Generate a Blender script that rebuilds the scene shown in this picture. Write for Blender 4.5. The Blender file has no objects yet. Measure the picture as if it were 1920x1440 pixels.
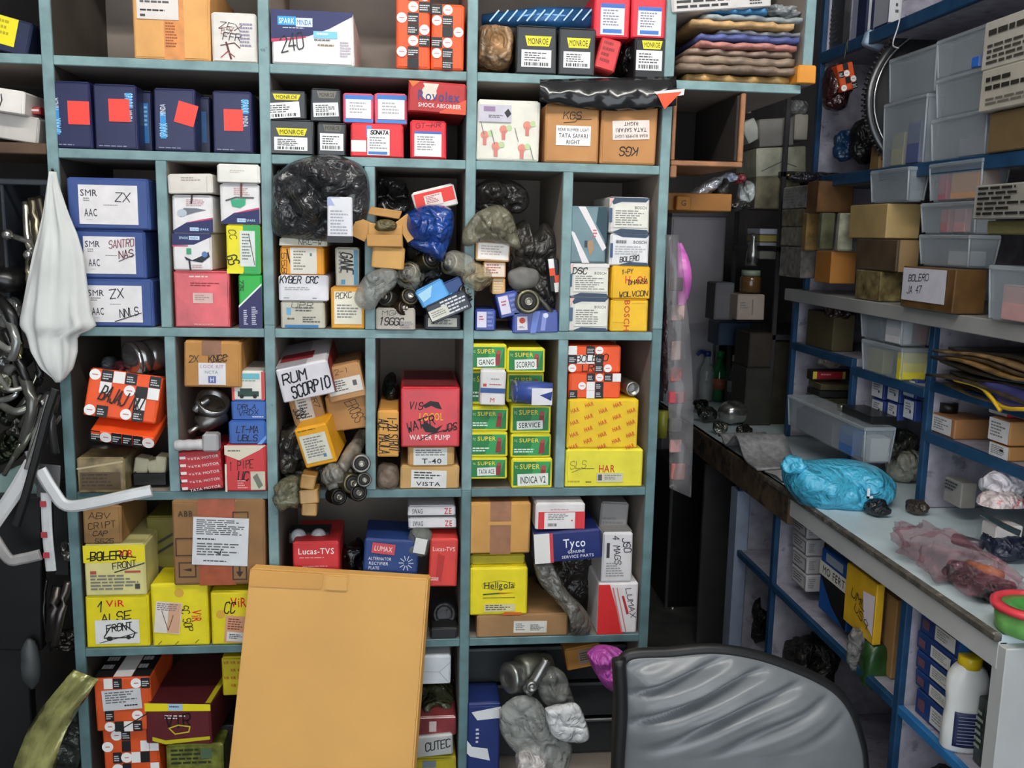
import bpy, bmesh, math, random
from mathutils import Vector, Matrix, noise
random.seed(7)
S = bpy.context.scene
COL = S.collection

# ------------------------------------------------------------------ camera
F_PX = 1760.76; CAM = Vector((0, -2.0, 1.39)); PITCH, YAW, ROLL = .1590, .1132, .0210
def cam_axes():
    cy, sy, cp, sp, cr, sr = math.cos(YAW), math.sin(YAW), math.cos(PITCH), math.sin(PITCH), math.cos(ROLL), math.sin(ROLL)
    B = Matrix(((1,0,0),(0,0,-1),(0,1,0)))
    Ry = Matrix(((cy,0,-sy),(0,1,0),(sy,0,cy))); Rx = Matrix(((1,0,0),(0,cp,-sp),(0,sp,cp))); Rz = Matrix(((cr,-sr,0),(sr,cr,0),(0,0,1)))
    return Rz @ Rx @ Ry @ B
RM = cam_axes(); RT = RM.transposed()
cd = bpy.data.cameras.new('camera'); cam = bpy.data.objects.new('camera', cd); COL.objects.link(cam)
cd.sensor_width = 36; cd.lens = F_PX/1920*36; cd.clip_start = .05
m3 = Matrix((RM[0], -RM[1], -RM[2])).transposed()
cam.matrix_world = Matrix.Translation(CAM) @ m3.to_4x4()
S.camera = cam
def ray(px, py): return RT @ Vector(((px-960)/F_PX, (py-720)/F_PX, 1))
def onY(px, py, Y): d = ray(px, py); return CAM + d*((Y-CAM.y)/d.y)
def onX(px, py, X): d = ray(px, py); return CAM + d*((X-CAM.x)/d.x)
def onZ(px, py, Z): d = ray(px, py); return CAM + d*((Z-CAM.z)/d.z)

# ------------------------------------------------------------------ light
S.view_settings.view_transform = 'Standard'; S.view_settings.look = 'None'; S.view_settings.gamma = 1
S.view_settings.use_curve_mapping = False
S.view_settings.exposure = .9
W = bpy.data.worlds.new('daylight'); S.world = W; W.use_nodes = True
W.node_tree.nodes['Background'].inputs[0].default_value = (.86, .93, 1, 1)
W.node_tree.nodes['Background'].inputs[1].default_value = 1.35
TUBE_POWER = 52.0

# ------------------------------------------------------------------ materials
MATS = {}
def lin(h):
    h = h.lstrip('#'); h = ''.join(x*2 for x in h) if len(h) == 3 else h; c = [int(h[i:i+2], 16)/255 for i in (0, 2, 4)]
    return [x/12.92 if x <= .04045 else ((x+.055)/1.055)**2.4 for x in c]
def M(h, rough=.55, metal=0, alpha=1, var=.10, scale=18, bump=0, trans=0, coat=0, wear=None):
    key = (h, rough, metal, alpha, var, scale, bump, trans, coat, wear)
    if key in MATS: return MATS[key]
    m = bpy.data.materials.new('mat_'+h.lstrip('#')); m.use_nodes = True
    nt = m.node_tree; b = nt.nodes['Principled BSDF']; c = lin(h)
    b.inputs['Roughness'].default_value = rough; b.inputs['Metallic'].default_value = metal
    b.inputs['Alpha'].default_value = alpha; b.inputs['Transmission Weight'].default_value = trans
    b.inputs['Coat Weight'].default_value = coat; b.inputs['Coat Roughness'].default_value = .15
    b.inputs['Base Color'].default_value = (*c, 1)
    if var or bump or wear:
        tc = nt.nodes.new('ShaderNodeTexCoord'); n = nt.nodes.new('ShaderNodeTexNoise')
        n.inputs['Scale'].default_value = scale; n.inputs['Detail'].default_value = 5
        nt.links.new(tc.outputs['Object'], n.inputs['Vector'])
        r = nt.nodes.new('ShaderNodeValToRGB'); r.color_ramp.elements[0].position = .3; r.color_ramp.elements[1].position = .7
        r.color_ramp.elements[0].color = (*[x*(1-var*1.6) for x in c], 1); r.color_ramp.elements[1].color = (*[min(1, x*(1+var)) for x in c], 1)
        nt.links.new(n.outputs['Fac'], r.inputs['Fac']); out = r.outputs['Color']
        if wear:
            n2 = nt.nodes.new('ShaderNodeTexNoise'); n2.inputs['Scale'].default_value = wear[1]; n2.inputs['Detail'].default_value = 8; n2.inputs['Roughness'].default_value = .7
            nt.links.new(tc.outputs['Object'], n2.inputs['Vector'])
            r2 = nt.nodes.new('ShaderNodeValToRGB'); r2.color_ramp.elements[0].position = wear[2]; r2.color_ramp.elements[1].position = wear[2]+.06
            nt.links.new(n2.outputs['Fac'], r2.inputs['Fac'])
            mx = nt.nodes.new('ShaderNodeMix'); mx.data_type = 'RGBA'
            nt.links.new(r2.outputs['Color'], mx.inputs['Factor']); nt.links.new(out, mx.inputs['A'])
            mx.inputs['B'].default_value = (*lin(wear[0]), 1); out = mx.outputs['Result']
        nt.links.new(out, b.inputs['Base Color'])
        if bump:
            bp = nt.nodes.new('ShaderNodeBump'); bp.inputs['Strength'].default_value = bump; bp.inputs['Distance'].default_value = .01
            nt.links.new(n.outputs['Fac'], bp.inputs['Height']); nt.links.new(bp.outputs['Normal'], b.inputs['Normal'])
    MATS[key] = m; return m
def paper(h): return M(h, .5, var=.06, scale=25)
def card(h): return M(h, .7, var=.10, scale=14, bump=.05)
def ink(h): return M(h, .5, var=0)
def steel(h='#8d8d8a', rough=.3): return M(h, rough, .9, var=.15, scale=30)
def poly(h, alpha=.35, rough=.18): return M(h, rough, 0, alpha, var=.05)

# ------------------------------------------------------------------ objects
def link(name, me, mats, parent=None):
    o = bpy.data.objects.new(name, me); COL.objects.link(o)
    for m in (mats if isinstance(mats, (list, tuple)) else [mats]): me.materials.append(m)
    if parent: o.parent = parent
    return o
def tag(o, label, cat, group=None, kind=None):
    if label: o['label'] = label
    if cat: o['category'] = cat
    if group: o['group'] = group
    if kind: o['kind'] = kind
    return o
def empty(name, loc=(0, 0, 0)):
    o = bpy.data.objects.new(name, None); COL.objects.link(o); o.location = loc; o.empty_display_size = .05; return o
def fin(bm, name, smooth=False):
    me = bpy.data.meshes.new(name); bm.normal_update(); bm.to_mesh(me); bm.free()
    if smooth:
        me.polygons.foreach_set('use_smooth', [True]*len(me.polygons))
    return me
def boxbm(bm, x0, y0, z0, x1, y1, z1, bev=0, jit=0, rng=random):
    vs = [bm.verts.new((x+rng.uniform(-jit, jit), y+rng.uniform(-jit, jit), z+(rng.uniform(-jit, 0) if z == z1 else 0)))
          for z in (z0, z1) for y in (y0, y1) for x in (x0, x1)]
    fs = [(0,2,3,1),(4,5,7,6),(0,1,5,4),(1,3,7,5),(3,2,6,7),(2,0,4,6)]
    ff = [bm.faces.new([vs[i] for i in f]) for f in fs]
    if bev:
        es = {e for f in ff for e in f.edges}
        bmesh.ops.bevel(bm, geom=list(es), offset=bev, segments=1, affect='EDGES', clamp_overlap=True)
def slab(name, x0, y0, z0, x1, y1, z1, mat, parent=None, bev=.002):
    bm = bmesh.new(); boxbm(bm, min(x0,x1), min(y0,y1), min(z0,z1), max(x0,x1), max(y0,y1), max(z0,z1), bev)
    return link(name, fin(bm, name), mat, parent)
def struct(o): o['kind'] = 'structure'; return o

# ------------------------------------------------------------------ lettering
GLY = {}
def glyph(ch):
    if ch not in GLY:
        cu = bpy.data.curves.new('g', 'FONT'); cu.body = ch; cu.size = 1; cu.resolution_u = 2; cu.offset = 0 if ch == 'M' else .01
        o = bpy.data.objects.new('g', cu); me = o.to_mesh()
        vs = [(v.co.x, v.co.y) for v in me.vertices]; fs = [tuple(p.vertices) for p in me.polygons]
        w = (max(v[0] for v in vs) if vs else .3) + .07
        o.to_mesh_clear(); bpy.data.objects.remove(o); bpy.data.curves.remove(cu); GLY[ch] = (vs, fs, w)
    return GLY[ch]
PEN = {'A':'00 26 40|12 32','B':'00 06 36 45 44 33 03|33 42 41 30 00','C':'45 36 16 05 01 10 30 41','D':'00 06 26 44 42 20 00','E':'46 06 00 40|03 33','F':'46 06 00|03 33',
'G':'45 36 16 05 01 10 30 41 43 23','H':'06 00|46 40|03 43','I':'26 20','J':'46 41 30 10 01','K':'06 00|46 02|23 40','L':'06 00 40','M':'00 06 23 46 40','N':'00 06 40 46',
'O':'16 36 45 41 30 10 01 05 16','P':'00 06 36 45 44 33 03','Q':'16 36 45 41 30 10 01 05 16|22 40','R':'00 06 36 45 44 33 03|23 40','S':'45 36 16 05 04 13 33 42 41 30 10 01',
'T':'06 46|26 20','U':'06 01 10 30 41 46','V':'06 20 46','W':'06 10 23 30 46','X':'06 40|00 46','Y':'06 23 46|23 20','Z':'06 46 00 40','0':'16 36 45 41 30 10 01 05 16',
'1':'15 26 20','2':'05 16 36 45 44 00 40','3':'05 16 36 45 44 33 42 41 30 10 01|33 13','4':'30 36 02 42','5':'46 06 03 33 42 41 30 10 01','6':'36 03 01 10 30 41 42 33 03','7':'06 46 10',
'8':'13 04 05 16 36 45 44 33 13 02 01 10 30 41 42 33','9':'43 13 04 05 16 36 45 43 40','-':'03 43','_':'00 40','/':'00 46',' ':'','.':'20 21','~':'02 13 22 43','*':'00 46|06 40|03 43|26 20'}
class Print:                      # flat print on one face; u right, v down, 0..1
    def __init__(s, w, h): s.w, s.h = w, h; s.v = []; s.f = []; s.mi = []; s.mats = []; s.z = .0006
    def m(s, c):
        k = ink(c)
        if k not in s.mats: s.mats.append(k)
        return s.mats.index(k)
    def poly(s, pts, c, adv=True):
        i = len(s.v); s.v += [(x, y, s.z) for x, y in pts]; s.f.append(tuple(range(i, i+len(pts)))); s.mi.append(s.m(c))
        if adv: s.z += .00012
    def do(s, q, rng):
        k, c = q[0], q[1]; w, h = s.w, s.h
        if k == 'r': u0, v0, u1, v1 = q[2:6]; s.poly([(u0*w, -v1*h), (u1*w, -v1*h), (u1*w, -v0*h), (u0*w, -v0*h)], c)
        elif k == 'd':
            cu, cv, r = q[2:5]; r *= h; kx = q[5] if len(q) > 5 else 1
            s.poly([(cu*w+r*kx*math.cos(a*math.tau/20), -cv*h+r*math.sin(a*math.tau/20)) for a in range(20)], c)
        elif k == 'p': s.poly([(u*w, -v*h) for u, v in reversed(q[2])] if area(q[2]) > 0 else [(u*w, -v*h) for u, v in q[2]], c)
        elif k == 'l':
            u0, v0, u1, v1, n = q[2:7]; st = (v1-v0)/n
            for i in range(n):
                a = v0+i*st; e = u0+(u1-u0)*rng.uniform(.55, 1); x = u0
                while x < e:
                    b = min(e, x+(u1-u0)*rng.uniform(.08, .22)); s.poly([(x*w, -(a+st*.5)*h), (b*w, -(a+st*.5)*h), (b*w, -a*h), (x*w, -a*h)], c, False); x = b+(u1-u0)*.03
            s.z += .00012
        elif k == 'b':
            u0, v0, u1, v1 = q[2:6]; x = u0
            while x < u1:
                b = min(u1, x+(u1-u0)*rng.choice((.02, .04, .06))); s.poly([(x*w, -v1*h), (b*w, -v1*h), (b*w, -v0*h), (x*w, -v0*h)], c, False); x = b+(u1-u0)*rng.choice((.02, .03, .05))
            s.z += .00012
        elif k == 't':
            txt, u, v, th = q[2:6]; wl = q[6] if len(q) > 6 else None; rot = math.radians(q[7]) if len(q) > 7 else 0
            size = th*h/.72; adv = [glyph(ch)[2] if ch != ' ' else .35 for ch in txt]; tw = sum(adv)*size; sx = 1
            if wl: sx = wl*w/tw
            x = -tw*sx/2; mi = s.m(c); ca, sa = math.cos(rot), math.sin(rot)
            for ch, a in zip(txt, adv):
                if ch != ' ':
                    vs, fs, _ = glyph(ch); i = len(s.v)
                    for gx, gy in vs:
                        X = x+gx*size*sx; Y = (gy-.36)*size
                        s.v.append((u*w+X*ca+Y*sa, -v*h-X*sa+Y*ca, s.z))
                    for f in fs: s.f.append(tuple(i+j for j in f)); s.mi.append(mi)
                x += a*size*sx
            s.z += .00012
        elif k == 'h':            # marker handwriting
            txt, u, v, th, tw = q[2:7]; rot = math.radians(q[7]) if len(q) > 7 else 0; pw = (q[8] if len(q) > 8 else .13)*th*h
            n = len(txt); cw = tw*w/n; ca, sa = math.cos(rot), math.sin(rot)
            for k2, ch in enumerate(txt.upper()):
                for st in PEN.get(ch, '03 43').split('|'):
                    pts = []
                    for pq in st.split():
                        X = -tw*w/2+(k2+int(pq[0])/4*.78+.1)*cw+rng.uniform(-.05, .05)*cw; Y = (int(pq[1])/6-.5)*th*h+rng.uniform(-.05, .05)*th*h; X += Y*.15
                        pts.append(Vector((u*w+X*ca+Y*sa, -v*h-X*sa+Y*ca)))
                    s.stroke(pts, pw, c)
            s.z += .00012
        elif k == 's': s.stroke([Vector((u*w, -v*h)) for u, v in q[2]], q[3]*h, c); s.z += .00012
    def stroke(s, pts, pw, c):
        for a, b in zip(pts, pts[1:]):
            d = b-a
            if d.length < 1e-6: continue
            d.normalize(); n = Vector((-d.y, d.x))*pw/2; e = d*pw*.4
            s.poly([tuple(a-e-n), tuple(b+e-n), tuple(b+e+n), tuple(a-e+n)], c, False)
    def mesh(s, name):
        me = bpy.data.meshes.new(name); me.from_pydata(s.v, [], s.f); me.polygons.foreach_set('material_index', s.mi); me.update(); return me
def area(p): return sum(a[0]*b[1]-b[0]*a[1] for a, b in zip(p, p[1:]+p[:1]))
def r(c, *a): return ('r', c, *a)
def d(c, *a): return ('d', c, *a)
def p(c, pts): return ('p', c, pts)
def t(c, txt, *a): return ('t', c, txt, *a)
def hw(c, txt, *a): return ('h', c, txt, *a)
def ln(c, *a): return ('l', c, *a)
def bc(c, *a): return ('b', c, *a)
def sk(c, pts, wd): return ('s', c, pts, wd)
def st(c, u0, v0, u1, v1, sub=(), rot=0, name='paper_label'): return ('st', c, u0, v0, u1, v1, sub, rot, name)
def add_print(parent, frame, w, h, items, rng, nm='printed_design', base=.0):
    pr = Print(w, h); pr.z += base
    flat = [q for q in items if q[0] != 'st']
    if len(flat) <= 4 and all(q[0] in 'rpds' for q in flat):
        for i, q in enumerate(flat):
            p1 = Print(w, h); p1.z += base+i*.0002; p1.do(q, rng); pr.z = p1.z; o = link('printed_patch', p1.mesh('printed_patch'), p1.mats, parent); o.matrix_local = frame
        flat = []
    for q in flat: pr.do(q, rng)
    if pr.f and len(pr.f) <= 6:
        for f_, mi_ in zip(pr.f, pr.mi):
            me = bpy.data.meshes.new('printed_patch'); me.from_pydata([pr.v[i] for i in f_], [], [tuple(range(len(f_)))]); me.update(); o = link('printed_patch', me, pr.mats[mi_], parent); o.matrix_local = frame
    elif pr.f:
        o = link(nm, pr.mesh(nm), pr.mats, parent); o.matrix_local = frame
    for q in items:
        if q[0] == 'st':
            _, c, u0, v0, u1, v1, sub, rot, name = q; sw, sh = (u1-u0)*w, (v1-v0)*h
            bm = bmesh.new(); boxbm(bm, 0, -sh, 0, sw, 0, .0006); so = link(name, fin(bm, name), paper(c), parent)
            ctr = Matrix.Translation(((u0+u1)/2*w, -(v0+v1)/2*h, pr.z+.0002))
            so.matrix_local = frame @ ctr @ Matrix.Rotation(math.radians(-rot), 4, 'Z') @ Matrix.Translation((-sw/2, sh/2, 0))
            if sub:
                p2 = Print(sw, sh); p2.z = .0008
                for s2 in sub: p2.do(s2, rng)
                if p2.f: link('lettering', p2.mesh('lettering'), p2.mats, so)
def frame(face, w, dp, h):
    def mk(o, u, vup, n): 
        m = Matrix.Identity(4)
        for i in range(3): m[i][0], m[i][1], m[i][2], m[i][3] = u[i], vup[i], n[i], o[i]
        return m
    return {'F': (mk((-w/2, -dp/2, h), (1,0,0), (0,0,1), (0,-1,0)), w, h), 'L': (mk((-w/2, dp/2, h), (0,-1,0), (0,0,1), (-1,0,0)), dp, h),
            'R': (mk((w/2, -dp/2, h), (0,1,0), (0,0,1), (1,0,0)), dp, h), 'T': (mk((-w/2, dp/2, h), (1,0,0), (0,1,0), (0,0,1)), w, dp)}[face]

# ------------------------------------------------------------------ generic carton
SUP = []                           # support surfaces (x0, x1, y0, y1, z)
def snap(x0, x1, y0, y1, z, tol=.02):
    best = None
    for a, b, c, e, s in SUP:
        if min(x1, b)-max(x0, a) > .3*min(x1-x0, b-a) and min(y1, e)-max(y0, c) > .2*min(y1-y0, e-c) and abs(s-z) < tol:
            if best is None or s > best: best = s
    return best
def carton(name, label, cat, ctr, w, dp, h, mat, prints=None, rot=0, yaw=0, tilt=0, group=None, flap=True, bev=.0025, jit=.0012, tape=None, lid=None):
    rng = random.Random(label)
    bm = bmesh.new(); boxbm(bm, -w/2, -dp/2, 0, w/2, dp/2, h, min(bev, .1*min(w, h)), jit, rng)
    o = link(name, fin(bm, name), mat); o.location = ctr
    R = Matrix.Rotation(math.radians(yaw), 4, 'Z') @ Matrix.Rotation(math.radians(rot), 4, 'Y') @ Matrix.Rotation(math.radians(tilt), 4, 'X')
    mid = Vector((0, 0, h/2)); o.matrix_world = Matrix.Translation(Vector(ctr)+mid) @ R @ Matrix.Translation(-mid)
    base = 0
    if flap:
        e = min(.004, w*.06); bm = bmesh.new(); boxbm(bm, -w/2+e, -dp/2-.0016, h*.03, w/2-e, -dp/2+.001, h*.965, .0006)
        link('end_flap', fin(bm, 'end_flap'), mat, o); base = .0016
        bm = bmesh.new(); boxbm(bm, -w/2+e, -dp/2+.003, h-.003, w/2-e, dp/2-.003, h+.0012, .0006)
        link('top_flap', fin(bm, 'top_flap'), mat, o)
    if tape:
        c, a, b, v0, v1 = tape; bm = bmesh.new(); boxbm(bm, (a-.5)*w, -dp/2-.0022, h*(1-v1), (b-.5)*w, -dp/2, h*(1-v0)); boxbm(bm, (a-.5)*w, -dp/2, h, (b-.5)*w, dp/2, h+.0018)
        link('tape', fin(bm, 'tape'), M(c, .3, var=.15, scale=40), o); base = .0022
    if lid:
        bm = bmesh.new(); boxbm(bm, -w/2-.0025, -dp/2-.0025, h*(1-lid[1]), w/2+.0025, dp/2+.0025, h+.002, .001); link('lid', fin(bm, 'lid'), M(lid[0], .5), o); base = .0025
    if prints:
        if not isinstance(prints, dict): prints = {'F': prints}
        for fc, it in prints.items():
            fr, fw, fh = frame(fc, w, dp, h); add_print(o, fr, fw, fh, it, rng, base=base if fc == 'F' else .0014)
    tag(o, label, cat, group); return o
def bx(name, label, x0, y0, x1, y1, Y, dp, mat, prints=None, cat='box', rest=True, **k):
    """front face seen at pixels x0,y0..x1,y1 standing at depth plane Y, running dp back"""
    if isinstance(mat, str): mat = paper(mat)
    xm, ym = (x0+x1)/2, (y0+y1)/2
    a, b = onY(x0, ym, Y), onY(x1, ym, Y); tp, bt = onY(xm, y0, Y), onY(xm, y1, Y)
    w, z0, z1, xc = b.x-a.x-.0015, bt.z, tp.z, (a.x+b.x)/2
    if rest and not k.get('rot') and not k.get('tilt'):
        s = snap(xc-w/2, xc+w/2, Y, Y+dp, z0)
        if s is not None: z0 = s+.0008
    SUP.append((xc-w/2, xc+w/2, Y, Y+dp, z1))
    return carton(name, label, cat, (xc, Y+dp/2, z0), w, dp, z1-z0-.0008, mat, prints, **k)
def bxr(name, label, x0, xc, x1, yt, yb, X, mat, prints=None, cat='box', rest=True, **k):
    """box on the right hand shelving: near vertical edge at pixel xc on plane X, -X face x0..xc, -Y face xc..x1"""
    if isinstance(mat, str): mat = paper(mat)
    tp, bt = onX(xc, yt, X), onX(xc, yb, X); Yn = (tp.y+bt.y)/2
    far = onX(x0, (yt+yb)/2, X).y; Xr = onY(x1, (yt+yb)/2, Yn).x
    dp = max(.02, far-Yn); w = max(.02, Xr-X); z0 = bt.z
    if rest and not k.get('rot') and not k.get('tilt'):
        s = snap(X, X+w, Yn, Yn+dp, z0, .03)
        if s is not None: z0 = s+.0008
    SUP.append((X, X+w, Yn, Yn+dp, tp.z)); k.setdefault('flap', False)
    return carton(name, label, cat, (X+w/2, Yn+dp/2, z0), w, dp, tp.z-z0-.0008, mat, prints, **k)

CRK = {}
def crinkle(m):                    # same material with creased-film relief
    if m not in CRK:
        c = m.copy(); nt = c.node_tree; b = nt.nodes['Principled BSDF']; tc = nt.nodes.new('ShaderNodeTexCoord')
        prev = None
        for sc, k in ((13, 1.0), (31, .45)):
            n = nt.nodes.new('ShaderNodeTexNoise'); n.inputs['Scale'].default_value = sc; n.inputs['Detail'].default_value = 1; n.inputs['Distortion'].default_value = 1.5
            nt.links.new(tc.outputs['Object'], n.inputs['Vector'])
            s1 = nt.nodes.new('ShaderNodeMath'); s1.operation = 'SUBTRACT'; s1.inputs[1].default_value = .5; nt.links.new(n.outputs['Fac'], s1.inputs[0])
            s2 = nt.nodes.new('ShaderNodeMath'); s2.operation = 'ABSOLUTE'; nt.links.new(s1.outputs[0], s2.inputs[0])
            ad = nt.nodes.new('ShaderNodeMath'); ad.operation = 'MULTIPLY_ADD'; ad.inputs[1].default_value = k; nt.links.new(s2.outputs[0], ad.inputs[0]); ad.inputs[2].default_value = 0
            if prev: nt.links.new(prev.outputs[0], ad.inputs[2])
            prev = ad
        bp = nt.nodes.new('ShaderNodeBump'); bp.inputs['Strength'].default_value = .8; bp.inputs['Distance'].default_value = .03
        nt.links.new(ad.outputs[0], bp.inputs['Height']); nt.links.new(bp.outputs['Normal'], b.inputs['Normal']); CRK[m] = c
    return CRK[m]
# ------------------------------------------------------------------ organic shapes
def blob(name, label, cat, x0, y0, x1, y1, Y, dp, mat, amp=.22, fq=2.0, seed=0, sub=4, sq=2.6, rest=True, rot=0, group=None, parent=None, drape=None, flat=False):
    Yc = Y+dp/2; xm, ym = (x0+x1)/2, (y0+y1)/2
    a, b = onY(x0, ym, Y+dp*.3), onY(x1, ym, Y+dp*.3); tp, bt = onY(xm, y0, Y+dp*.3), onY(xm, y1, Y+dp*.3)
    rx, rz, ry = (b.x-a.x)/2, (tp.z-bt.z)/2, dp/2
    c = Vector(((a.x+b.x)/2, Yc, (tp.z+bt.z)/2))
    s = snap(c.x-rx, c.x+rx, Y, Y+dp, bt.z, .03) if rest and not parent else None
    return lump(name, label, cat, c, (rx, ry, rz), mat, amp, fq, seed, sub, sq, (s-c.z+.0005) if s is not None else None, rot, group, parent, flat)
def lump(name, label, cat, c, rad, mat, amp=.22, fq=2.0, seed=0, sub=4, sq=2.6, zmin=None, rot=0, group=None, parent=None, flat=False, axis='Y'):
    rx, ry, rz = rad; mat = crinkle(mat) if amp >= .2 else mat; bm = bmesh.new(); bmesh.ops.create_icosphere(bm, subdivisions=sub, radius=1)
    off = Vector((seed*3.7, seed*1.3, -seed*2.1)); mn = min(rx, rz, max(ry, .4*min(rx, rz)))
    rm = Matrix.Rotation(math.radians(rot), 3, axis)
    for v in bm.verts:
        n = v.co.normalized(); k = 1/((abs(n.x)**sq+abs(n.y)**sq+abs(n.z)**sq)**(1/sq))
        q = Vector((n.x*rx, n.y*ry, n.z*rz))/mn
        e = noise.ridged_multi_fractal(q*fq*.36+off, 1.0, 2.1, 2, 1.0, 2.0) if amp > 0 else 0
        e2 = noise.noise(q*.9+off)
        f = k*(1-abs(amp)*.6+amp*.6*(e-.9)+amp*1.2*e2)
        w = rm @ Vector((n.x*rx*f, n.y*ry*f, n.z*rz*f))
        if zmin is not None and w.z < zmin: w.z = zmin
        v.co = w
    o = link(name, fin(bm, name, not flat), mat, parent); o.location = c
    if label: tag(o, label, cat, group)
    return o
def tubebm(bm, pts, rad, n=10, cap=True):
    pts = [Vector(q) for q in pts]; rings = []
    up = Vector((0, 0, 1))
    for i, q in enumerate(pts):
        dd = (pts[min(i+1, len(pts)-1)]-pts[max(i-1, 0)]).normalized()
        a = dd.cross(up if abs(dd.z) < .9 else Vector((1, 0, 0))).normalized(); b = dd.cross(a)
        rr = rad[i] if isinstance(rad, (list, tuple)) else rad
        rings.append([bm.verts.new(q+(a*math.cos(k*math.tau/n)+b*math.sin(k*math.tau/n))*rr) for k in range(n)])
    for A, B in zip(rings, rings[1:]):
        for k in range(n): bm.faces.new((A[k], A[(k+1) % n], B[(k+1) % n], B[k]))
    if cap: bm.faces.new(rings[0][::-1]); bm.faces.new(rings[-1])
def curve_pts(pts, n=6):
    pts = [Vector(q) for q in pts]
    if len(pts) < 3: return pts
    out = []
    for i in range(len(pts)-1):
        p0, p1, p2, p3 = pts[max(i-1, 0)], pts[i], pts[i+1], pts[min(i+2, len(pts)-1)]
        for k in range(n):
            s = k/n; out.append(.5*((2*p1)+(p2-p0)*s+(2*p0-5*p1+4*p2-p3)*s*s+(3*p1-p0-3*p2+p3)*s**3))
    return out+[pts[-1]]
def rod(name, label, cat, pix, rad, mat, group=None, parent=None, smooth=True, raw=False, curved=True):
    pts = [Vector(q) if raw else onY(*q) for q in pix]; pts = curve_pts(pts) if curved else pts
    o0 = pts[0].copy() if not parent else Vector((0, 0, 0))
    if isinstance(rad, (list, tuple)): rad = [rad[min(int(i*len(rad)/len(pts)), len(rad)-1)] for i in range(len(pts))]
    bm = bmesh.new(); tubebm(bm, [q-o0 for q in pts], rad); bmesh.ops.recalc_face_normals(bm, faces=bm.faces)
    o = link(name, fin(bm, name, smooth), mat, parent); o.location = o0
    if label: tag(o, label, cat, group)
    return o
def strip(name, label, cat, pts, width, thick, mat, nrm=(0, -1, 0), group=None):
    """flat moulding swept along world points"""
    pts = curve_pts(pts, 5); o0 = pts[0].copy(); nrm = Vector(nrm); bm = bmesh.new(); rings = []
    for i, q in enumerate(pts):
        dd = (pts[min(i+1, len(pts)-1)]-pts[max(i-1, 0)]).normalized(); a = dd.cross(nrm).normalized()*width/2; b = nrm.normalized()*thick/2
        rings.append([bm.verts.new(q-o0+x) for x in (a+b*.4, a*.6+b, -a*.6+b, -a+b*.4, -a-b*.6, a-b*.6)])
    for A, B in zip(rings, rings[1:]):
        for k in range(6): bm.faces.new((A[k], A[(k+1) % 6], B[(k+1) % 6], B[k]))
    bm.faces.new(rings[0][::-1]); bm.faces.new(rings[-1]); bmesh.ops.recalc_face_normals(bm, faces=bm.faces)
    o = link(name, fin(bm, name, False), mat); o.location = o0; tag(o, label, cat, group); return o
def lathe(name, label, cat, c, axis, prof, mat, n=28, group=None, parent=None, smooth=True):
    """prof: (along axis, radius) list; axis points to the viewer side"""
    bm = bmesh.new(); rings = []
    for h, rr in prof: rings.append([bm.verts.new((rr*math.cos(k*math.tau/n), rr*math.sin(k*math.tau/n), h)) for k in range(n)])
    for A, B in zip(rings, rings[1:]):
        for k in range(n): bm.faces.new((A[k], A[(k+1) % n], B[(k+1) % n], B[k]))
    if prof[0] != prof[-1]: bm.faces.new(rings[0][::-1]); bm.faces.new(rings[-1])
    bmesh.ops.recalc_face_normals(bm, faces=bm.faces)
    me = fin(bm, name, False); me.polygons.foreach_set('use_smooth', [smooth and len(q.vertices) == 4 for q in me.polygons])
    o = link(name, me, mat, parent); q = Vector(axis).normalized().to_track_quat('Z', 'Y')
    o.matrix_local = Matrix.Translation(c) @ q.to_matrix().to_4x4()
    if label: tag(o, label, cat, group)
    return o
def bushing(label, px, py, Y, axis, R, L, col='#6d665c', group=None):
    """rubber and steel suspension bushing: outer sleeve, rubber ring, steel core"""
    c = onY(px, py, Y); e = empty('bushing', c); q = Vector(axis).normalized()
    lathe('outer_sleeve', None, None, q*(-L/2), axis, [(0, R*.8), (0, R*.95), (.003, R), (L-.003, R), (L, R*.95), (L, R*.72), (L-.004, R*.7)], steel(col, .4), parent=e)
    lathe('rubber_ring', None, None, q*(-L/2), axis, [(0, R*.6), (L*.98, R*.7), (L*.98+.002, R*.6), (L*.98, R*.42)], M('#1d1c1a', .6), parent=e)
    lathe('steel_core', None, None, q*(-L*.6), axis, [(0, R*.34), (L*1.2, R*.34), (L*1.2, R*.2), (L*1.1, R*.18)], steel('#a39d90', .3), parent=e)
    tag(e, label, 'car part', group); return e
def sheet(name, label, cat, grid, thick, mat, group=None, parent=None, smooth=True):
    """grid[i][j] of world points -> closed thin sheet"""
    o0 = Vector(grid[0][0]) if not parent else Vector((0, 0, 0)); bm = bmesh.new()
    V = [[bm.verts.new(Vector(q)-o0) for q in row] for row in grid]
    for A, B in zip(V, V[1:]):
        for k in range(len(A)-1): bm.faces.new((A[k], A[k+1], B[k+1], B[k]))
    bm.normal_update(); g = bmesh.ops.solidify(bm, geom=bm.faces[:], thickness=thick)
    bmesh.ops.recalc_face_normals(bm, faces=bm.faces)
    o = link(name, fin(bm, name, smooth), mat, parent); o.location = o0
    if label: tag(o, label, cat, group)
    return o
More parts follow.
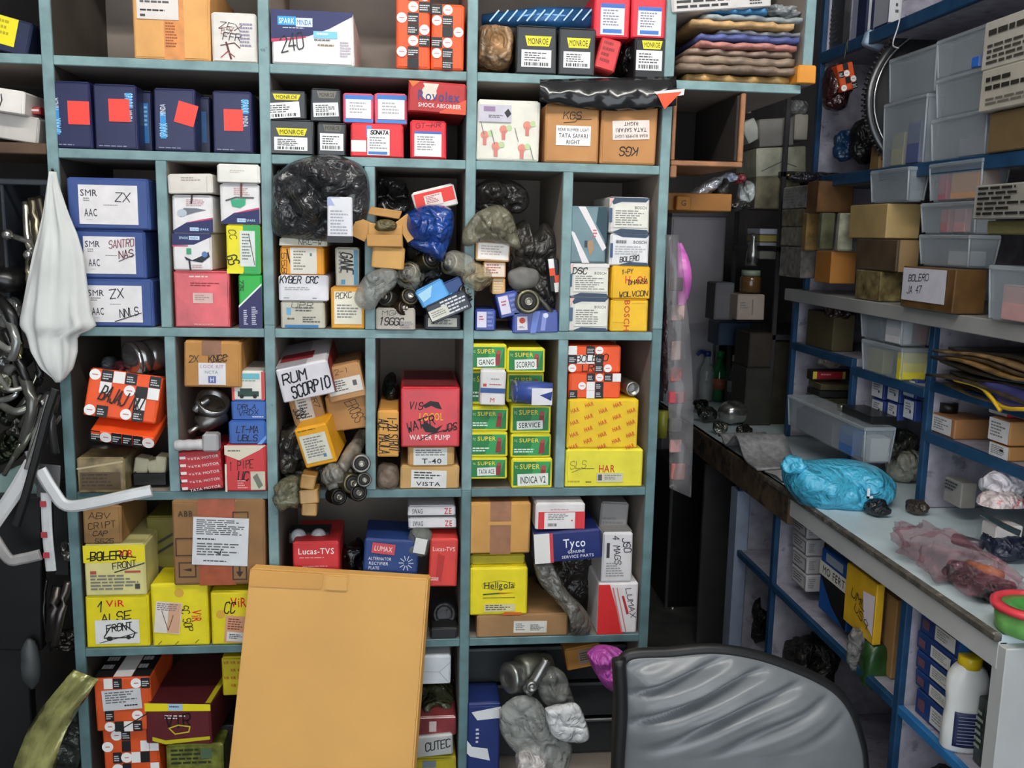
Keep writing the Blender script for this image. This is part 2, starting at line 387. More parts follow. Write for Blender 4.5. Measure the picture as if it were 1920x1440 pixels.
def pillow(name, label, cat, poly, Y, thick, mat, crease=.35, fq=16, seed=0, rings=16, group=None, crk=True, zmin=None):
    """loosely filled bag: outline poly (pixels, at depth Y), bulging to both sides, creased"""
    out = curve_pts([onY(x, y, Y) for x, y in poly]+[onY(*poly[0], Y)], 6)[:-1]; cen = sum(out, Vector())/len(out); n = len(out); off = Vector((seed*2.3, seed*5.1, seed))
    bm = bmesh.new(); R = []
    for side in (-1, 1):
        for k in range(1, rings+1) if side < 0 else range(rings-1, 0, -1):
            s = k/rings; ring = []
            for q in out:
                P = cen+(q-cen)*s; b = math.sqrt(max(0, 1-s**2.4)); e = abs(noise.noise(P*fq+off))+.5*abs(noise.noise(P*fq*2.3-off)); e2 = noise.noise(P*fq*.35+off)
                h = thick/2*b*(1+.5*e2-crease*2*(.45-e)); jag = 1+.03*crease*noise.noise(P*fq*3+off)*(s > .9)
                P = cen+(P-cen)*jag; P.y = Y+side*max(h, .0008)
                if zmin is not None and P.z < zmin: P.z = zmin
                ring.append(bm.verts.new(P-cen))
            R.append(ring)
    for A_, B_ in zip(R, R[1:]):
        for k in range(n): bm.faces.new((A_[k], A_[(k+1) % n], B_[(k+1) % n], B_[k]))
    for ring, sd in ((R[0], -1), (R[-1], 1)):
        c = bm.verts.new(sum((v.co for v in ring), Vector())/n)
        for k in range(n): bm.faces.new((c, ring[k], ring[(k+1) % n]))
    bmesh.ops.recalc_face_normals(bm, faces=bm.faces)
    o = link(name, fin(bm, name, True), crinkle(mat) if crk else mat); o.location = cen; tag(o, label, cat, group); return o

# ================================================================== THE ROOM
WALL = M('#6e6a6c', .8, var=.12, scale=4); 
struct(slab('floor', -1.7, -3.4, -.1, 1.75, 2.6, 0, M('#4b4b49', .6, var=.35, scale=9, bump=.2), bev=0))
struct(slab('ceiling', -1.7, -3.4, 2.7, 1.75, 2.6, 2.8, M('#b9b7b2', .8), bev=0))
struct(slab('wall_back', -1.7, 2.5, 0, 1.75, 2.6, 2.7, M('#4a4848', .8, var=.15, scale=4), bev=0))
struct(slab('wall_left', -1.7, -3.4, 0, -1.6, 2.5, 2.7, WALL, bev=0))
struct(slab('wall_right', 1.65, -3.4, 0, 1.75, 2.5, 2.7, WALL, bev=0))
for i, (x, y) in enumerate(((-.35, -1.15), (.75, -1.25))):
    e = empty('tube_lamp', (x, y, 2.62))
    slab('lamp_housing', -.62, -.04, .02, .62, .04, .08, M('#d9d9d6', .4), e)
    bm = bmesh.new(); tubebm(bm, [(-.6, 0, 0), (.6, 0, 0)], .016, 16); bmesh.ops.recalc_face_normals(bm, faces=bm.faces)
    em = bpy.data.materials.new('tube_glow'); em.use_nodes = True; b_ = em.node_tree.nodes['Principled BSDF']
    b_.inputs['Emission Color'].default_value = (1, .97, .92, 1); b_.inputs['Emission Strength'].default_value = TUBE_POWER
    link('glass_tube', fin(bm, 'glass_tube', True), em, e)
    tag(e, ('left' if x < 0 else 'right')+'most white fluorescent tube lamp under the ceiling, above the aisle', 'lamp')

# ------------------------------------------------------------------ main pigeon-hole shelf
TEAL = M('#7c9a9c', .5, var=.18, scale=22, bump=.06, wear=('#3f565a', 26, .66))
TEAL_SHADED = M('#5f7d80', .5, var=.18, scale=22, bump=.08, wear=('#8c7f6c', 34, .67))  # lower teal darkened to paint in the light falloff; brown patches are wear
INNER = M('#958a80', .75, var=.14, scale=6)
DEP = .35
Z1, Z2, Z3, Z4, Z5, Z6 = 1.715, 1.538, 1.183, .834, .486, .13
L, A, Mx, Rr = -.709, -.2956, .1206, .555; PW = .0215; TH = .0185
rack = empty('pigeonhole_shelf', (0, 0, 0)); tag(rack, 'teal painted wooden pigeonhole shelf full of car part boxes', 'shelf')
def post(x, z0, z1, mat=TEAL, y1=DEP):      # front edge painted, sides in bare brown
    bm = bmesh.new(); boxbm(bm, x, .004, z0, x+PW, y1, z1); o = link('divider', fin(bm, 'divider'), INNER if x != L else M('#4a433c', .75, var=.2, scale=6), rack)
    bm = bmesh.new(); boxbm(bm, x, -.004, z0, x+PW, .004, z1, .0015); link('edge_strip', fin(bm, 'edge_strip'), mat, o)
def board(x0, x1, z, mat=TEAL):
    bm = bmesh.new(); boxbm(bm, x0, .004, z-TH, x1, DEP, z); o = link('board', fin(bm, 'board'), INNER, rack)
    bm = bmesh.new(); boxbm(bm, x0, -.003, z-TH, x1, .004, z, .0015); link('edge_strip', fin(bm, 'edge_strip'), mat, o)
    SUP.append((x0, x1, -.15, DEP, z))
post(L, 0, 1.2, TEAL_SHADED); post(L, 1.2, 2.02); post(A, .485, 1.19); post(A, 1.19, 2.02); post(A, .13, .466, TEAL_SHADED)
post(Mx, .13, .83, TEAL_SHADED); post(Mx, .83, 2.02); post(Rr-PW, .0, 1.19, TEAL_SHADED); post(Rr-PW, 1.19, 1.7); post(Rr-PW, 1.715, 2.02)
post(.834, 1.715, 2.02); post(-1.16, 0, 2.02)
for x in (-.5025, -.0875, .3265): post(x, Z3, Z2-TH)
for x in (-.498, -.0875, .3265): post(x, Z4, Z3-TH)
for z in (Z1, 2.03): board(-1.16, L, z); board(L+PW, A, z); board(A+PW, Mx, z); board(Mx+PW, Rr-PW, z); board(Rr, .834, z)
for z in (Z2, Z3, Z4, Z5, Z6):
    mt = TEAL if z > .9 else TEAL_SHADED
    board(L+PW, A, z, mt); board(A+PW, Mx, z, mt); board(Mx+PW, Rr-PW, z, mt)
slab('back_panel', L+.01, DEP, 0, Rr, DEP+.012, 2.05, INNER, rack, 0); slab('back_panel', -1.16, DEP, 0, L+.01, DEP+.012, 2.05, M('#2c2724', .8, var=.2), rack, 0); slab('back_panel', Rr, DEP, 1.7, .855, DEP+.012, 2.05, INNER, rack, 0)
# plain wood plank in the bay left of the shelf
wood = slab('plank', -1.138, 0, 1.525, L, .3, 1.547, M('#5a4433', .7, var=.25, scale=12), rack); SUP.append((-1.138, L, 0, .3, 1.547))
# wood framed open box under the top right bay
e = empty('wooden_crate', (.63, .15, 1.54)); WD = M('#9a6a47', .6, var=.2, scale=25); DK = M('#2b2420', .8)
for nm, a in (('frame_bottom', (.558, 0, 1.54, .716, .32, 1.551)), ('frame_side', (.705, 0, 1.551, .716, .32, 1.694)), ('frame_side', (.558, 0, 1.551, .566, .32, 1.694)), ('frame_foot', (.558, 0, 1.515, .572, .3, 1.54))):
    slab(nm, a[0]-.63, a[1]-.15, a[2]-1.54, a[3]-.63, a[4]-.15, a[5]-1.54, WD, e)
slab('dark_sheet', -.063, .15, .011, .075, .16, .15, DK, e); slab('dark_sheet', .068, -.145, .012, .0745, .15, .15, DK, e); slab('dark_sheet', -.063, -.145, .0115, .068, .15, .0125, DK, e)  # thin dark sheets over the crate's inner faces
tag(e, 'empty open wooden crate with dark inside, under the paper stack at the shelf top', 'crate')

# ------------------------------------------------------------------ right hand wall unit
BLUE = M('#1d4468', .45, var=.2, scale=20, wear=('#41688a', 30, .68)); LAV = M('#a3a0ad', .6, var=.16, scale=28, wear=('#7d7a86', 18, .58))
LEDGE = M('#9a9a97', .5, var=.08, scale=10)
unit = empty('wall_shelving', (1.25, .2, .745)); tag(unit, 'blue edged wall shelving above the counter, lined with marbled paper', 'shelf')
def ub(nm, a, mat):
    return slab(nm, a[0]-1.25, a[1]-.2, a[2]-.745, a[3]-1.25, a[4]-.2, a[5]-.745, mat, unit)
X0, XB = 1.25, 1.62; YN = -1.0
def ushelf(y0, y1, z, th=.022, mat=BLUE):
    ub('board', (X0+.012, y0, z-th, XB, y1, z), LAV); ub('edge_trim', (X0-.004, y0, z-th-.002, X0+.012, y1, z+.001), mat); SUP.append((X0-.12, XB, y0, y1, z))
def udiv(y, z0, z1, th=.018, mat=BLUE):
    ub('divider', (X0+.012, y-th/2, z0, XB, y+th/2, z1), LAV); ub('edge_trim', (X0-.003, y-th/2-.002, z0, X0+.012, y+th/2+.002, z1), mat)
ub('back_panel', (XB, YN, .747, XB+.015, .95, 2.3), LAV)
ub('ledge', (X0-.03, YN, 1.195, XB, .945, 1.232), LEDGE); SUP.append((X0-.16, XB, YN, .945, 1.233))
ushelf(YN, .86, 1.58, .03); ushelf(YN, .86, 1.95, .03); ushelf(YN, .10, 1.062); ushelf(YN, .10, .938); ushelf(.5, .93, 1.06); ushelf(.12, .5, 1.04)
udiv(.93, .7465, 1.195); udiv(.11, .7465, 1.195); udiv(.5, .7465, 1.04); udiv(.86, 1.232, 1.55); udiv(.86, 1.58, 2.3); udiv(-.235, 1.232, 1.55); udiv(-.56, .7465, 1.195)

# ------------------------------------------------------------------ counter with bays under it
cnt = empty('counter', (1.0, .3, 0)); tag(cnt, 'long shop counter with pale worn top, chipped dark edge and blue trimmed bays', 'counter')
def cb(nm, a, mat, bev=.002): return slab(nm, a[0]-1.0, a[1]-.3, a[2], a[3]-1.0, a[4]-.3, a[5], mat, cnt, bev)
CTOP = M('#c3d3d8', .4, var=.12, scale=9, wear=('#5b6062', 7, .66)); CF = M('#b9bcbb', .5, var=.07, scale=8); CFD = M('#5c4a38', .7, var=.35, scale=14, bump=.2, wear=('#2b2622', 20, .5))
cb('worktop', (.985, -.62, .728, 1.64, 1.58, .745), CTOP); SUP.append((.98, 1.64, -.62, 1.58, .745))
cb('chipped_edge', (.976, -.62, .733, .99, .42, .7465), M('#57524b', .8, var=.4, scale=40, bump=.5, wear=('#a29c92', 40, .6)))
cb('fascia', (.984, -.62, .684, 1.0, .25, .734), CF); cb('fascia', (.98, .25, .66, 1.0, 1.58, .745), CFD)
def cdiv(y, z0=.03, z1=.72, mat=BLUE): cb('divider', (1.012, y-.009, z0, 1.5, y+.009, z1), LAV); cb('edge_trim', (.998, y-.011, z0, 1.012, y+.011, z1), mat)
for y in (.66, .375, -.3): cdiv(y)
cb('end_post', (.985, -.64, 0, 1.06, -.605, .73), CF); cb('end_panel', (1.05, -.64, 0, 1.6, -.62, .73), LAV); cb('end_post', (.99, .64, .1, 1.03, .70, .64), M('#8f9bb0', .5, var=.1))
for y0, y1 in ((-.6, -.31), (-.29, .366), (.384, .65)):
    cb('board', (1.012, y0, .44, 1.5, y1, .455), LAV); cb('edge_trim', (.998, y0, .436, 1.012, y1, .456), M('#2a6ea8', .4) if y0 < -.5 else BLUE); SUP.append((1.0, 1.5, y0, y1, .4555))
    cb('board', (1.005, y0, .04, 1.5, y1, .06), LAV); SUP.append((1.0, 1.5, y0, y1, .06))
cb('end_shelf', (1.062, -.72, .48, 1.5, -.642, .495), M('#cfd0da', .5)); cb('edge_trim', (1.05, -.735, .475, 1.5, -.72, .497), M('#2a7ab8', .4)); cb('back_panel', (1.5, -.62, .03, 1.515, 1.1, .7), LAV); cb('far_panel', (1.0, .98, 0, 1.5, 1.0, .64), M('#3c3a3c', .7))

# ================================================================== BOXES ON THE TEAL SHELF
NAVY = '#22285c'; ORG = '#f0571f'; TAN = '#c99457'; KR = '#b98a57'; WHT = '#ece9e6'; BLK = '#17171a'; RED = '#d8242c'; YEL = '#f2dc10'
def chk(rows, m=0):
    nv = len(rows); nu = max(len(q) for q in rows); out = []
    for j, q in enumerate(rows):
        for i, ch in enumerate(q):
            u0, v0, u1, v1 = i/nu+.004, j/nv+.004, (i+1)/nu-.004, (j+1)/nv-.004
            if ch == 'k': out += [r(BLK, u0, v0, u1, v1), ln('#cfcfcf', u0+.02, v0+.3*(v1-v0), u1-.01, v1-.1*(v1-v0), 3)]
            if ch == 'K': out.append(r(BLK, u0, v0, u1, v1))
            if ch == 'w': out.append(r('#efeeea', u0, v0, u1, v1))
            if ch == 'c': out += [d('#f3f1ee', (u0+u1)/2, (v0+v1)/2, .46/nv), r('#c66', u0+.25*(u1-u0), (v0+v1)/2-.02/nv*2, u1-.25*(u1-u0), (v0+v1)/2+.02/nv*2)]
    return out
def monroe(v=.25, lab=(.12, .45, .85, .95), rot=0, c='#e6d820'):
    return [p(c, [(.22, v-.09), (.86, v-.09), (.8, v+.12), (.28, v+.12)]), t('#151515', 'MONROE', .54, v+.015, .13, .5), st('#f1f1ef', *lab, [ln('#555', .1, .15, .9, .7, 4), bc('#333', .1, .72, .9, .92)], rot)]
# --- bay left of the shelf
bx('carton', 'navy carton with a wide yellow band in the far left top bay', -40, 30, 58, 97, .02, .16, '#1b2545', [r('#f1e21c', 0, 0, .72, .8), ln('#b9a80c', .1, .1, .6, .6, 3)], rot=14)
bx('carton', 'long grey white carton under the small white one in the far left bay', -40, 212, 74, 262, .03, .2, '#c9c4bd', rot=8)
bx('carton', 'small white carton with one black pen stroke at the far left', -30, 166, 46, 210, .0, .12, '#ece6df', [sk('#222', [(.42, .25), (.45, .5), (.4, .8)], .05)], rot=7)
bx('carton', 'tiny red and white packet beside the white carton far left', 50, 200, 77, 220, .04, .08, '#a83b3b', [r('#e8dcd6', .1, .3, .9, .6)])
# --- row 1
bx('carton', 'tall orange tan cardboard carton with printed tape strip in the top row', 248, -45, 394, 110, .01, .3, card('#e0a662'), [st('#ded6d0', .06, .1, .6, .52, [ln('#555', .08, .1, .9, .6, 4), ln('#222', .08, .72, .8, .82, 1), r('#333', .08, .86, .2, .93)]), ln('#9a4a1e', .42, .55, .58, .86, 9)], tape=('#d98f4a', .4, .66, 0, 1))
bx('carton', 'white carton with red and black scribbled print in the top row', 396, 24, 483, 115, .01, .25, '#ded9d2', [hw('#3a3330', 'ZEX', .42, .28, .14, .5, 8, .1), hw('#8a3028', 'EX', .35, .36, .14, .3, 0, .08), hw('#333', 'FFR', .45, .48, .14, .4, 5), sk('#5a2a26', [(.2, .66), (.5, .6), (.62, .7)], .02), sk('#5a2a26', [(.32, .6), (.42, .92)], .04), sk('#a2463c', [(.2, .9), (.35, .78), (.5, .88)], .02), ln('#8d86a0', .62, .2, .95, .7, 7)])
bx('carton', 'white and navy carton with light blue name panel in the top row', 508, 20, 664, 122, .0, .3, WHT, [p(NAVY, [(0, 0), (1, 0), (.98, .08), (.7, .32), (.45, .47), (0, .54)]), p('#c62f5a', [(0, .54), (.2, .52), (.42, .47), (.42, .5), (.2, .56), (0, .6)]), r('#2f9fe0', .08, .12, .3, .28), t('#eaf4fb', 'SPARK', .19, .2, .1, .19), r('#d9ecf6', .3, .14, .5, .3), t('#2467a8', 'MINDA', .4, .22, .1, .18), ln('#d9dbe8', .14, .32, .45, .35, 1), r('#7fc6ea', .51, .37, .8, .5), ln('#e9f6fc', .55, .4, .76, .47, 1), ln('#666', .52, .52, .75, .57, 1), ln('#8a7c50', .56, .61, .8, .67, 1), hw('#26262e', '240', .25, .6, .3, .3, -14, .07), ln('#b9b0bd', .83, .55, .99, .85, 6)])
bx('carton', 'left one of two orange dotted checker cartons in the top row', 742, -20, 807, 131, .0, .25, ORG, {'F': chk(['okc', 'ock', 'cko', 'okc', 'ock', 'cko', 'oKo'])}, group='orange checkered cartons')
bx('carton', 'orange dotted checker carton against the middle post in the top row', 808, 8, 870, 132, -.004, .25, ORG, chk(['kco', 'cko', 'oKc', 'kco', 'cko', 'oko']), group='orange checkered cartons')
lump('taped_bundle', 'brown taped cardboard bundle with burnt black patch beside the middle post, top row', 'bundle', onY(926, 92, .06)+Vector((0, .05, 0)), (.043, .12, .049), M('#a9855f', .35, var=.45, scale=22, coat=.5, wear=('#2a211a', 24, .64)), .22, 2.6, 3, 5, 4, Z1-onY(926, 92, .06).z)
bx('carton', 'glossy black carton with yellow name and white label, left of its pair, top row', 966, 48, 1045, 136, .0, .3, M('#1c1d1d', .25, coat=.3), monroe(.3, (.14, .5, .86, .86)), group='black shock absorber cartons')
bx('carton', 'glossy black carton with yellow name and white label, beside the red packet, top row', 1046, 52, 1117, 137, .0, .3, M('#1c1d1d', .25, coat=.3), monroe(.3, (.14, .5, .86, .84)), group='black shock absorber cartons')
o = rod('striped_roll', 'blue foil roll with pale diagonal stripes lying on the black cartons', 'roll', [(905, 38, .1), (1010, 34, .06), (1112, 38, .06)], [.012, .022, .026, .026], M('#2b5f93', .25, .3, var=.2), curved=False)
for i in range(11):
    q = onY(925+i*17, 36, .06)-o.location; s_ = .016+.0009*i
    bm = bmesh.new(); boxbm(bm, -.002, -.0015, -.020, .002, .0015, .020); k_ = link('stripe', fin(bm, 'stripe'), ink('#a9cbe4'), o); k_.matrix_local = Matrix.Translation(q+Vector((0, -s_-.006, .002))) @ Matrix.Rotation(.7, 4, 'Y') @ Matrix.Scale(.75, 4)
bx('packet', 'small bright red packet leaning beside the black cartons, top row', 1120, 72, 1160, 132, .01, .06, '#d23a3c', [ln('#8e1f22', .15, .1, .85, .85, 4)], rot=14, cat='packet')
bx('carton', 'black carton with yellow name standing under the red white boxes, top row', 1188, 72, 1250, 140, .0, .28, M('#1b1b1c', .3), monroe(.14, (.06, .3, .86, .8)), group='black shock absorber cartons')
blob('plastic_bag', 'crumpled black bag between red packet and black carton, top row', 'bag', 1158, 78, 1192, 142, .02, .15, M('#131313', .3), .3, 2.5, 5)
for i, (a, b, c_, e_) in enumerate(((1113, -14, 1182, 68), (1183, -6, 1251, 72))):
    bx('carton', ('left' if i == 0 else 'right')+' one of two red cartons with white blue label stacked high in the top row', a, b, c_, e_, .01, .26, '#e02a3c', [st('#edebef', .18, .24, .84, .93, [r('#3565b5', 0, 0, 1, .14), ln('#7a7f90', .1, .2, .9, .75, 6), r('#3f74c0', .1, .82, .9, .95)])], group='red cartons with white label')
# black plastic sheet hanging over the second board
g = []
for i in range(9):
    row = []
    for j in range(15):
        u = j/14; px = 1012+u*256; top = 150-6*u; bot = 190+14*math.sin(u*3)+6*u
        py = top+(bot-top)*i/8; row.append(onY(px, py, -.012-.02*math.sin(i/8*2.6)-.008*math.sin(j*1.9+i*.8)))
    g.append(row)
o = sheet('plastic_sheet', 'black plastic sheet with orange corner hanging over the second board', 'plastic', g, .0015, M('#222325', .2, coat=.3))
pr = Print(1, 1)
tri = [onY(*q, -.045)-o.location for q in ((1232, 176), (1278, 172), (1246, 205))]
bm = bmesh.new(); f1 = [bm.verts.new(q) for q in tri]; bm.faces.new(f1); f2 = bmesh.ops.extrude_face_region(bm, geom=bm.faces[:]); [setattr(v, 'co', v.co+Vector((0, .002, 0))) for v in f2['geom'] if isinstance(v, bmesh.types.BMVert)]
bmesh.ops.recalc_face_normals(bm, faces=bm.faces); link('orange_corner', fin(bm, 'orange_corner'), paper('#e8502a'), o)
tri = [onY(*q, -.043)-o.location for q in ((1226, 172), (1284, 166), (1282, 178), (1240, 186))]
bm = bmesh.new(); bm.faces.new([bm.verts.new(q) for q in tri]); link('white_print', fin(bm, 'white_print'), paper('#d8d8d6'), o)
# stack of papers in the top right bay
PS = [('#b08a52', 1288, 1500, 143, 160, .02, 'flat tan cardboard sheet at the bottom of the paper stack', 0), ('#7d6a5a', 1275, 1494, 128, 144, 0, 'thick brown paper bundle low in the paper stack', 1), ('#8b7866', 1282, 1490, 112, 129, .01, 'greyish brown paper bundle in the middle of the stack', 0), ('#937c6c', 1290, 1488, 101, 113, .01, 'folded dull brown bag under the pink folder', -1),
      ('#b77a70', 1312, 1497, 88, 101, .0, 'faded pink folder in the paper stack', 1), ('#4d568c', 1312, 1500, 74, 88, .0, 'navy blue edged folder in the paper stack', 0), ('#8e9299', 1350, 1498, 66, 76, .01, 'thin silver grey sheet above the navy folder', 2), ('#c39c6a', 1298, 1486, 53, 67, -.005, 'sandy orange paper bag in the paper stack', -2), ('#8f9698', 1318, 1504, 42, 54, .0, 'grey plastic sleeve below the bright blue one', -2), ('#3a7aa8', 1312, 1440, 30, 43, .0, 'bright blue plastic sleeve near the top of the paper stack', 0)]
zt = Z1+.0008
for i, (c_, a, b, y0, y1, Y, lb, rt) in enumerate(PS):
    wx0, wx1 = onY(a, y0, Y).x, onY(b, y0, Y).x; th = (y1-y0)/880*1.0; rng = random.Random(i); g = []
    for ii in range(7):
        row = []
        for jj in range(15):
            u = jj/14; x = wx0+(wx1-wx0)*u; yy = Y+.24*ii/6+.008*math.sin(jj*2.1+i)*(ii == 0)
            row.append(Vector((x, yy, zt+.001+.0022*(1+math.sin(jj*.7+i*2)+.4*math.sin(jj*2.9+i))*.5)))
        g.append(row)
    n_ = max(1, round(th/.006))
    o = sheet('paper_sleeve', lb, 'paper', g, -(th-.0055), M(c_, .5, var=.25, scale=40)); zt += th-.0005
blob('plastic_bag', 'crumpled silver grey plastic bag on top of the paper stack', 'bag', 1420, 8, 1508, 44, .0, .2, M('#8d9192', .25, coat=.3), .3, 2.6, 11, rest=False)
bx('envelope', 'small orange card sticking out right of the paper stack', 1496, 122, 1532, 144, -.02, .1, '#d58b2e', cat='card')
bx('newspaper', 'folded newspaper with bold black print on top of the paper stack', 1258, -22, 1446, 18, -.01, .25, '#c9c5c2', [ln('#222', .05, .45, .75, .95, 2), ln('#444', .05, .1, .95, .4, 3), ln('#2a2a2a', .78, .5, .95, .9, 3)], rot=-6, cat='newspaper')
# --- row 2
nb = [(86, 152, 172, 272, 0, 'first navy carton with a red square sticker, nearest the left post', 1, .35, .62), (175, 158, 258, 276, .0, 'second navy carton with a red square sticker from the left post', -1, .22, .55), (288, 166, 368, 283, .0, 'third navy carton from the left post, its red sticker askew', 1, .4, .55), (398, 171, 474, 287, .0, 'fourth navy carton with red sticker, nearest the second post', -1, .15, .62)]
for a, b, c_, e_, Y, lb, sd, su, sv in nb:
    rt = 15 if 'askew' in lb else 0
    pr = [st('#f5473c', su+.14, sv-.33, su+.62, sv+.02, (), rt, 'red_sticker')]
    uu = .22 if sd > 0 else .83
    pr += [r('#2f8fd0', uu-.07, .38 if sd > 0 else .12, uu+.07, .8 if sd > 0 else .36), t('#9fd2f0', 'SPARK', uu, .66 if sd > 0 else .24, .13, .34, -90 if sd > 0 else 90), t('#d5dbe8', 'MINDA', uu, .34 if sd > 0 else .48, .09, .28, -90 if sd > 0 else 90), ln('#8f95b0', .1, .94, .9, .97, 1)]
    bx('carton', lb, a, b, c_, e_, Y, .24, M('#23264f', .35, var=.12), pr, group='navy cartons with red stickers', yaw=0 if sd > 0 else 0)
bx('carton', 'narrow navy carton with blue spine squeezed between second and third stickered cartons', 261, 170, 286, 280, .05, .2, M('#1c2348', .35), [r('#2b6fb0', .3, .2, .75, .85), ln('#9cc6e6', .4, .25, .65, .6, 5)])
bx('carton', 'narrow dark navy carton squeezed between third and fourth stickered cartons', 371, 182, 395, 284, .05, .2, M('#191f40', .35), [r('#24568c', .3, .25, .7, .8)])
G = M('#1d1e1f', .22, coat=.4)
mb = [(497, 224, 590, 290, 'lower left black carton with yellow name in the group of four', .33, (.18, .5, .86, .88), 0, '#e6d820'), (593, 230, 650, 292, 'lower right black carton with white label in the group of four', .14, (.12, .32, .9, .84), 0, '#6a675e'), (493, 170, 576, 222, 'upper left black carton with yellow name, white label slipping off', .2, (-.02, .42, .84, .98), -5, '#e6d820'), (581, 166, 640, 227, 'upper right black carton with white label in the group of four', .16, (.1, .42, .92, .84), -3, '#77736a')]
for a, b, c_, e_, lb, v, lab, rt, cc in mb: bx('carton', lb, a, b, c_, e_, .0, .28, G, monroe(v, lab, rt, cc), group='black shock absorber cartons, second row')
bx('carton', 'wide red and white carton lying below the two blue edged ones, second row', 656, 232, 757, 293, .0, .28, '#e4353c', [r('#f0e9ea', .02, .5, .3, .85), r('#5a8fd0', .3, .05, .4, .4), st('#f3f1f3', .32, .16, .74, .94, [hw('#111', 'SONATA', .55, .12, .14, .8, 0, .25), ln('#999', .1, .3, .9, .8, 5), r('#4c7fc4', .05, .86, .9, .97)])])
bx('carton', 'red carton with blue side and pen marks under the shock absorber box', 768, 226, 838, 298, .0, .26, '#e02f3a', {'F': [hw('#6a1418', 'GT-KR', .5, .12, .12, .7, -4), st('#f4f2f4', .12, .28, .86, .94, [r('#3d6cb8', 0, 0, 1, .1), ln('#999', .1, .2, .9, .8, 6)])], 'R': [r('#2f93d0', 0, .1, 1, .95)]})
for i, (a, c_) in enumerate(((642, 701), (702, 764))):
    bx('carton', ('left' if i == 0 else 'right')+' pink edged carton of two with blue bands and white label, second row', a, 175, c_, 231, .01, .24, '#df5d76', [r('#3d78c2', .06, .05, .98, .2), st('#f5f3f4', .1, .2, .92, .84, [ln('#aaa', .15, .15, .85, .8, 4)]), r('#3f86cf', .06, .86, .98, .97)], group='pink and blue cartons')
bx('carton', 'red shock absorber box with blue brand lettering on a white flash', 764, 154, 875, 212, -.015, .2, '#b52a2a', [p('#d8502e', [(.55, .95), (1, .5), (1, 1), (.55, 1)]), p('#e8d8c8', [(.25, .05), (.52, .05), (.44, .5), (.38, .5)]), d('#e6cfc0', .36, .35, .25), t('#2c3f78', 'Rovolex', .53, .44, .34, .74), t('#f1e9e4', 'SHOCK ABSORBER', .55, .76, .14, .74), p('#e07030', [(0, 0), (.2, 0), (.08, .2)])], rot=2)
bx('carton', 'white carton with faded red and green logo print and grey label', 894, 188, 1012, 299, -.002, .28, '#e3e0d2', [st('#c4bfca', .02, .08, .54, .36, [r('#8f7896', .15, .1, .5, .4), p('#222', [(.78, .45), (.9, .2), (1, .5), (.88, .75)]), ln('#555', .3, .6, .8, .8, 2)])] + [q for u, v in ((.12, .58), (.42, .48), (.8, .4), (.72, .78), (.3, .76)) for q in (d('#d98a78', u, v, .07), r('#cf7c70', u-.03, v+.02, u+.03, v+.17), d('#b9cf9a', u+.09, v-.03, .05))] + [sk('#777', [(u, v), (u+.06, v+.22)], .012) for u, v in ((.22, .5), (.6, .45), (.85, .75), (.05, .35))])
bx('carton', 'brown carton with white bumper light label upright and pen initials', 1021, 196, 1124, 305, -.003, .3, card('#c08a54'), [hw('#2c1d14', 'KGS', .5, .18, .12, .34, 0, .12), sk('#2c1d14', [(.34, .31), (.55, .29), (.58, .25), (.85, .24)], .012), st('#f1efec', .2, .36, .84, .7, [t('#333', 'REAR BUMPER LIGHT', .5, .2, .16, .9), t('#222', 'TATA SAFARI', .5, .5, .22, .84), t('#222', 'RIGHT', .5, .82, .2, .4)])], group='bumper light cartons')
bx('carton', 'brown carton with white bumper light label upside down', 1126, 196, 1232, 306, -.003, .3, card('#bf8852'), [st('#ecdcd2', .2, .26, .86, .58, [t('#222', 'RIGHT', .5, .18, .2, .4, 180), t('#222', 'TATA SAFARI', .5, .5, .22, .84, 180), t('#333', 'REAR BUMPER LIGHT', .5, .82, .16, .9, 180)], -3), hw('#2c1d14', 'KGS', .5, .78, .14, .34, 180, .14)], group='bumper light cartons')

# --- row 3, first cell: three blue boxes
def smr(hand): return [st('#e6e2e2', .14, .13, .86, .9, [t('#2a2f3c', 'SMR', .18, .2, .17, .3), ln('#777', .08, .33, .26, .44, 2), t('#2a2f3c', 'AAC', .2, .7, .2, .22), ln('#888', .13, .88, .26, .9, 1), ln('#777', .42, .5, .66, .53, 1)] + hand)]
SB = M('#38508c', .45, var=.08)
bx('carton', 'bottom blue carton of three, white label marked ZX with second scrawl', 142, 523, 288, 611, .0, .3, SB, smr([hw('#2c2c34', 'ZX', .55, .22, .25, .28, -8, .1), hw('#2c2c34', 'NNLS', .76, .72, .22, .36, -10, .1), sk('#2c2c34', [(.5, .98), (.98, .74)], .025)]), group='blue cartons with white labels')
bx('carton', 'middle blue carton of three, white label with red and black pen', 138, 431, 274, 521, .0, .3, SB, smr([hw('#8a4450', 'SANTRO', .74, .18, .2, .5, -6, .1), hw('#6a3038', 'NAS', .82, .46, .2, .3, -10, .12), sk('#3a2a34', [(.68, .66), (.98, .48)], .02)]), group='blue cartons with white labels')
bx('carton', 'top blue carton of three, white label marked ZX only', 126, 334, 281, 430, -.005, .3, SB, smr([hw('#33333c', 'ZX', .75, .3, .22, .28, 0, .1)]), group='blue cartons with white labels')
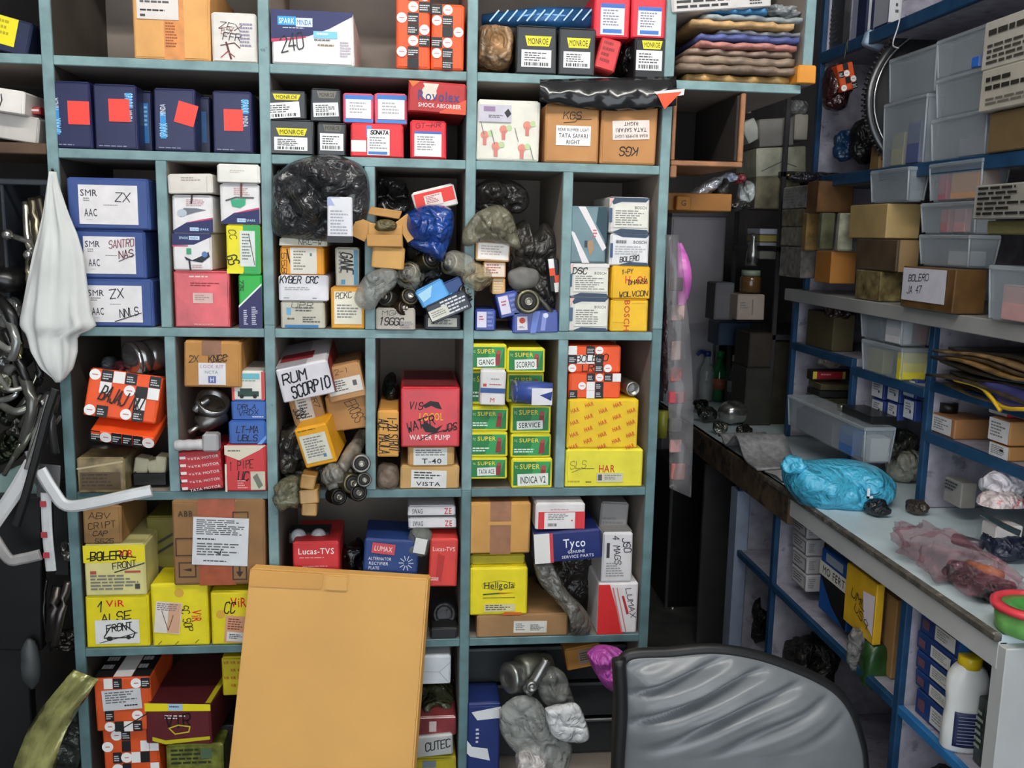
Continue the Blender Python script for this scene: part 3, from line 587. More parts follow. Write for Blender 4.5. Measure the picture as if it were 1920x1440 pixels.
# --- second cell
bx('foil_packet', 'shiny red foil carton with white tag at the cell bottom', 326, 508, 432, 611, .0, .25, M('#c2444a', .2, .3, var=.2, coat=.6, bump=.25), [ln('#e6c9c4', .28, .08, .78, .13, 1), st('#d9b8b0', .34, .38, .7, .56, [ln('#a88', .1, .2, .9, .8, 3)]), ln('#8a1a20', .3, .2, .85, .28, 2), ln('#e0a9a4', .35, .93, .7, .96, 1)], cat='box')
bx('carton', 'narrow green and navy carton with white writing beside the red foil carton', 447, 514, 492, 612, .0, .25, '#33b04a', [p('#2c2a5c', [(0, .62), (1, .2), (1, 1), (0, 1)]), p('#e8efe6', [(0, .58), (1, .16), (1, .2), (0, .62)]), hw('#163a1c', '775', .12, .2, .08, .5, 90, .16), ln('#d8d8e8', .2, .66, .4, .95, 8), ln('#d8d8e8', .55, .6, .8, .95, 10)])
def mind(flip, mirror):
    if not flip: pr = [p(NAVY, [(0, 1), (0, .95), (.35, .72), (1, .62), (1, 1)]), p('#c23a62', [(.3, .74), (.7, .64), (1, .58), (1, .62), (.7, .68)]), r('#cfe6f5', .42, .86, .64, .95), t('#2a68a8', 'MINDA', .53, .905, .05, .2), t('#bfe0f5', 'SPARK', .78, .905, .06, .24), ln('#c9a0a0', .35, .1, .85, .3, 4)]
    else: pr = [p(NAVY, [(0, 0), (1, 0), (1, .08), (.55, .3), (0, .32)]), p('#c23a62', [(0, .32), (.4, .32), (.4, .35), (0, .36)]), t('#bfe0f5', 'SPARK', .3, .12, .07, .24), r('#cfe6f5', .43, .07, .7, .17), t('#2a68a8', 'MINDA', .56, .12, .06, .22), ln('#c9a0a0', .5, .84, .9, .95, 2)]
    return pr+mirror
bx('carton', 'white carton with inverted navy swoosh and dark mirror picture', 323, 437, 398, 507, .0, .2, '#e6e2e2', mind(True, [p('#1d2130', [(.3, .62), (.5, .72), (.85, .55), (.92, .48), (.95, .62), (.75, .78), (.35, .72)]), d('#5a7db4', .82, .56, .08), r('#3f9a6c', .36, .4, .48, .56), sk('#1d2130', [(.42, .7), (.45, .98)], .05)]), group='white mirror cartons')
bx('carton', 'white carton with silver mirror picture above the inverted one', 323, 366, 400, 437, .0, .2, '#e8e4e4', mind(False, [p('#6d727c', [(.12, .45), (.3, .34), (.6, .34), (.85, .38), (.6, .44), (.42, .5), (.2, .58)]), d('#b9c3cf', .24, .47, .1, 1.3), sk('#3a2a28', [(.5, 0), (.48, .2)], .05)]), group='white mirror cartons')
bx('carton', 'flat cream carton lying on the left mirror carton', 314, 326, 400, 363, -.01, .2, '#dcd6cd', [ln('#a89b92', .3, .15, .75, .4, 2), sk('#c0b8a8', [(.88, .1), (.86, .9)], .03)], rot=-2)
bx('carton', 'yellow and green carton with white label and pen scrawl', 424, 421, 489, 512, .0, .22, '#f0e322', [r('#37a653', .5, 0, 1, 1), r('#f0e322', 0, .9, .48, 1), st('#dfe4de', .4, .12, .85, .85, [ln('#777', .15, .08, .85, .85, 9), sk('#333', [(.6, .1), (.95, .95)], .02)]), hw('#4d4a12', 'GS', .18, .72, .22, .3, 70, .12), hw('#55521a', 'CC', .2, .2, .14, .3, 80, .1)])
bx('carton', 'white carton with green headlamp picture beside the yellow green one', 413, 344, 487, 419, .0, .22, '#e6e3e2', mind(False, [p('#3aa57c', [(.26, .4), (.66, .36), (.64, .52), (.5, .6), (.3, .56)]), sk('#555', [(.15, .42), (.4, .34), (.85, .34)], .04), sk('#6d3a34', [(.55, 0), (.54, .3)], .05)]), group='white mirror cartons')
bx('carton', 'flat white carton with rounded ends at the very top of its cell', 406, 308, 488, 342, -.01, .2, '#e9e6de', [ln('#c8bfb4', .3, .3, .7, .5, 2)])
# --- third cell
bx('carton', 'grey white carton with blue bar and printed lines at the cell bottom', 525, 565, 610, 612, .0, .2, '#c3bfae', [r('#2f74a8', .1, .86, .85, .97), r('#6aa6cc', .14, .22, .24, .48), hw('#4a4a40', 'UPR', .5, .12, .2, .5, 0, .1), ln('#555', .34, .2, .85, .4, 2), ln('#555', .16, .6, .44, .72, 1), ln('#555', .5, .55, .9, .8, 3)])
bx('carton', 'orange edged carton with cream label and pen letters at the cell corner', 620, 538, 684, 615, .0, .2, '#eaa839', [st('#ece6d0', .1, .1, .92, .88, [hw('#222', 'RCKC', .35, .12, .18, .6, -6, .12), ln('#888', .1, .4, .9, .85, 5)])])
bx('carton', 'white carton with pen words along its upper edge above the grey one', 522, 516, 616, 564, -.004, .2, '#e2e0e4', [hw('#1e1e26', 'KYBER CRC', .42, .16, .26, .78, 0, .15), ln('#aaa', .12, .45, .8, .6, 2), ln('#777', .1, .86, .24, .93, 1), ln('#777', .68, .86, .78, .93, 1)])
bx('carton', 'orange ended carton with cream label in the middle of a stack of three', 524, 462, 608, 515, .0, .2, '#f0a024', [st('#e6e0d2', .24, .03, .84, .97, [ln('#8a8578', .12, .12, .6, .9, 7), r('#5f8f8a', .74, .2, .82, .32)]), hw('#2e1c08', '558', .1, .6, .18, .5, 90, .12), sk('#2e1c08', [(.17, .1), (.2, .4), (.3, .85)], .05)])
bx('carton', 'thin cream carton with pen marks under the black bag', 523, 446, 614, 462, -.008, .2, '#cfcbb8', [hw('#333', 'NKC-W', .65, .5, .6, .5, 0, .12)])
bx('carton', 'upright cream carton with scrawled letters and blue stripe', 628, 464, 673, 535, .0, .16, '#c8c2b0', [r('#4f8aa8', .8, .05, .97, .95), hw('#222', 'GANE', .5, .4, .3, .9, 90, .12), r('#4f92b8', .25, .82, .42, .94), ln('#777', .15, .1, .3, .7, 6)])
BG = M('#2e2f31', .22, coat=.35, var=.2)
pillow('plastic_bag', 'large crumpled black plastic bag bulging out over the third row board', 'bag', [(512,330),(545,305),(600,290),(650,296),(688,325),(690,400),(660,450),(600,452),(545,446),(510,430)], -.01, .13, BG, .45, 13, 1, 24)
blob('plastic_bag', 'pale clear plastic folds beside the large black bag', 'bag', 506, 306, 560, 440, -.05, .16, M('#7f9396', .18, 0, .55), .4, 2.6, 2, rest=False)
o = bx('label_pouch', 'white printed label pouch hanging in front of the black bag', 613, 368, 662, 455, -.085, .006, '#d9dadf', [r('#9fa8cf', 0, .02, .5, .2), ln('#9b9ba3', .12, .3, .85, .85, 8), r('#222428', 0, .86, 1, 1)], cat='label', rest=False, flap=False, tilt=-4)
# --- fourth cell: jumble
blob('plastic_bag', 'glossy black bag in the upper left of the jumbled cell', 'bag', 690, 322, 778, 408, .02, .2, M('#1d1c1d', .15, coat=.5), .4, 3, 4, rest=False)
bx('carton', 'red and white carton tilted at the top of the jumbled cell', 774, 352, 856, 393, .03, .12, '#ece4de', [r('#e0392f', .04, .1, .97, .74), st('#e9d9d2', .26, .26, .68, .78, [ln('#a55', .1, .1, .9, .8, 5)])], rot=-15)
# open torn cardboard box
c0 = onY(722, 430, -.03); e = empty('torn_carton', c0); KB = card('#bf8f50')
for nm, ctr, sz, rz in (('body', (0, .03, -.012), (.072, .07, .05), 0), ('side_flap', (-.048, .0, .0), (.034, .004, .042), 25), ('side_flap', (.046, .0, .004), (.03, .004, .05), -35), ('top_flap', (0, .01, .034), (.064, .006, .018), 8), ('front_flap', (0, -.012, -.022), (.07, .004, .026), 0)):
    bm = bmesh.new(); boxbm(bm, -sz[0]/2, -sz[1]/2, -sz[2]/2, sz[0]/2, sz[1]/2, sz[2]/2, .0015, .003, random.Random(nm)); k_ = link(nm, fin(bm, nm), KB, e); k_.matrix_local = Matrix.Translation(ctr) @ Matrix.Rotation(math.radians(rz), 4, 'Y')
lump('wrapped_content', None, None, Vector((0, -.008, .008)), (.026, .02, .014), M('#5c5232', .4), .25, 2, 8, 3, parent=e)
tag(e, 'torn open brown cardboard box with spread flaps above the clear bags', 'box')
bx('carton', 'small plain tan carton right below the torn open one', 697, 462, 759, 504, -.035, .09, card('#c89a58'), rot=4, rest=False)
pillow('plastic_bag', 'shiny royal blue plastic bag in the middle of the jumbled cell', 'bag', [(760,400),(800,384),(846,392),(850,430),(838,470),(828,492),(800,478),(768,462),(755,440)], .0, .11, M('#14408e', .16, coat=.6, var=.2), .4, 16, 6)
pillow('plastic_bag', 'cloudy clear plastic bag hanging out at the left of the jumbled cell', 'bag', [(672,535),(690,512),(720,502),(745,510),(742,535),(715,560),(700,580),(676,578),(664,560)], -.03, .05, M('#a3a59f', .14, 0, .5, coat=.3), .4, 18, 7)
CLR = M('#b5b3a8', .14, 0, .42)
for i, (a, b, c_, e_, yy, rt, cc) in enumerate(((738, 488, 800, 548, -.03, 10, CLR), (828, 470, 900, 520, -.05, 20, CLR), (862, 492, 928, 548, -.05, 30, M('#c9b48a', .16, 0, .5)))):
    blob('plastic_bag', ('leftmost', 'middle', 'rightmost')[i]+' of three small clear bags with metal parts in the jumbled cell', 'bag', a, b, c_, e_, yy, .1, cc, .3, 2.6, 20+i, 3, rot=rt, rest=False, group='clear part bags')
bush = [(800, 490, (.5, -.8, .3), .022, .04, '#57503f', 'dark bushing under the blue bag in the jumbled cell'), (852, 496, (-.7, -.7, .2), .024, .04, '#b9ad8e', 'pale brass coloured bushing inside the middle clear bag'), (768, 515, (-.3, -.9, .3), .022, .04, '#8c8264', 'olive bushing inside the left clear bag'), (765, 560, (.3, -.9, .4), .02, .035, '#585140', 'brown bushing above the scrawled carton in the jumbled cell'), (728, 560, (-.5, -.8, .3), .018, .03, '#6b6a60', 'small steel bushing at the left of the jumbled cell'), (745, 580, (.6, -.7, .2), .016, .05, '#5c4a3c', 'rusty brown bushing lowest left in the jumbled cell'), (872, 550, (.4, -.9, .3), .02, .03, '#5a5a58', 'dark steel bushing next to the middle post'), (898, 520, (.1, -.9, .2), .014, .03, '#a9a294', 'pale bushing in front of the middle post')]
for a, b, ax, R_, L_, cc, lb in bush: bushing(lb, a, b, .01, ax, R_, L_, cc, 'loose bushings in the jumbled cell')
bx('carton', 'cream carton scrawled with letters at the bottom of the jumbled cell', 704, 578, 780, 624, -.01, .14, '#b9b1a4', [hw('#222', 'MGR', .4, .2, .22, .5, 0, .1), hw('#1c1c1c', '1SGGC', .4, .6, .34, .62, 2, .14), ln('#888', .6, .6, .95, .95, 4)])
bx('carton', 'white labelled dark carton at the bottom right of the jumbled cell', 795, 588, 864, 618, .0, .14, '#2a3038', [st('#cfcdbd', .1, .25, .9, .8, [ln('#555', .1, .2, .9, .8, 3)])])
bx('packet', 'light blue foil packet lying askew in the jumbled cell', 782, 532, 840, 568, -.02, .03, M('#4f96cf', .2, .2), [p('#a9d8f0', [(.05, .2), (.6, .1), (.4, .6), (.1, .7)])], cat='packet', rot=-28, rest=False)
bx('packet', 'navy blue foil packet next to the light blue one', 828, 524, 872, 560, .0, .03, M('#1e3f78', .2, .2), [p('#3fa0c8', [(.05, .7), (.4, .6), (.3, 1), (.05, 1)])], cat='packet', rot=-25, rest=False)
bx('packet', 'black and white striped packet with cream tag in the jumbled cell', 800, 558, 882, 594, -.03, .03, M('#2a2e3a', .3), [ln('#d8dce2', .35, .05, .95, .95, 5), st('#d6d5c6', .02, .3, .48, .85, [ln('#888', .1, .2, .9, .8, 3)])], cat='packet', rot=-24, rest=False)
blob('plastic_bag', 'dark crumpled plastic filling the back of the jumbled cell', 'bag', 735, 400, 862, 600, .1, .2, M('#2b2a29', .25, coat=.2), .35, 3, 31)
# --- fifth cell
pillow('plastic_bag', 'black crumpled bag at the top left of the cell right of the middle post', 'bag', [(890,350),(920,334),(960,338),(985,355),(992,380),(975,400),(940,398),(905,396),(888,385)], .05, .1, M('#2c2a28', .2, coat=.4), .5, 18, 9)
pillow('plastic_bag', 'olive grey clear bag wrapped over the middle post', 'bag', [(868,432),(885,408),(905,392),(935,385),(958,400),(972,440),(975,468),(945,458),(905,452),(880,462),(866,455)], -.03, .07, M('#77735f', .2, 0, .8, coat=.3), .45, 16, 12)
pillow('plastic_bag', 'big dull black plastic heap behind the small white cartons', 'bag', [(950,430),(985,412),(1000,440),(1020,418),(1040,440),(1050,500),(1050,570),(1040,615),(960,615),(945,540),(945,480)], .1, .14, M('#3a3733', .3, coat=.2), .45, 14, 13)
bx('carton', 'small carton third from the top of the little stack beside the post', 922, 520, 948, 552, .0, .06, '#e2b06a', [ln('#d9d3c4', .1, .1, .9, .9, 5)], rest=False)
bx('carton', 'small carton second from the top of the little stack beside the post', 905, 490, 950, 521, -.01, .07, '#d9a05a', [st('#ead9c8', .05, .08, .92, .92, [ln('#a66', .1, .1, .9, .85, 4)])], rest=False)
bx('carton', 'small white faced carton topmost of the little stack beside the post', 892, 454, 957, 490, -.02, .08, '#e6b77c', [st('#f3ece4', .05, .04, .95, .9, [ln('#c9b8ae', .1, .15, .9, .8, 4)])], rest=False, rot=2)
lump('pouch', 'grey oval cloth pouch right of the little carton stack', 'pouch', onY(980, 522, .0), (.036, .02, .026), M('#6e6c68', .6), .1, 1.5, 3, 4, 2.2)
bx('packet', 'orange black and white checkered packet upright at the right wall of the cell', 1028, 484, 1050, 548, .02, .03, BLK, [r('#efece8', .1, .0, .6, .28), r('#e8502a', .1, .28, .6, .5), r('#e8502a', .5, .5, .98, .78), r('#efece8', .4, .72, .95, 1)], cat='packet', rot=-8, rest=False)
BP = M('#33479a', .3, coat=.2)
for i, (a, b, c_, e_, rt, lb) in enumerate(((890, 580, 930, 622, 0, 'leftmost blue and white packet on the cell floor'), (932, 548, 974, 594, -14, 'blue and white packet lying on top between the other two'), (960, 583, 1048, 624, -2, 'widest blue packet with red emblem on the cell floor'))):
    pr = [r('#ded9ea', .1, .1, .55, .85), ln('#b0344a', .2, .3, .45, .55, 2), ln('#7f8fd0', .6, .1, .95, .9, 4)] if i < 2 else [st('#e2dbe2', .1, .22, .32, .85, [d('#c8452e', .5, .3, .22), ln('#555', .2, .7, .8, .9, 2)]), p('#6f86cf', [(.45, 0), (.6, 0), (.5, 1), (.38, 1)]), p('#8796d6', [(.65, .1), (.75, .1), (.7, .9), (.6, .9)]), d('#dfe2f2', .72, .2, .12)]
    bx('packet', lb, a, b, c_, e_, -.005, .1, BP, pr, cat='packet', rot=rt, rest=(i != 1), group='blue part packets')
bushing('olive rubber bushing seen end on among the blue packets', 986, 566, -.0, (.1, -1, .1), .026, .05, '#7d7a63')
rod('lever', 'thin dark lever leaning at the right of the blue packets', 'lever', [(1000, 548, .02), (1022, 572, 0), (1038, 592, 0)], .006, M('#3a3835', .4))
# --- sixth cell
def bosch(extra=(), navy_top=True): return [p('#33475f', [(0, 0), (1, 0), (.9, .12), (.3, .12), (.1, .2)]) if navy_top else r('#e8e4e0', 0, 0, 1, .1), p('#33475f', [(.1, .97), (.3, .88), (.95, .9), (1, 1), (.15, 1)]), r('#3f5a78', 0, .3, .08, .7), p('#e3b8ae', [(0, .02), (.12, .02), (0, .25)]), st('#e6e4d8', .12, .2, .96, .84, [t('#444', 'BOSCH', .78, .12, .13, .36), ln('#8a8a86', .04, .25, .95, .95, 7)] + list(extra))]
WB = '#dcd9d2'
bx('carton', 'lowest white and navy carton in the left stack of its cell', 1067, 557, 1141, 617, .0, .2, WB, bosch(), group='white and navy spare cartons')
bx('carton', 'white and navy carton with pen letters below the striped one', 1066, 494, 1142, 555, .0, .2, WB, bosch([hw('#1c1c1c', 'DSC', .18, .02, .28, .44, 0, .16)], False), group='white and navy spare cartons')
bx('carton', 'grey teal carton with white diagonal stripes and torn brown patch', 1068, 387, 1138, 492, .0, .2, M('#6f8a92', .4), [p('#e9e2e2', [(.2, 0), (.4, 0), (1, .72), (.9, .78)]), p('#e9e2e2', [(0, .42), (.12, .46), (.55, 1), (.35, 1)]), p('#24424e', [(.75, 0), (1, 0), (1, .65), (.7, .3)]), ln('#d05a66', .62, .4, .74, .56, 3), p('#a98a6a', [(.45, .62), (.62, .58), (.66, .75), (.55, .88)]), r('#2f3f46', .4, .6, .48, .72)])
bx('carton', 'yellow carton with tall red vertical lettering at the cell bottom', 1144, 561, 1216, 617, .0, .2, '#f2c022', [t('#c83a1e', 'BOSCH', .43, .5, .18, .82, 90), ln('#d8a818', .55, .1, .95, .15, 1), ln('#e0a51c', .05, .7, .95, .74, 1)])
bx('carton', 'yellow carton with red print and black pen words above the lettered one', 1145, 499, 1220, 560, -.003, .2, '#f0b81c', [t('#d8402a', 'H  OL', .64, .4, .24, .6), hw('#222', '1-PY', .4, .16, .14, .3, -8, .14), hw('#1f1f1f', 'DHANSA', .68, .46, .14, .5, -6, .14), hw('#222', 'WOLVCON', .58, .84, .16, .74, -4, .14)])
bx('carton', 'white carton with barcode and pen words in the right stack', 1143, 438, 1218, 498, .0, .2, '#e6e6e6', [p('#33475f', [(.1, 0), (1, 0), (.9, .12), (.3, .1)]), r('#36527a', 0, .3, .07, .75), bc('#222', .14, .2, .4, .3), t('#555', 'BOSCH', .75, .25, .1, .34), ln('#b5b5b8', .12, .38, .9, .68, 4), hw('#1c1c1c', 'BOLERO', .5, .78, .16, .5, -6, .14), p('#33475f', [(.2, .98), (.5, .88), (.95, .9), (1, 1)])])
bx('carton', 'topmost white and navy carton of the right stack', 1141, 370, 1218, 437, .0, .2, WB, bosch(), group='white and navy spare cartons')

# --- row 4, first cell
bx('carton', 'dirty brown carton wrapped in yellowed clear tape on the cell floor', 144, 858, 236, 924, -.01, .14, M('#8d7c58', .35, var=.4, scale=30, coat=.3), [r('#57452c', .06, .4, .9, .9), ln('#3c2f20', .1, .45, .85, .85, 4), sk('#b9a987', [(.02, .3), (.95, .1)], .05)])
e = empty('black_tray', onY(280, 912, .02)+Vector((0, .05, 0)))
slab('tray_floor', -.036, -.045, 0, .036, .045, .004, M('#1d1d1d', .4), e)
for a in ((-.036, -.045, 0, .036, -.04, .028), (-.036, .04, 0, .036, .045, .028), (-.036, -.045, 0, -.031, .045, .028), (.031, -.045, 0, .036, .045, .028)): slab('tray_wall', *a, M('#1d1d1d', .4), e)
tag(e, 'black open tray holding broken white pieces', 'tray')
for i, (a, b, c_, e_, rt) in enumerate(((250, 858, 278, 892, 12), (275, 862, 300, 894, -15), (290, 855, 312, 895, 8))): bx('plastic_piece', ('left', 'middle', 'right')[i]+' broken ivory piece in the black tray', a, b, c_, e_, .04, .04, '#c9c3a4', cat='plastic', rot=rt, rest=False, flap=False)
lathe('brake_disc', 'dull steel disc lying flat under the tilted checker carton', 'disc', onY(205, 834, .12), (0, -.35, 1), [(0, .05), (0, .068), (.006, .07), (.01, .07), (.012, .05), (.022, .045), (.024, .03)], steel('#66645f', .35))
bx('carton', 'tilted orange checker carton with black scrawl in the cell beside the white cloth', 160, 712, 297, 800, -.02, .18, ORG, {'F': chk(['ckwkok', 'owocKw', 'oooowo', 'ckocko']) + [hw('#2a1512', 'BAJAJ NU', .5, .55, .3, .6, 10, .1), sk('#222', [(.66, .4), (.8, .95)], .02)], 'T': chk(['koko'])}, rot=8, tilt=-10, rest=False)
bx('end_panel', 'lower sloping checker end of the tilted carton, a second flat checker packet', 168, 798, 290, 822, -.035, .1, ORG, chk(['kckkkc']), rot=8, tilt=18, rest=False, flap=False, cat='packet')
c0 = onY(276, 668, .08); e = empty('piston', c0)
lathe('cup', None, None, Vector((0, 0, 0)), (-.6, -.6, -.1), [(-.04, .03), (-.03, .036), (.0, .036), (.002, .034), (.008, .034), (.01, .037), (.03, .037), (.03, .031), (-.02, .028)], steel('#a5a5a4', .2), parent=e)
lathe('rim_band', None, None, Vector((-.022, -.022, -.004)), (-.6, -.6, -.1), [(0, .03), (0, .0385), (.007, .0385), (.007, .03)], steel('#c8c8c8', .15), parent=e)
tag(e, 'shiny steel piston cup leaning in the upper right of the cell beside the white cloth', 'car part')
for i, (a, b, c_, e_, cc, lb) in enumerate(((186, 668, 215, 708, '#5f6468', 'grey wrapped part lying behind the tilted checker carton'), (208, 675, 242, 712, '#7a3a40', 'dark red wrapped part lying behind the tilted checker carton'), (232, 680, 268, 712, '#77776c', 'olive grey wrapped part lying behind the tilted checker carton'))):
    blob('wrapped_part', lb, 'car part', a, b, c_, e_, .06, .08, M(cc, .3, coat=.3), .3, 2.4, 40+i, 3, rest=False)
# --- second cell
RW = M('#c3333a', .3, coat=.25)
o = bx('wrapped_pack', 'red pack wrapped in white lettered film on the cell floor', 337, 846, 417, 918, -.012, .16, RW, [q for i in range(5) for q in (r('#b92a32', 0, i/5, 1, i/5+.11), t('#e6d8d4', 'TATA MOTOR', .58, i/5+.155, .07, .75, -6), r('#e6dcd6', .02, i/5+.1, .16, i/5+.17))], cat='packet', rot=-3)
bx('carton', 'red and cream carton with pen letters and pump picture', 421, 834, 500, 909, -.008, .16, '#cf3a3e', [p('#ddd3bd', [(0, .0), (1, 0), (.85, .1), (.35, .32), (0, .2)]), ln('#666', .08, .1, .55, .16, 1), r('#ddd3bd', 0, .4, .05, 1), st('#c9c3ae', .62, .56, .97, .96, [p('#6f7465', [(.15, .3), (.45, .1), (.85, .75), (.55, .95)])]), hw('#4a1a1a', '1 PIPE', .4, .42, .18, .6, -6, .08), hw('#2a1212', 'UC', .45, .66, .2, .28, 0, .12), ln('#e8a8a0', .3, .75, .55, .95, 4)])
BB = M('#2f5fae', .35)
bx('carton', 'lower blue carton with black pen letters against the second post', 429, 789, 500, 832, -.005, .16, BB, [hw('#10142c', 'LT-MA', .5, .35, .28, .6, 0, .12), hw('#10142c', 'UBLS', .5, .72, .26, .55, 0, .12), p('#6f9ad8', [(.75, 1), (1, .6), (1, .75), (.88, 1)])], group='blue pen marked cartons')
bx('carton', 'upper blue carton with black pen letters under the white car carton', 433, 751, 500, 788, .0, .16, BB, [hw('#10142c', 'DRLA', .45, .3, .24, .55, 0, .12), hw('#10142c', 'VRDX', .5, .6, .26, .6, -4, .12), ln('#dfe8f4', .6, .8, .95, .9, 1)], group='blue pen marked cartons')
bx('carton', 'small white carton with red sides and a green car picture', 434, 696, 497, 748, .0, .16, '#e4e0d6', [r('#c84a46', 0, 0, .08, 1), r('#c84a46', .9, 0, 1, 1), r('#6fb7c6', .12, .06, .85, .26), ln('#4f8a6e', .2, .3, .75, .36, 1), r('#1f3a34', .25, .58, .62, .7), r('#24443c', .18, .68, .82, .86), d('#111', .3, .86, .07), d('#111', .7, .86, .07)])
bx('carton', 'brown carton with lock kit label and crossed out pen note', 344, 640, 452, 726, -.01, .24, card('#c08a4a'), [hw('#241a10', '2X', .18, .38, .14, .18, -4, .1), hw('#241a10', 'KNCC', .6, .36, .14, .34, -6, .14), sk('#241a10', [(.45, .48), (.78, .3)], .016), st('#dfdde0', .26, .46, .74, .94, [t('#b58a9c', 'LOCK KIT', .5, .16, .15, .86), t('#7f9a88', 'NCTA', .48, .42, .14, .5), r('#5c66a4', .36, .6, .64, .92), t('#e8e8f0', 'H', .5, .76, .22, .16)])], tape=('#8f5f3e', .32, .66, 0, .3), rot=1, rest=False)
lathe('clamp_ring', 'steel clamp ring below the lock kit carton', 'ring', onY(398, 758, .04), (.35, -.55, .75), [(-.008, .028), (-.008, .036), (.012, .036), (.012, .028), (.002, .026)], steel('#8f8f8e', .25))
rod('clamp_bolt', 'short bolt below the left end of the clamp ring', 'bolt', [(366, 770, .02), (372, 762, .02), (392, 748, .03)], .007, steel('#a2a2a0'))
c0 = onY(395, 788, .03); e = empty('fuel_pump', c0)
lathe('barrel', None, None, Vector((0, 0, 0)), (-.8, -.4, -.35), [(-.035, .012), (-.03, .019), (.02, .019), (.022, .016), (.028, .015)], steel('#7f7d7a', .3), parent=e)
rod('nozzle', None, None, [(-.02, -.01, -.01), (-.042, -.02, -.022)], .005, steel('#c0bdb5'), parent=e, raw=True)
tag(e, 'grey cylindrical pump with thin nozzle lying in the cell under the lock kit carton', 'car part')
c0 = onY(370, 835, -.02); e = empty('elbow_pipe', c0); PL = M('#c4c2c2', .4)
rod('ribbed_pipe', None, None, [(-.045, 0, 0), (-.02, 0, .001), (.012, 0, .002)], [.011, .012, .011, .012, .011, .012, .011], PL, parent=e, raw=True, curved=True)
bm = bmesh.new(); boxbm(bm, .012, -.012, -.012, .045, .02, .026, .004); k_ = link('connector', fin(bm, 'connector'), M('#a9a7a8', .4), e)
tag(e, 'light grey plastic elbow pipe lying on the red film pack', 'pipe')
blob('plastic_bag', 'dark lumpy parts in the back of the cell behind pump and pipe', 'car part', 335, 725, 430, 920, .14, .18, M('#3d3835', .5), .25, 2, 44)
# --- third cell
bx('carton', 'brown carton with tape leaning at the right wall of the cell', 612, 738, 690, 806, .02, .2, card('#b5834c'), [hw('#3a2716', 'EROSS', .7, .5, .3, .6, 70, .06)], rot=-8, rest=False)
bx('carton', 'brown carton with white printed label under the white marker carton', 545, 735, 606, 800, .015, .16, card('#b08455'), [st('#cfc9c0', .2, .1, .7, 1, [ln('#555', .15, .05, .85, .95, 9), hw('#1c1c1c', '338', .1, .5, .3, .7, 80, .1)]), hw('#222', 'GR7', .82, .3, .14, .5, 80, .12)], rot=-14, rest=False)
bx('carton', 'brown carton with long white label beside the white marker carton', 610, 685, 682, 750, .0, .2, card('#b98a5a'), [st('#d6d1c8', .05, .35, .95, .8, [ln('#555', .1, .1, .6, .85, 5), r('#555', .74, .25, .86, .6)]), hw('#5a2a1c', '2-1', .5, .15, .14, .4, 0, .1)], rot=-13, rest=False)
bx('carton', 'white carton with large black marker words and a red top, tipped sideways', 520, 672, 620, 738, -.03, .22, '#dedadf', {'F': [hw('#17171c', 'RUM', .32, .3, .3, .5, -4, .14), hw('#17171c', 'SCORPIO', .58, .68, .34, .78, -6, .13)], 'R': [r('#8f2a30', 0, 0, 1, 1)], 'T': [r('#a9a4a8', 0, 0, .6, 1), r('#8f2a30', .05, .5, .7, .8)]}, rot=-12, tilt=6, rest=False)
PM = M('#34302a', .35, var=.35, scale=30, coat=.3)
blob('plastic_bag', 'dark plastic bag of parts sagging at the left of the cell', 'bag', 505, 790, 590, 905, -.03, .18, PM, .4, 3, 14, rest=False)
blob('plastic_bag', 'dark clear bag lying over the cell floor under the yellow carton', 'bag', 520, 860, 690, 925, -.02, .2, M('#4a463c', .3, coat=.3), .35, 3, 15)
bx('carton', 'yellow orange carton with white label tumbled in front of the part heap', 565, 790, 630, 868, -.04, .12, '#e8a51e', {'F': [st('#dcd8c6', .1, .18, .9, .88, [ln('#888', .12, .1, .9, .85, 8), r('#5f86a8', .7, .75, .82, .88)]), ln('#8a5a10', .1, .05, .9, .1, 1)]}, rot=-14, tilt=8, yaw=-8, rest=False)
blob('plastic_bag', 'crinkled clear bag with olive parts hanging over the edge below the yellow carton', 'bag', 505, 895, 580, 968, -.06, .1, M('#77745c', .2, 0, .75, coat=.3), .4, 3, 16, 4, rest=False)
for i, (a, b, c_, e_) in enumerate(((563, 890, 592, 918), (561, 918, 598, 945), (565, 943, 594, 968))): bx('carton', ('top', 'middle', 'lowest')[i]+' of three tiny taped brown cartons hanging over the fourth row board', a, b, c_, e_, -.06, .05, M('#a87f42', .3, coat=.4, var=.25), rot=(10, -4, 4)[i], rest=False, flap=False, group='tiny taped cartons')
blob('plastic_bag', 'shiny clear bag of metal parts in the middle of the cell front', 'bag', 596, 865, 665, 925, -.06, .09, M('#a3a095', .12, 0, .6, coat=.3), .38, 3, 17, 4, rot=-25, rest=False)
bl = [(676, 868, 'steel bushing end at the right wall, uppermost of the heap'), (680, 898, 'small dark ring end at the right wall below the uppermost bushing'), (668, 922, 'dark bushing hanging lowest right on the board edge'), (630, 930, 'dark round rubber cap hanging on the board edge'), (655, 905, 'olive bushing in the middle of the heap front')]
for i, (a, b, lb) in enumerate(bl): bushing(lb, a, b, -.03, (.15+.1*i, -1, .15), (.02, .016, .019, .018, .022)[i], .04, ('#8b8984', '#77756f', '#3c3833', '#2e2b28', '#726c55')[i], 'bushings on the fourth row heap')
rod('wrapped_shaft', 'long plastic wrapped shaft leaning at the right of the heap', 'shaft', [(682, 812, .08), (660, 850, .02), (638, 880, -.02)], [.016, .018, .016], M('#7d766a', .2, coat=.5, var=.4, scale=40))
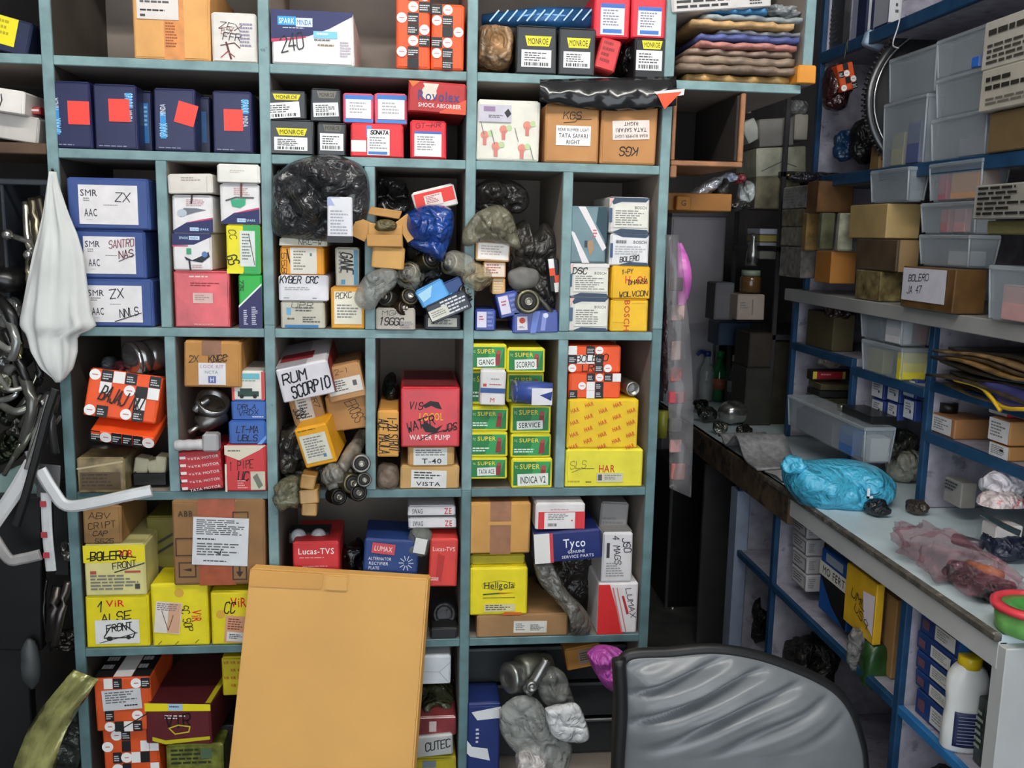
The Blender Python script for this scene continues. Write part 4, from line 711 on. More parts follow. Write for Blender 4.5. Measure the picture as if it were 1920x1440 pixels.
# --- fourth cell
bx('carton', 'wide tan carton with white label reading VISTA', 750, 873, 862, 916, .0, .22, card('#c9a064'), [st('#dcdcd8', .18, .18, .78, .94, [ln('#333', .08, .1, .92, .55, 3), t('#222', 'VISTA', .5, .78, .24, .7)], 2)])
bx('carton', 'tan carton with white label reading T-40', 764, 836, 853, 872, .0, .2, card('#c49a5f'), [st('#d8d9d6', .12, .08, .84, .97, [ln('#777', .06, .1, .94, .5, 3), t('#222', 'T-40', .55, .76, .3, .6)])])
bx('carton', 'shiny red water pump carton with yellow brand and black marker scrawl', 751, 726, 862, 834, -.015, .26, M('#cf1f2c', .3, coat=.3), {'F': [t('#f0b51c', 'LOCOL', .52, .48, .13, .42), t('#f1ebe6', 'WATER PUMP', .5, .83, .09, .7), hw('#1a0d10', 'VIS', .26, .3, .12, .24, 4, .12), p('#16100f', [(.36, .3), (.5, .22), (.64, .24), (.7, .36), (.6, .34), (.52, .3), (.42, .34)]), hw('#1a0d10', 'WATER', .34, .6, .15, .5, -18, .12), p('#16100f', [(.34, .62), (.44, .58), (.6, .68), (.72, .62), (.6, .76), (.42, .74)]), hw('#1a0d10', 'JOS', .84, .66, .12, .26, -8, .12), sk('#1a0d10', [(.32, .88), (.5, .78), (.95, .66)], .015)], 'T': [r('#7a2a2e', .05, .1, .95, .95)]})
c0 = onY(728, 892, .01); e = empty('engine_mount', c0)
lump('clear_bag', None, None, Vector((0, 0, 0)), (.026, .025, .036), M('#8f7f70', .15, 0, .45), .25, 2.4, 18, 4, parent=e)
lathe('rubber_disc', None, None, Vector((-.002, .004, -.008)), (.1, -1, .1), [(-.01, .016), (.0, .02), (.008, .018), (.01, .008), (.014, .006)], M('#8d7565', .4), parent=e)
tag(e, 'brown rubber mount in a clear bag hanging below the tall orange carton', 'car part')
bx('carton', 'tall narrow orange tan carton with vertical pen writing', 708, 770, 749, 857, -.01, .2, card('#dca04c'), [hw('#1d1610', 'ACE MAJLA', .28, .55, .2, 1.7, 88, .1), hw('#1d1610', 'I-20 STRUT', .72, .5, .2, 1.7, 86, .1)], rest=False)
blob('plastic_bag', 'dark green black bag behind the tall orange carton', 'bag', 716, 706, 750, 768, .1, .12, M('#1e2624', .25), .3, 2, 19, 3, rest=False)
# --- fifth cell: green boxes
def grn(lab=None): return [r('#1e7a3c', .05, .1, .95, .9), p('#2f9a52', [(.6, .1), (.95, .1), (.75, .9), (.4, .9)]), t('#e9d43c', 'SUPER', .45, .26, .17, .5), t('#c8dfa0', 'TC', .12, .28, .1, .08), p('#8c2a2a', [(.72, .36), (.84, .24), (.82, .8), (.68, .84)]), d('#a84a40', .78, .3, .08, 1.1)] + ([ln('#e3efe2', .08, .62, .6, .82, 2)] if not lab else [st('#e4e8df', *lab[1:], [t('#222', lab[0], .5, .5, .6, .85)], -2)])
GY = '#e6dc2a'
gl = [(880, 857, 951, 898, .0, ('TATA ACE', .2, .45, .7, .82), 'bottom'), (880, 809, 952, 854, .0, None, 'second lowest'), (880, 763, 953, 806, .0, None, 'third lowest'), (880, 692, 946, 762, .02, None, 'second highest'), (880, 645, 950, 690, .0, ('GANG', .2, .5, .7, .85), 'top')]
gr = [(958, 859, 1036, 908, -.003, ('INDICA V2', .15, .5, .9, .9), 'bottom'), (957, 813, 1034, 857, .0, None, 'second lowest'), (957, 758, 1033, 805, .0, ('SERVICE', .15, .55, .8, .85), 'third lowest'), (950, 697, 1020, 756, .02, None, 'second highest'), (950, 652, 1022, 696, .0, ('SCORPIO', .2, .45, .78, .85), 'top')]
for lst, sd in ((gl, 'left'), (gr, 'right')):
    for a, b, c_, e_, Y, lab, w_ in lst: bx('carton', f'{w_} green yellow edged carton in the {sd} stack beside the middle post', a, b, c_, e_, Y, .2, GY, grn(lab), group='green and yellow rubber part cartons')
bx('carton', 'small white and blue carton standing before the green stack', 900, 694, 948, 760, -.03, .04, '#dedbd9', [ln('#999', .4, .22, .9, .3, 1), r('#c04a48', .1, .38, .24, .46), ln('#b55', .35, .38, .85, .44, 1), r('#2f4f8c', 0, .5, 1, .64), t('#c04a48', 'M', .5, .84, .14, .2)], rot=2, rest=False)
o = rod('part_roll', 'blue and white wrapped roll lying on the right green stack', 'roll', [(966, 734, -.02), (1000, 736, -.03), (1034, 740, -.035)], [.024, .026, .026, .026], M('#3a4f94', .3), curved=False)
c1 = onY(1013, 738, -.03)-o.location; bm = bmesh.new(); boxbm(bm, -.022, -.0275, -.02, .022, -.0262, .016); k_ = link('white_label', fin(bm, 'white_label'), paper('#dfdde3'), o); k_.location = c1
lathe('roll_end', None, None, onY(966, 734, -.02)-o.location, (-1, -.2, 0), [(0, .0245), (.004, .0245), (.004, .018), (-.004, .014)], M('#7c7f86', .4), parent=o)
# --- sixth cell
bx('carton', 'plain bright yellow carton with red logo and pen letters on the cell floor', 1060, 842, 1206, 911, .0, .24, '#ece03a', [t('#c8352c', 'HAR', .53, .5, .2, .22), hw('#6f6a2c', 'SLS', .16, .4, .2, .22, -4, .06), sk('#6f6a2c', [(.08, .6), (.2, .5), (.36, .5)], .015), st('#cfcbb0', .4, .62, .74, .86, [ln('#777', .3, .2, .95, .8, 3), r('#555', .05, .15, .2, .8)]), ln('#6a6420', .26, .84, .37, .9, 1), ln('#b9aa20', .03, .82, .25, .9, 1)])
YP = [t('#d2461e', 'HAR', .1+.2*i, (.1+.245*j+(.12 if i % 2 == 0 else 0)) % 1.02, .09, .13, -18) for i in range(5) for j in range(4)]
bx('carton', 'yellow carton wrapped in paper patterned with small red logos', 1063, 748, 1196, 834, .005, .22, '#f0c81c', {'F': YP}, group='logo patterned cartons')
bx('carton', 'lower orange checker carton above the logo patterned one', 1066, 699, 1164, 747, .01, .2, ORG, chk(['ookckw', 'ocwkoo', 'kowkoo']), group='orange checkered cartons')
bx('carton', 'upper orange checker carton with pen words in the right cell', 1064, 648, 1165, 698, .01, .2, ORG, chk(['wokcoo', 'kwwkoo', 'cookco']) + [hw('#1c1412', 'BOLERO', .45, .45, .24, .62, -3, .12), hw('#1c1412', 'LR', .38, .82, .24, .24, -4, .14)], group='orange checkered cartons')
lathe('steel_sleeve', 'small grey metal sleeve beside the lower orange checker carton', 'sleeve', onY(1176, 724, .06), (.1, -1, 0), [(-.05, .016), (.04, .017), (.042, .012), (.02, .01)], steel('#9a9993', .3))

# --- row 5, left bay
VR = '#d8201c'
bx('carton', 'yellow carton with car picture and two pen words, lowest left in the fifth row', 161, 1116, 281, 1212, .0, .24, '#e8d612', [t(VR, 'ViR', .48, .14, .13, .3), sk('#222', [(.2, .2), (.26, .1), (.24, .3)], .02), hw('#1d1d12', 'ALSE', .48, .4, .16, .5, -8, .12), st('#e2e2de', .14, .46, .84, .92, [sk('#222', [(.2, .7), (.35, .3), (.7, .25), (.9, .55), (.85, .75), (.2, .75)], .05), d('#222', .32, .78, .1, 1.2), d('#222', .75, .74, .09), hw('#222', 'FRONT', .55, .3, .3, .6, -8, .14), sk('#222', [(.1, .95), (.95, .55)], .03)], 0)])
bx('carton', 'yellow carton with tilted white and orange label, middle of the lowest trio', 284, 1094, 391, 1210, -.002, .24, '#ead91a', [st('#e6dcd0', .06, .28, .52, .78, [r('#d8a888', .5, .02, .98, .98), ln('#8a7a80', .05, .05, .95, .3, 4), sk('#5a2a1c', [(.25, .3), (.55, .9), (.7, .4)], .02)], 6), t(VR, 'ViR', .8, .52, .15, .24, 90), d('#d8a83a', .5, .14, .07), hw('#3a2c10', 'SC SOP', .62, .55, .12, .5, 80, .1), sk('#6a6010', [(.1, .96), (.16, .91)], .012), sk('#6a6010', [(.4, .97), (.46, .92)], .012), sk('#6a6010', [(.76, .95), (.82, .9)], .012)])
bx('carton', 'yellow carton with red brand half hidden behind the big tan box', 395, 1108, 470, 1205, -.002, .24, '#e6d414', [t(VR, 'ViR', .72, .2, .18, .42), d('#d8a83a', .25, .42, .08), hw('#2a2410', 'CC', .5, .3, .2, .3, 0, .1), st('#d9a07a', .35, .46, .98, .96, [ln('#7a3a2a', .1, .1, .9, .55, 5), r('#dcdad4', .1, .6, .95, .95), ln('#555', .2, .68, .8, .88, 3)], 6)])
bx('carton', 'yellow and cream carton with crossed out black marker word', 157, 1021, 274, 1113, -.005, .22, '#ddd48e', [r('#ead81a', 0, 0, 1, .34), hw('#1c1a10', 'BOLERO', .42, .2, .16, .62, -3, .16), t(VR, 'ViR', .7, .16, .15, .24), hw('#1c1a10', 'FRONT', .66, .38, .12, .4, -8, .12), sk('#1c1a10', [(.06, .26), (.5, .2), (.85, .24)], .02), sk('#1c1a10', [(.5, .53), (.98, .36)], .02), r('#b5523e', .1, .5, .2, .56), r('#b5523e', .66, .5, .92, .54), ln('#777', .1, .58, .9, .9, 5), r('#444', .82, .76, .9, .86)])
bx('carton', 'small brown carton with four lines of pen writing, high in the fifth row', 155, 948, 228, 1020, .0, .2, card('#9d7647'), [hw('#241a10', 'ABV', .45, .25, .16, .6, 0, .1), hw('#241a10', 'CRIPT', .5, .5, .16, .74, -6, .1), hw('#241a10', 'CAP', .45, .72, .13, .4, 0, .12), hw('#241a10', '5525', .55, .92, .12, .5, 0, .12)])
bx('carton', 'olive striped carton in shade behind the crossed out one', 276, 968, 330, 1088, .1, .2, '#6f6820', [sk('#2a2810', [(0, .5), (1, .25)], .04), sk('#2a2810', [(0, .65), (1, .4)], .04), p('#232c2a', [(0, .7), (.6, .8), (.2, 1), (0, 1)])], rest=False)
bx('carton', 'large brown carton with pasted printed sheet and arrow marks', 323, 942, 498, 1100, -.01, .3, card('#90693f'), [st('#d7d9db', .22, .2, .82, .76, [ln('#555', .06, .05, .95, .38, 8), ln('#333', .08, .44, .5, .5, 1), ln('#666', .08, .54, .9, .82, 5), ln('#222', .2, .9, .65, .94, 1), sk('#222', [(.4, .72), (.5, .76), (.52, .66)], .02)], 3), r('#3a2a18', .06, .72, .25, .9), r('#8a6338', .075, .735, .235, .885), p('#2a1e12', [(.1, .81), (.2, .79), (.2, .83)]), r('#3a2a18', .64, .74, .8, .94), r('#8a6338', .655, .755, .785, .925), p('#2a1e12', [(.68, .84), (.72, .91), (.76, .84)]), r('#2a1e12', .71, .78, .73, .86), sk('#3a2a18', [(.04, .44), (.04, .64), (.22, .64)], .012), sk('#3a2a18', [(.04, .44), (.22, .44)], .012), t('#3a2a18', 'ABB', .15, .15, .07, .16), sk('#3a2a18', [(.66, .2), (.66, .14), (.82, .14), (.82, .2)], .012)], tape=('#a34f2c', .28, .68, 0, 1), rest=False, tilt=-2)
# --- row 5, middle bay
bx('carton', 'red and white carton with white brand lettering behind the big tan box', 549, 1016, 638, 1130, .0, .16, '#cf2f33', [t('#f0ece8', 'Lucas-TVS', .5, .14, .1, .78), ln('#e8a8a4', .14, .24, .86, .27, 1), ln('#e0908c', .2, .38, .75, .42, 1)])
e = empty('lamp_tray', onY(584, 1003, .05)); slab('tray', -.05, 0, -.02, .04, .06, .006, M('#222224', .4), e)
for x in (-.028, .016): lathe('lamp_lens', None, None, Vector((x, -.002, -.002)), (0, -1, .35), [(0, .012), (.004, .017), (.006, .012), (.009, .006)], M('#b9bcc0', .15), parent=e)
tag(e, 'black tray with two small silver lamp lenses behind the red brand carton', 'lamp')
bx('carton', 'navy rectifier carton with white text and sunburst, leaning back', 680, 1012, 784, 1110, .0, .14, '#23407c', [st('#c84a52', .14, .06, .56, .26, [t('#f0d8d8', 'LUMAX', .5, .5, .5, .8)], 4), t('#dde2ea', 'ALTERNATOR', .3, .36, .06, .42), t('#dde2ea', 'RECTIFIER', .28, .45, .06, .36), t('#dde2ea', 'PLATE', .2, .54, .06, .2), r('#cfc7b8', .52, .62, .7, .78), r('#23407c', .55, .65, .67, .75)] + [sk('#c9d2e4', [(.78+.05*math.cos(a), .42+.06*math.sin(a)), (.78+.13*math.cos(a), .42+.14*math.sin(a))], .015) for a in [i*.63 for i in range(10)]], rot=4, rest=False)
lathe('stator_coil', 'black wound stator coil behind the navy rectifier carton', 'coil', onY(722, 1012, .16), (0, -.4, 1), [(-.03, .03), (-.03, .042), (-.01, .048), (.0, .044), (.01, .048), (.02, .042), (.02, .028), (-.02, .026)], M('#1c1b1b', .4, var=.3, scale=60, bump=.6))
blob('plastic_bag', 'black crumpled plastic between red and navy cartons in the fifth row', 'bag', 636, 1015, 690, 1110, .03, .14, M('#151416', .25, coat=.3), .35, 2.6, 21)
bx('carton', 'lower flat white carton with red digits high in the fifth row', 765, 971, 856, 990, .02, .2, '#dedcdd', [t('#333', 'SWAG', .2, .5, .5, .22), t('#c0282c', 'ZE', .84, .5, .6, .16), r('#444', 0, .9, 1, 1)], rest=False, group='flat white cartons')
bx('carton', 'upper flat white carton with red digits high in the fifth row', 764, 948, 855, 967, .02, .2, '#d8d6d8', [t('#333', 'SWAG', .2, .5, .5, .22), t('#c0282c', 'ZE', .84, .5, .6, .16), r('#444', 0, .9, 1, 1)], rest=False, group='flat white cartons')
o = blob('clear_packet', 'small clear packet with white tag before the flat white cartons', 'packet', 762, 990, 812, 1045, -.01, .05, M('#8c9088', .15, 0, .5), .25, 2.4, 22, 3, sq=4, rot=10, rest=False)
bm = bmesh.new(); boxbm(bm, -.012, -.03, -.018, .014, -.0285, .016); k_ = link('tag', fin(bm, 'tag'), paper('#dddcd8'), o); k_.rotation_euler = (0, .2, 0)
bx('carton', 'red carton with white vertical text beside the fifth row middle post', 804, 1010, 858, 1100, -.005, .1, '#d8423a', [t('#f3d6d0', 'Lucas-TVS', .5, .2, .09, .8), p('#b8322c', [(.3, .3), (.55, .35), (.45, .9), (.25, .8)]), ln('#f3d6d0', .08, .8, .4, .88, 2)], rot=2, rest=False)
lathe('alternator_part', 'black cast engine part standing under the tilted red carton', 'car part', onY(832, 1150, .06), (.1, -1, .25), [(-.03, .03), (-.02, .036), (.0, .036), (.004, .028), (.012, .028), (.014, .02), (.006, .016)], M('#262626', .4, bump=.4, scale=40, var=.3))
bx('base_block', 'black rectangular base under the cast engine part', 806, 1178, 858, 1200, .0, .12, M('#1f2020', .5), cat='plate')
# --- row 5, right bay
o = bx('carton', 'long brown carton with small white label on the fifth row board', 893, 1152, 1066, 1207, .0, .24, card('#a07a50'), [st('#d6d3c8', .4, .28, .76, .82, [ln('#666', .06, .2, .35, .85, 4), ln('#666', .5, .3, .92, .85, 5)], 1)])
bx('carton', 'yellow carton with brown oval brand script on the long brown carton', 881, 1064, 990, 1150, .0, .2, '#ecd916', [sk('#8a7a1c', [(.22, .32), (.5, .27), (.76, .32), (.76, .42), (.5, .46), (.22, .42), (.22, .32)], .012), t('#2a2a12', 'Hellgola', .5, .36, .14, .54), p('#2a5a2c', [(.22, .54), (.5, .52), (.5, .55), (.22, .57)]), p('#b8541c', [(.5, .52), (.78, .53), (.5, .55)]), r('#6a6a10', .22, .62, .78, .635), st('#d9cf9a', .24, .76, .78, .92, [ln('#555', .05, .1, .95, .9, 3)]), p('#d8641c', [(.6, .94), (.9, .95), (.9, 1), (.55, 1)])], rest=True)
bx('carton', 'square brown carton sealed with purple brown tape on the yellow one', 879, 942, 995, 1038, .0, .22, card('#cf9a52'), tape=('#a07052', .34, .68, 0, 1), prints=[r('#cf9a52', .3, .36, .72, .43)], rest=False)
bx('bag_mouth', 'folded yellow plastic flap between the brown and yellow cartons', 882, 1040, 985, 1063, .02, .14, M('#b5a81e', .3), cat='plastic', rest=True)
pillow('plastic_bag', 'long grey twisted plastic bag in the fifth row right bay', 'bag', [(1000,1055),(1030,1052),(1045,1075),(1065,1110),(1095,1140),(1108,1165),(1104,1188),(1072,1190),(1068,1160),(1040,1125),(1010,1090)], .0, .05, M('#6a675f', .2, coat=.5, var=.25), .4, 18, 23)
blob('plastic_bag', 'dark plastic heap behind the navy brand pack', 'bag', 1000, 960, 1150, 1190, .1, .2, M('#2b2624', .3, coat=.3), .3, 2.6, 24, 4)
bx('carton', 'red and white carton with pen name standing at the right post, fifth row', 1120, 1092, 1196, 1189, .0, .2, '#e6e2e2', [p('#da2f30', [(0, .03), (.28, .03), (.66, 1), (0, 1)]), hw('#2c2626', 'LUMAX', .82, .4, .1, .8, 78, .12), sk('#d88a88', [(.36, .1), (.62, .95)], .03), sk('#d88a88', [(.46, .1), (.72, .95)], .02), p('#c23a40', [(.58, .25), (.64, .25), (.78, .6), (.72, .62)])])
bx('carton', 'tall white carton with pen writing on the red and white one', 1128, 998, 1186, 1091, .0, .12, '#dcd9da', {'F': [hw('#1c1c1e', '4 MAGS', .48, .35, .12, 1.0, 84, .12), hw('#1c1c1e', 'JSO', .8, .25, .14, .5, 80, .12), r('#333', .14, .2, .24, .5), ln('#999', .14, .6, .8, .9, 6)], 'T': [r('#8b8987', .02, .05, .98, .98)]}, tilt=0)
bx('carton', 'grey topped long carton behind the tall white pen marked one', 1124, 942, 1178, 998, .05, .2, '#8e8b88', [ln('#777', .1, .5, .9, .9, 3)], rot=3, rest=False)
bx('pack', 'navy brand pack with white end and crinkled film over it', 1001, 996, 1128, 1052, -.03, .16, M('#23306e', .25, coat=.4), [r('#e6e4df', 0, 0, .24, 1), r('#cf3d44', .23, 0, .28, 1), t('#eef0f4', 'Tyco', .6, .38, .3, .34), t('#dfe3ec', 'GENUINE', .62, .68, .1, .26), t('#dfe3ec', 'SERVICE PARTS', .64, .84, .1, .48)], rot=-4, rest=False, cat='packet')
bx('pack', 'red and white film wrapped pack lying on the navy brand pack', 1003, 943, 1097, 992, -.02, .16, M('#e3dedd', .25, coat=.4), [r('#d8353a', .06, .32, 1, .98), st('#e6e2e0', .18, .34, .8, .97, [ln('#888', .12, .08, .9, .5, 4), bc('#444', .12, .66, .4, .85), d('#c33', .9, .5, .05)]), ln('#cc8888', .3, .22, .8, .28, 1)], cat='packet', rest=False)
# --- row 6
bx('carton', 'lower orange checker carton in the bottom row, by the left post', 194, 1366, 300, 1470, .0, .24, M('#d9541f', .5), chk(['ockooo', 'coKoww', 'okcwKo', 'ocKoow', 'okooKo']), group='orange checkered cartons')
bx('carton', 'upper orange checker carton with pasted white slip in the bottom row', 178, 1270, 284, 1365, -.01, .2, M('#dc5822', .5), {'F': chk(['owkock', 'oooooo', 'oooooo', 'okooco', 'ocKwko']) + [st('#cfd0d2', .14, .2, .84, .58, [ln('#666', .08, .1, .9, .7, 5), ln('#222', .55, .76, .95, .9, 1)], -3), sk('#1c1412', [(.5, .92), (.95, .66)], .02)], 'T': chk(['kwk'])}, rest=True, group='orange checkered cartons')
bx('carton', 'maroon carton with yellow bands and pen scribbled brand in the bottom row', 284, 1318, 412, 1395, -.02, .3, '#5f1c22', {'F': [p('#ecdc1c', [(0, 0), (1, 0), (1, .16), (0, .2)]), st('#a9c8de', .36, .0, .58, .16, [ln('#335', .1, .3, .9, .7, 1)]), p('#c9bd1c', [(.1, .82), (.3, .9), (.98, .78), (.98, .86), (.3, 1), (.1, .92)]), ln('#e8dfe0', .3, .28, .68, .4, 2), hw('#16090b', 'VIR', .5, .42, .3, .4, -8, .12), sk('#cfc038', [(.36, .6), (.5, .52), (.68, .55), (.66, .68), (.45, .74), (.36, .6)], .03)], 'T': [r('#4a151c', .02, 0, .9, 1), r('#bdb01c', .92, 0, 1, 1)]}, tilt=0, yaw=-6, rest=False)
bx('wrapped_pack', 'olive green film wrapped pack below the maroon carton', 312, 1396, 420, 1460, .02, .2, M('#8a8f3c', .25, coat=.4, var=.35, scale=40), [ln('#2e3a1c', .08, .1, .9, .6, 4), r('#5f7a5a', .6, .1, .8, .4)], cat='packet')
bx('carton', 'yellow carton with small red logos at the left edge of the big tan box', 416, 1232, 460, 1304, .04, .2, '#d8c41c', [t('#a8281c', 'ViR', .2+.3*(j % 2)+.3*i, .12+.2*j, .08, .24) for i in range(3) for j in range(4)], group='logo patterned cartons')
slab('crate_under', 0, 0, 0, .09, .2, .12, M('#1c1c1c', .5), None); o = bpy.data.objects['crate_under']; o.name = 'black_crate'; o.location = onY(416, 1440, .08); tag(o, 'black crate under the yellow logo carton beside the big tan box', 'crate')
o.location.z = Z6+.001
bx('carton', 'yellow pack with navy band at the bottom edge right of the big tan box', 770, 1420, 856, 1470, .0, .2, '#b0a21c', [r('#6d7a82', .25, .1, .55, .35), r('#5f1c22', 0, .5, 1, 1)])
bx('wrapped_pack', 'crumpled white pack with pen word right of the big tan box', 768, 1380, 850, 1418, -.01, .16, M('#b5b6b4', .3, coat=.3), [hw('#222', 'CUTEC', .65, .45, .4, .6, -6, .12)], cat='packet', rot=-4, rest=False)
bx('wrapped_pack', 'dull red film wrapped pack right of the big tan box', 770, 1344, 856, 1380, .0, .18, M('#85363a', .25, coat=.4, var=.3), [r('#c9b8b4', .4, .2, .56, .75)], cat='packet', rest=False)
blob('plastic_bag', 'dark olive crumpled bag right of the big tan box', 'bag', 770, 1286, 858, 1346, .02, .2, M('#4a4d38', .25, coat=.4, var=.35, scale=30), .35, 3, 25, 4, rest=False)
bx('paper_bag', 'white folded paper bag at the top right of the big tan box', 772, 1230, 846, 1283, .0, .14, '#cdd2d6', [sk('#8a8f94', [(.7, .55), (1, .2)], .015), sk('#8a8f94', [(.7, .55), (.95, .95)], .015), sk('#9a9fa4', [(.0, .5), (.7, .55)], .012)], cat='bag', rest=False)
# bottom right bay
cs = empty('drawer_case', onY(1010, 1440, .1)); cs.location = (.33, .2, Z6+.001)
for i in range(3):
    slab('drawer', -.19, -.1, .005+i*.095, .2, .14, .09+i*.095, M('#2e3133', .35), cs); slab('drawer_rail', -.19, -.106, .086+i*.095, .2, -.1, .094+i*.095, M('#5a5d60', .3), cs)
tag(cs, 'dark grey stacked plastic drawer case filling the bottom right bay', 'drawers')
bx('carton', 'navy and white carton with red line in the bottom right bay corner', 875, 1318, 938, 1470, -.01, .1, '#1d2f6c', [p('#dcdfe2', [(.12, .1), (1, .04), (1, .18), (.3, .2)]), p('#dcdfe2', [(0, .44), (.15, .52), (.62, .55), (.7, .7), (.1, .64), (0, .6)]), ln('#dfe3ea', .26, .3, .36, .5, 4), p('#d9dadc', [(0, .8), (1, .92), (1, 1), (0, 1)]), p('#c8353a', [(0, .78), (1, .9), (1, .92), (0, .8)])])
c0 = onY(985, 1262, -.02); e = empty('compressor', c0); AL = steel('#9a9b98', .35)
lathe('pulley', None, None, Vector((-.03, 0, -.01)), (-.8, -.5, .1), [(-.02, .03)]+[(-.02+.004*i, .036 if i % 2 else .031) for i in range(9)]+[(.02, .018), (.012, .014)], AL, parent=e)
lathe('body', None, None, Vector((.01, .02, 0)), (-.8, -.5, .1), [(-.06, .02), (-.05, .034), (.02, .034), (.03, .028)], steel('#77786f', .4), parent=e)
rod('mount_arm', None, None, [(.0, -.03, -.03), (.02, -.03, .0), (.045, -.02, .04)], [.014, .012, .011], AL, parent=e, raw=True)
lathe('bolt_eye', None, None, Vector((.008, -.042, -.008)), (0, -1, 0), [(-.006, .012), (.012, .012), (.012, .006), (0, .005)], AL, parent=e)
tag(e, 'aluminium compressor with ribbed pulley and mounting arm in the bottom right bay', 'car part')
pillow('plastic_bag', 'large cloudy clear plastic bag hanging in the bottom right bay', 'bag', [(936,1330),(965,1306),(1000,1306),(1022,1330),(1040,1370),(1072,1390),(1068,1430),(1050,1455),(1000,1440),(960,1405),(938,1370)], -.05, .07, M('#b3b6b0', .13, 0, .48, coat=.5), .45, 14, 26, 22)
pillow('plastic_bag', 'clear bag fold above the silver bag in the bottom right bay', 'bag', [(1008,1262),(1030,1250),(1058,1262),(1072,1300),(1080,1330),(1050,1332),(1020,1318),(1006,1290)], -.03, .05, M('#8d8e88', .14, 0, .5, coat=.5), .45, 18, 27)
pillow('plastic_bag', 'bright silver white plastic bag in the bottom right bay', 'bag', [(1022,1328),(1050,1322),(1080,1318),(1096,1345),(1104,1385),(1070,1392),(1038,1380),(1026,1355)], -.08, .04, M('#e4e6e6', .15, coat=.6), .45, 18, 28)
blob('plastic_bag', 'white bag with small red and green print at the bottom edge', 'bag', 966, 1410, 1030, 1455, -.11, .08, M('#cfc9c6', .3, var=.3, scale=30), .25, 2.4, 29, 4, rest=False)
bx('carton', 'orange brown carton with paper slip behind the purple bag', 1060, 1212, 1130, 1252, .04, .14, card('#b07a35'), [st('#8f7a66', .35, .1, .7, .8, [ln('#333', .1, .2, .9, .8, 4)])], rot=-10, rest=False)
pillow('plastic_bag', 'bright purple crumpled plastic bag beside the chair back', 'bag', [(1100,1225),(1125,1213),(1160,1216),(1172,1235),(1162,1262),(1160,1298),(1135,1288),(1112,1255)], -.06, .06, M('#c052b4', .3, coat=.3), .45, 18, 30)

# ================================================================== IN FRONT OF THE SHELF
Yb = -.03
a, b, c_, e_ = onY(468, 1066, Yb), onY(802, 1086, Yb), onY(775, 1440, Yb-.10), onY(428, 1440, Yb-.10)
dv = (e_-a).normalized(); lenz = a.z-.0
def ext(P, Q): return P+(Q-P)*((P.z-.004)/(P.z-Q.z))
tl, tr = a, b; bl_, br_ = ext(a, e_), ext(b, c_); thk = Vector((.009, .02, .004))
e = empty('big_carton', (bl_+br_)/2); BT = M('#e2ac5c', .6, var=.07, scale=3, bump=.03); o0 = e.location.copy()
def hexa(nm, ps, mat, parent):
    bm = bmesh.new(); vs = [bm.verts.new(q-o0) for q in ps]
    for f in ((0,1,2,3),(7,6,5,4),(0,4,5,1),(1,5,6,2),(2,6,7,3),(3,7,4,0)): bm.faces.new([vs[i] for i in f])
    bmesh.ops.recalc_face_normals(bm, faces=bm.faces); bmesh.ops.bevel(bm, geom=bm.edges[:], offset=.003, segments=2, affect='EDGES'); return link(nm, fin(bm, nm), mat, parent)
hexa('body', [tl, tr, br_, bl_, tl+thk, tr+thk, br_+thk, bl_+thk], BT, e)
fw = Vector((0, -.0035, 0)); dn = (bl_-tl).normalized()
def on(u, s): return tl+(tr-tl)*u+dn*s
hexa('tuck_flap', [on(.005, -.003), on(.417, -.003), on(.417, .032), on(.005, .034)] and [on(.005, .001)+fw, on(.41, .001)+fw, on(.41, .034)+fw, on(.005, .036)+fw, on(.005, .001), on(.41, .001), on(.41, .034), on(.005, .036)], M('#d9a050', .6, var=.07, scale=3), e)
hexa('tuck_tab', [on(.42, .001)+fw*1.6, on(.555, .001)+fw*1.6, on(.555, .036)+fw*1.6, on(.42, .036)+fw*1.6, on(.42, .001), on(.555, .001), on(.555, .036), on(.42, .036)], BT, e)
tag(e, 'big plain tan carton with tuck flap standing in front of the shelf', 'box')
# chair
ch = empty('office_chair', (.7, -.36, 0)); o0 = ch.location.copy(); VN = M('#74787b', .36, var=.06, scale=12, coat=.12); BK = M('#18191a', .45)
pts = [(1172, 1250), (1190, 1236), (1260, 1232), (1340, 1226), (1420, 1238), (1500, 1266), (1560, 1298), (1592, 1336), (1612, 1390), (1620, 1440), (1622, 1560), (1560, 1640), (1380, 1660), (1200, 1640), (1160, 1560), (1164, 1440), (1166, 1330)]
Yc = -.40
out = [onY(x, y, Yc) for x, y in pts]; out = curve_pts(out+[out[0]], 12)[:-1]
cen = sum(out, Vector())/len(out); N = 56; grid = []
ov = [q-cen for q in out]; nO = len(ov); bm = bmesh.new()
fold = [(.25, .1), (.36, .3), (.30, .45), (.5, .8)]
def wr(x, z):                      # diagonal vinyl folds pulled from the left edge
    dz = z-.45*(x-.42)+.02*noise.noise(Vector((x*5, z*5, 1))); env = max(0, 1-abs(x-.54)/.33)**.7*max(0, min(1, (z-.43)*14, (.735-z)*22))
    w_ = .0155*env*(math.sin(dz*math.tau/.062)+.35*math.sin(dz*math.tau/.031+1.3))
    return w_+.004*noise.noise(Vector((x*14, z*14, 3)))
rings = []
for k in range(N+1):
    s_ = k/N; ring = []
    for q in ov:
        P = cen+q*s_; bulge = .035*(1-s_**4); y = Yc-bulge-(wr(P.x, P.z)*min(1, (1-s_)*6) if s_ < 1 else 0); ring.append(bm.verts.new(Vector((P.x, y, P.z))-o0))
    rings.append(ring)
back = [bm.verts.new(Vector((q.x+cen.x, Yc+.03, q.z+cen.z))-o0) for q in ov]; rings.append(back)
for A_, B_ in zip(rings[1:], rings[2:]):
    for k in range(nO): bm.faces.new((A_[k], A_[(k+1) % nO], B_[(k+1) % nO], B_[k]))
c_v = bm.verts.new(Vector((cen.x, Yc-.035-wr(cen.x, cen.z), cen.z))-o0)
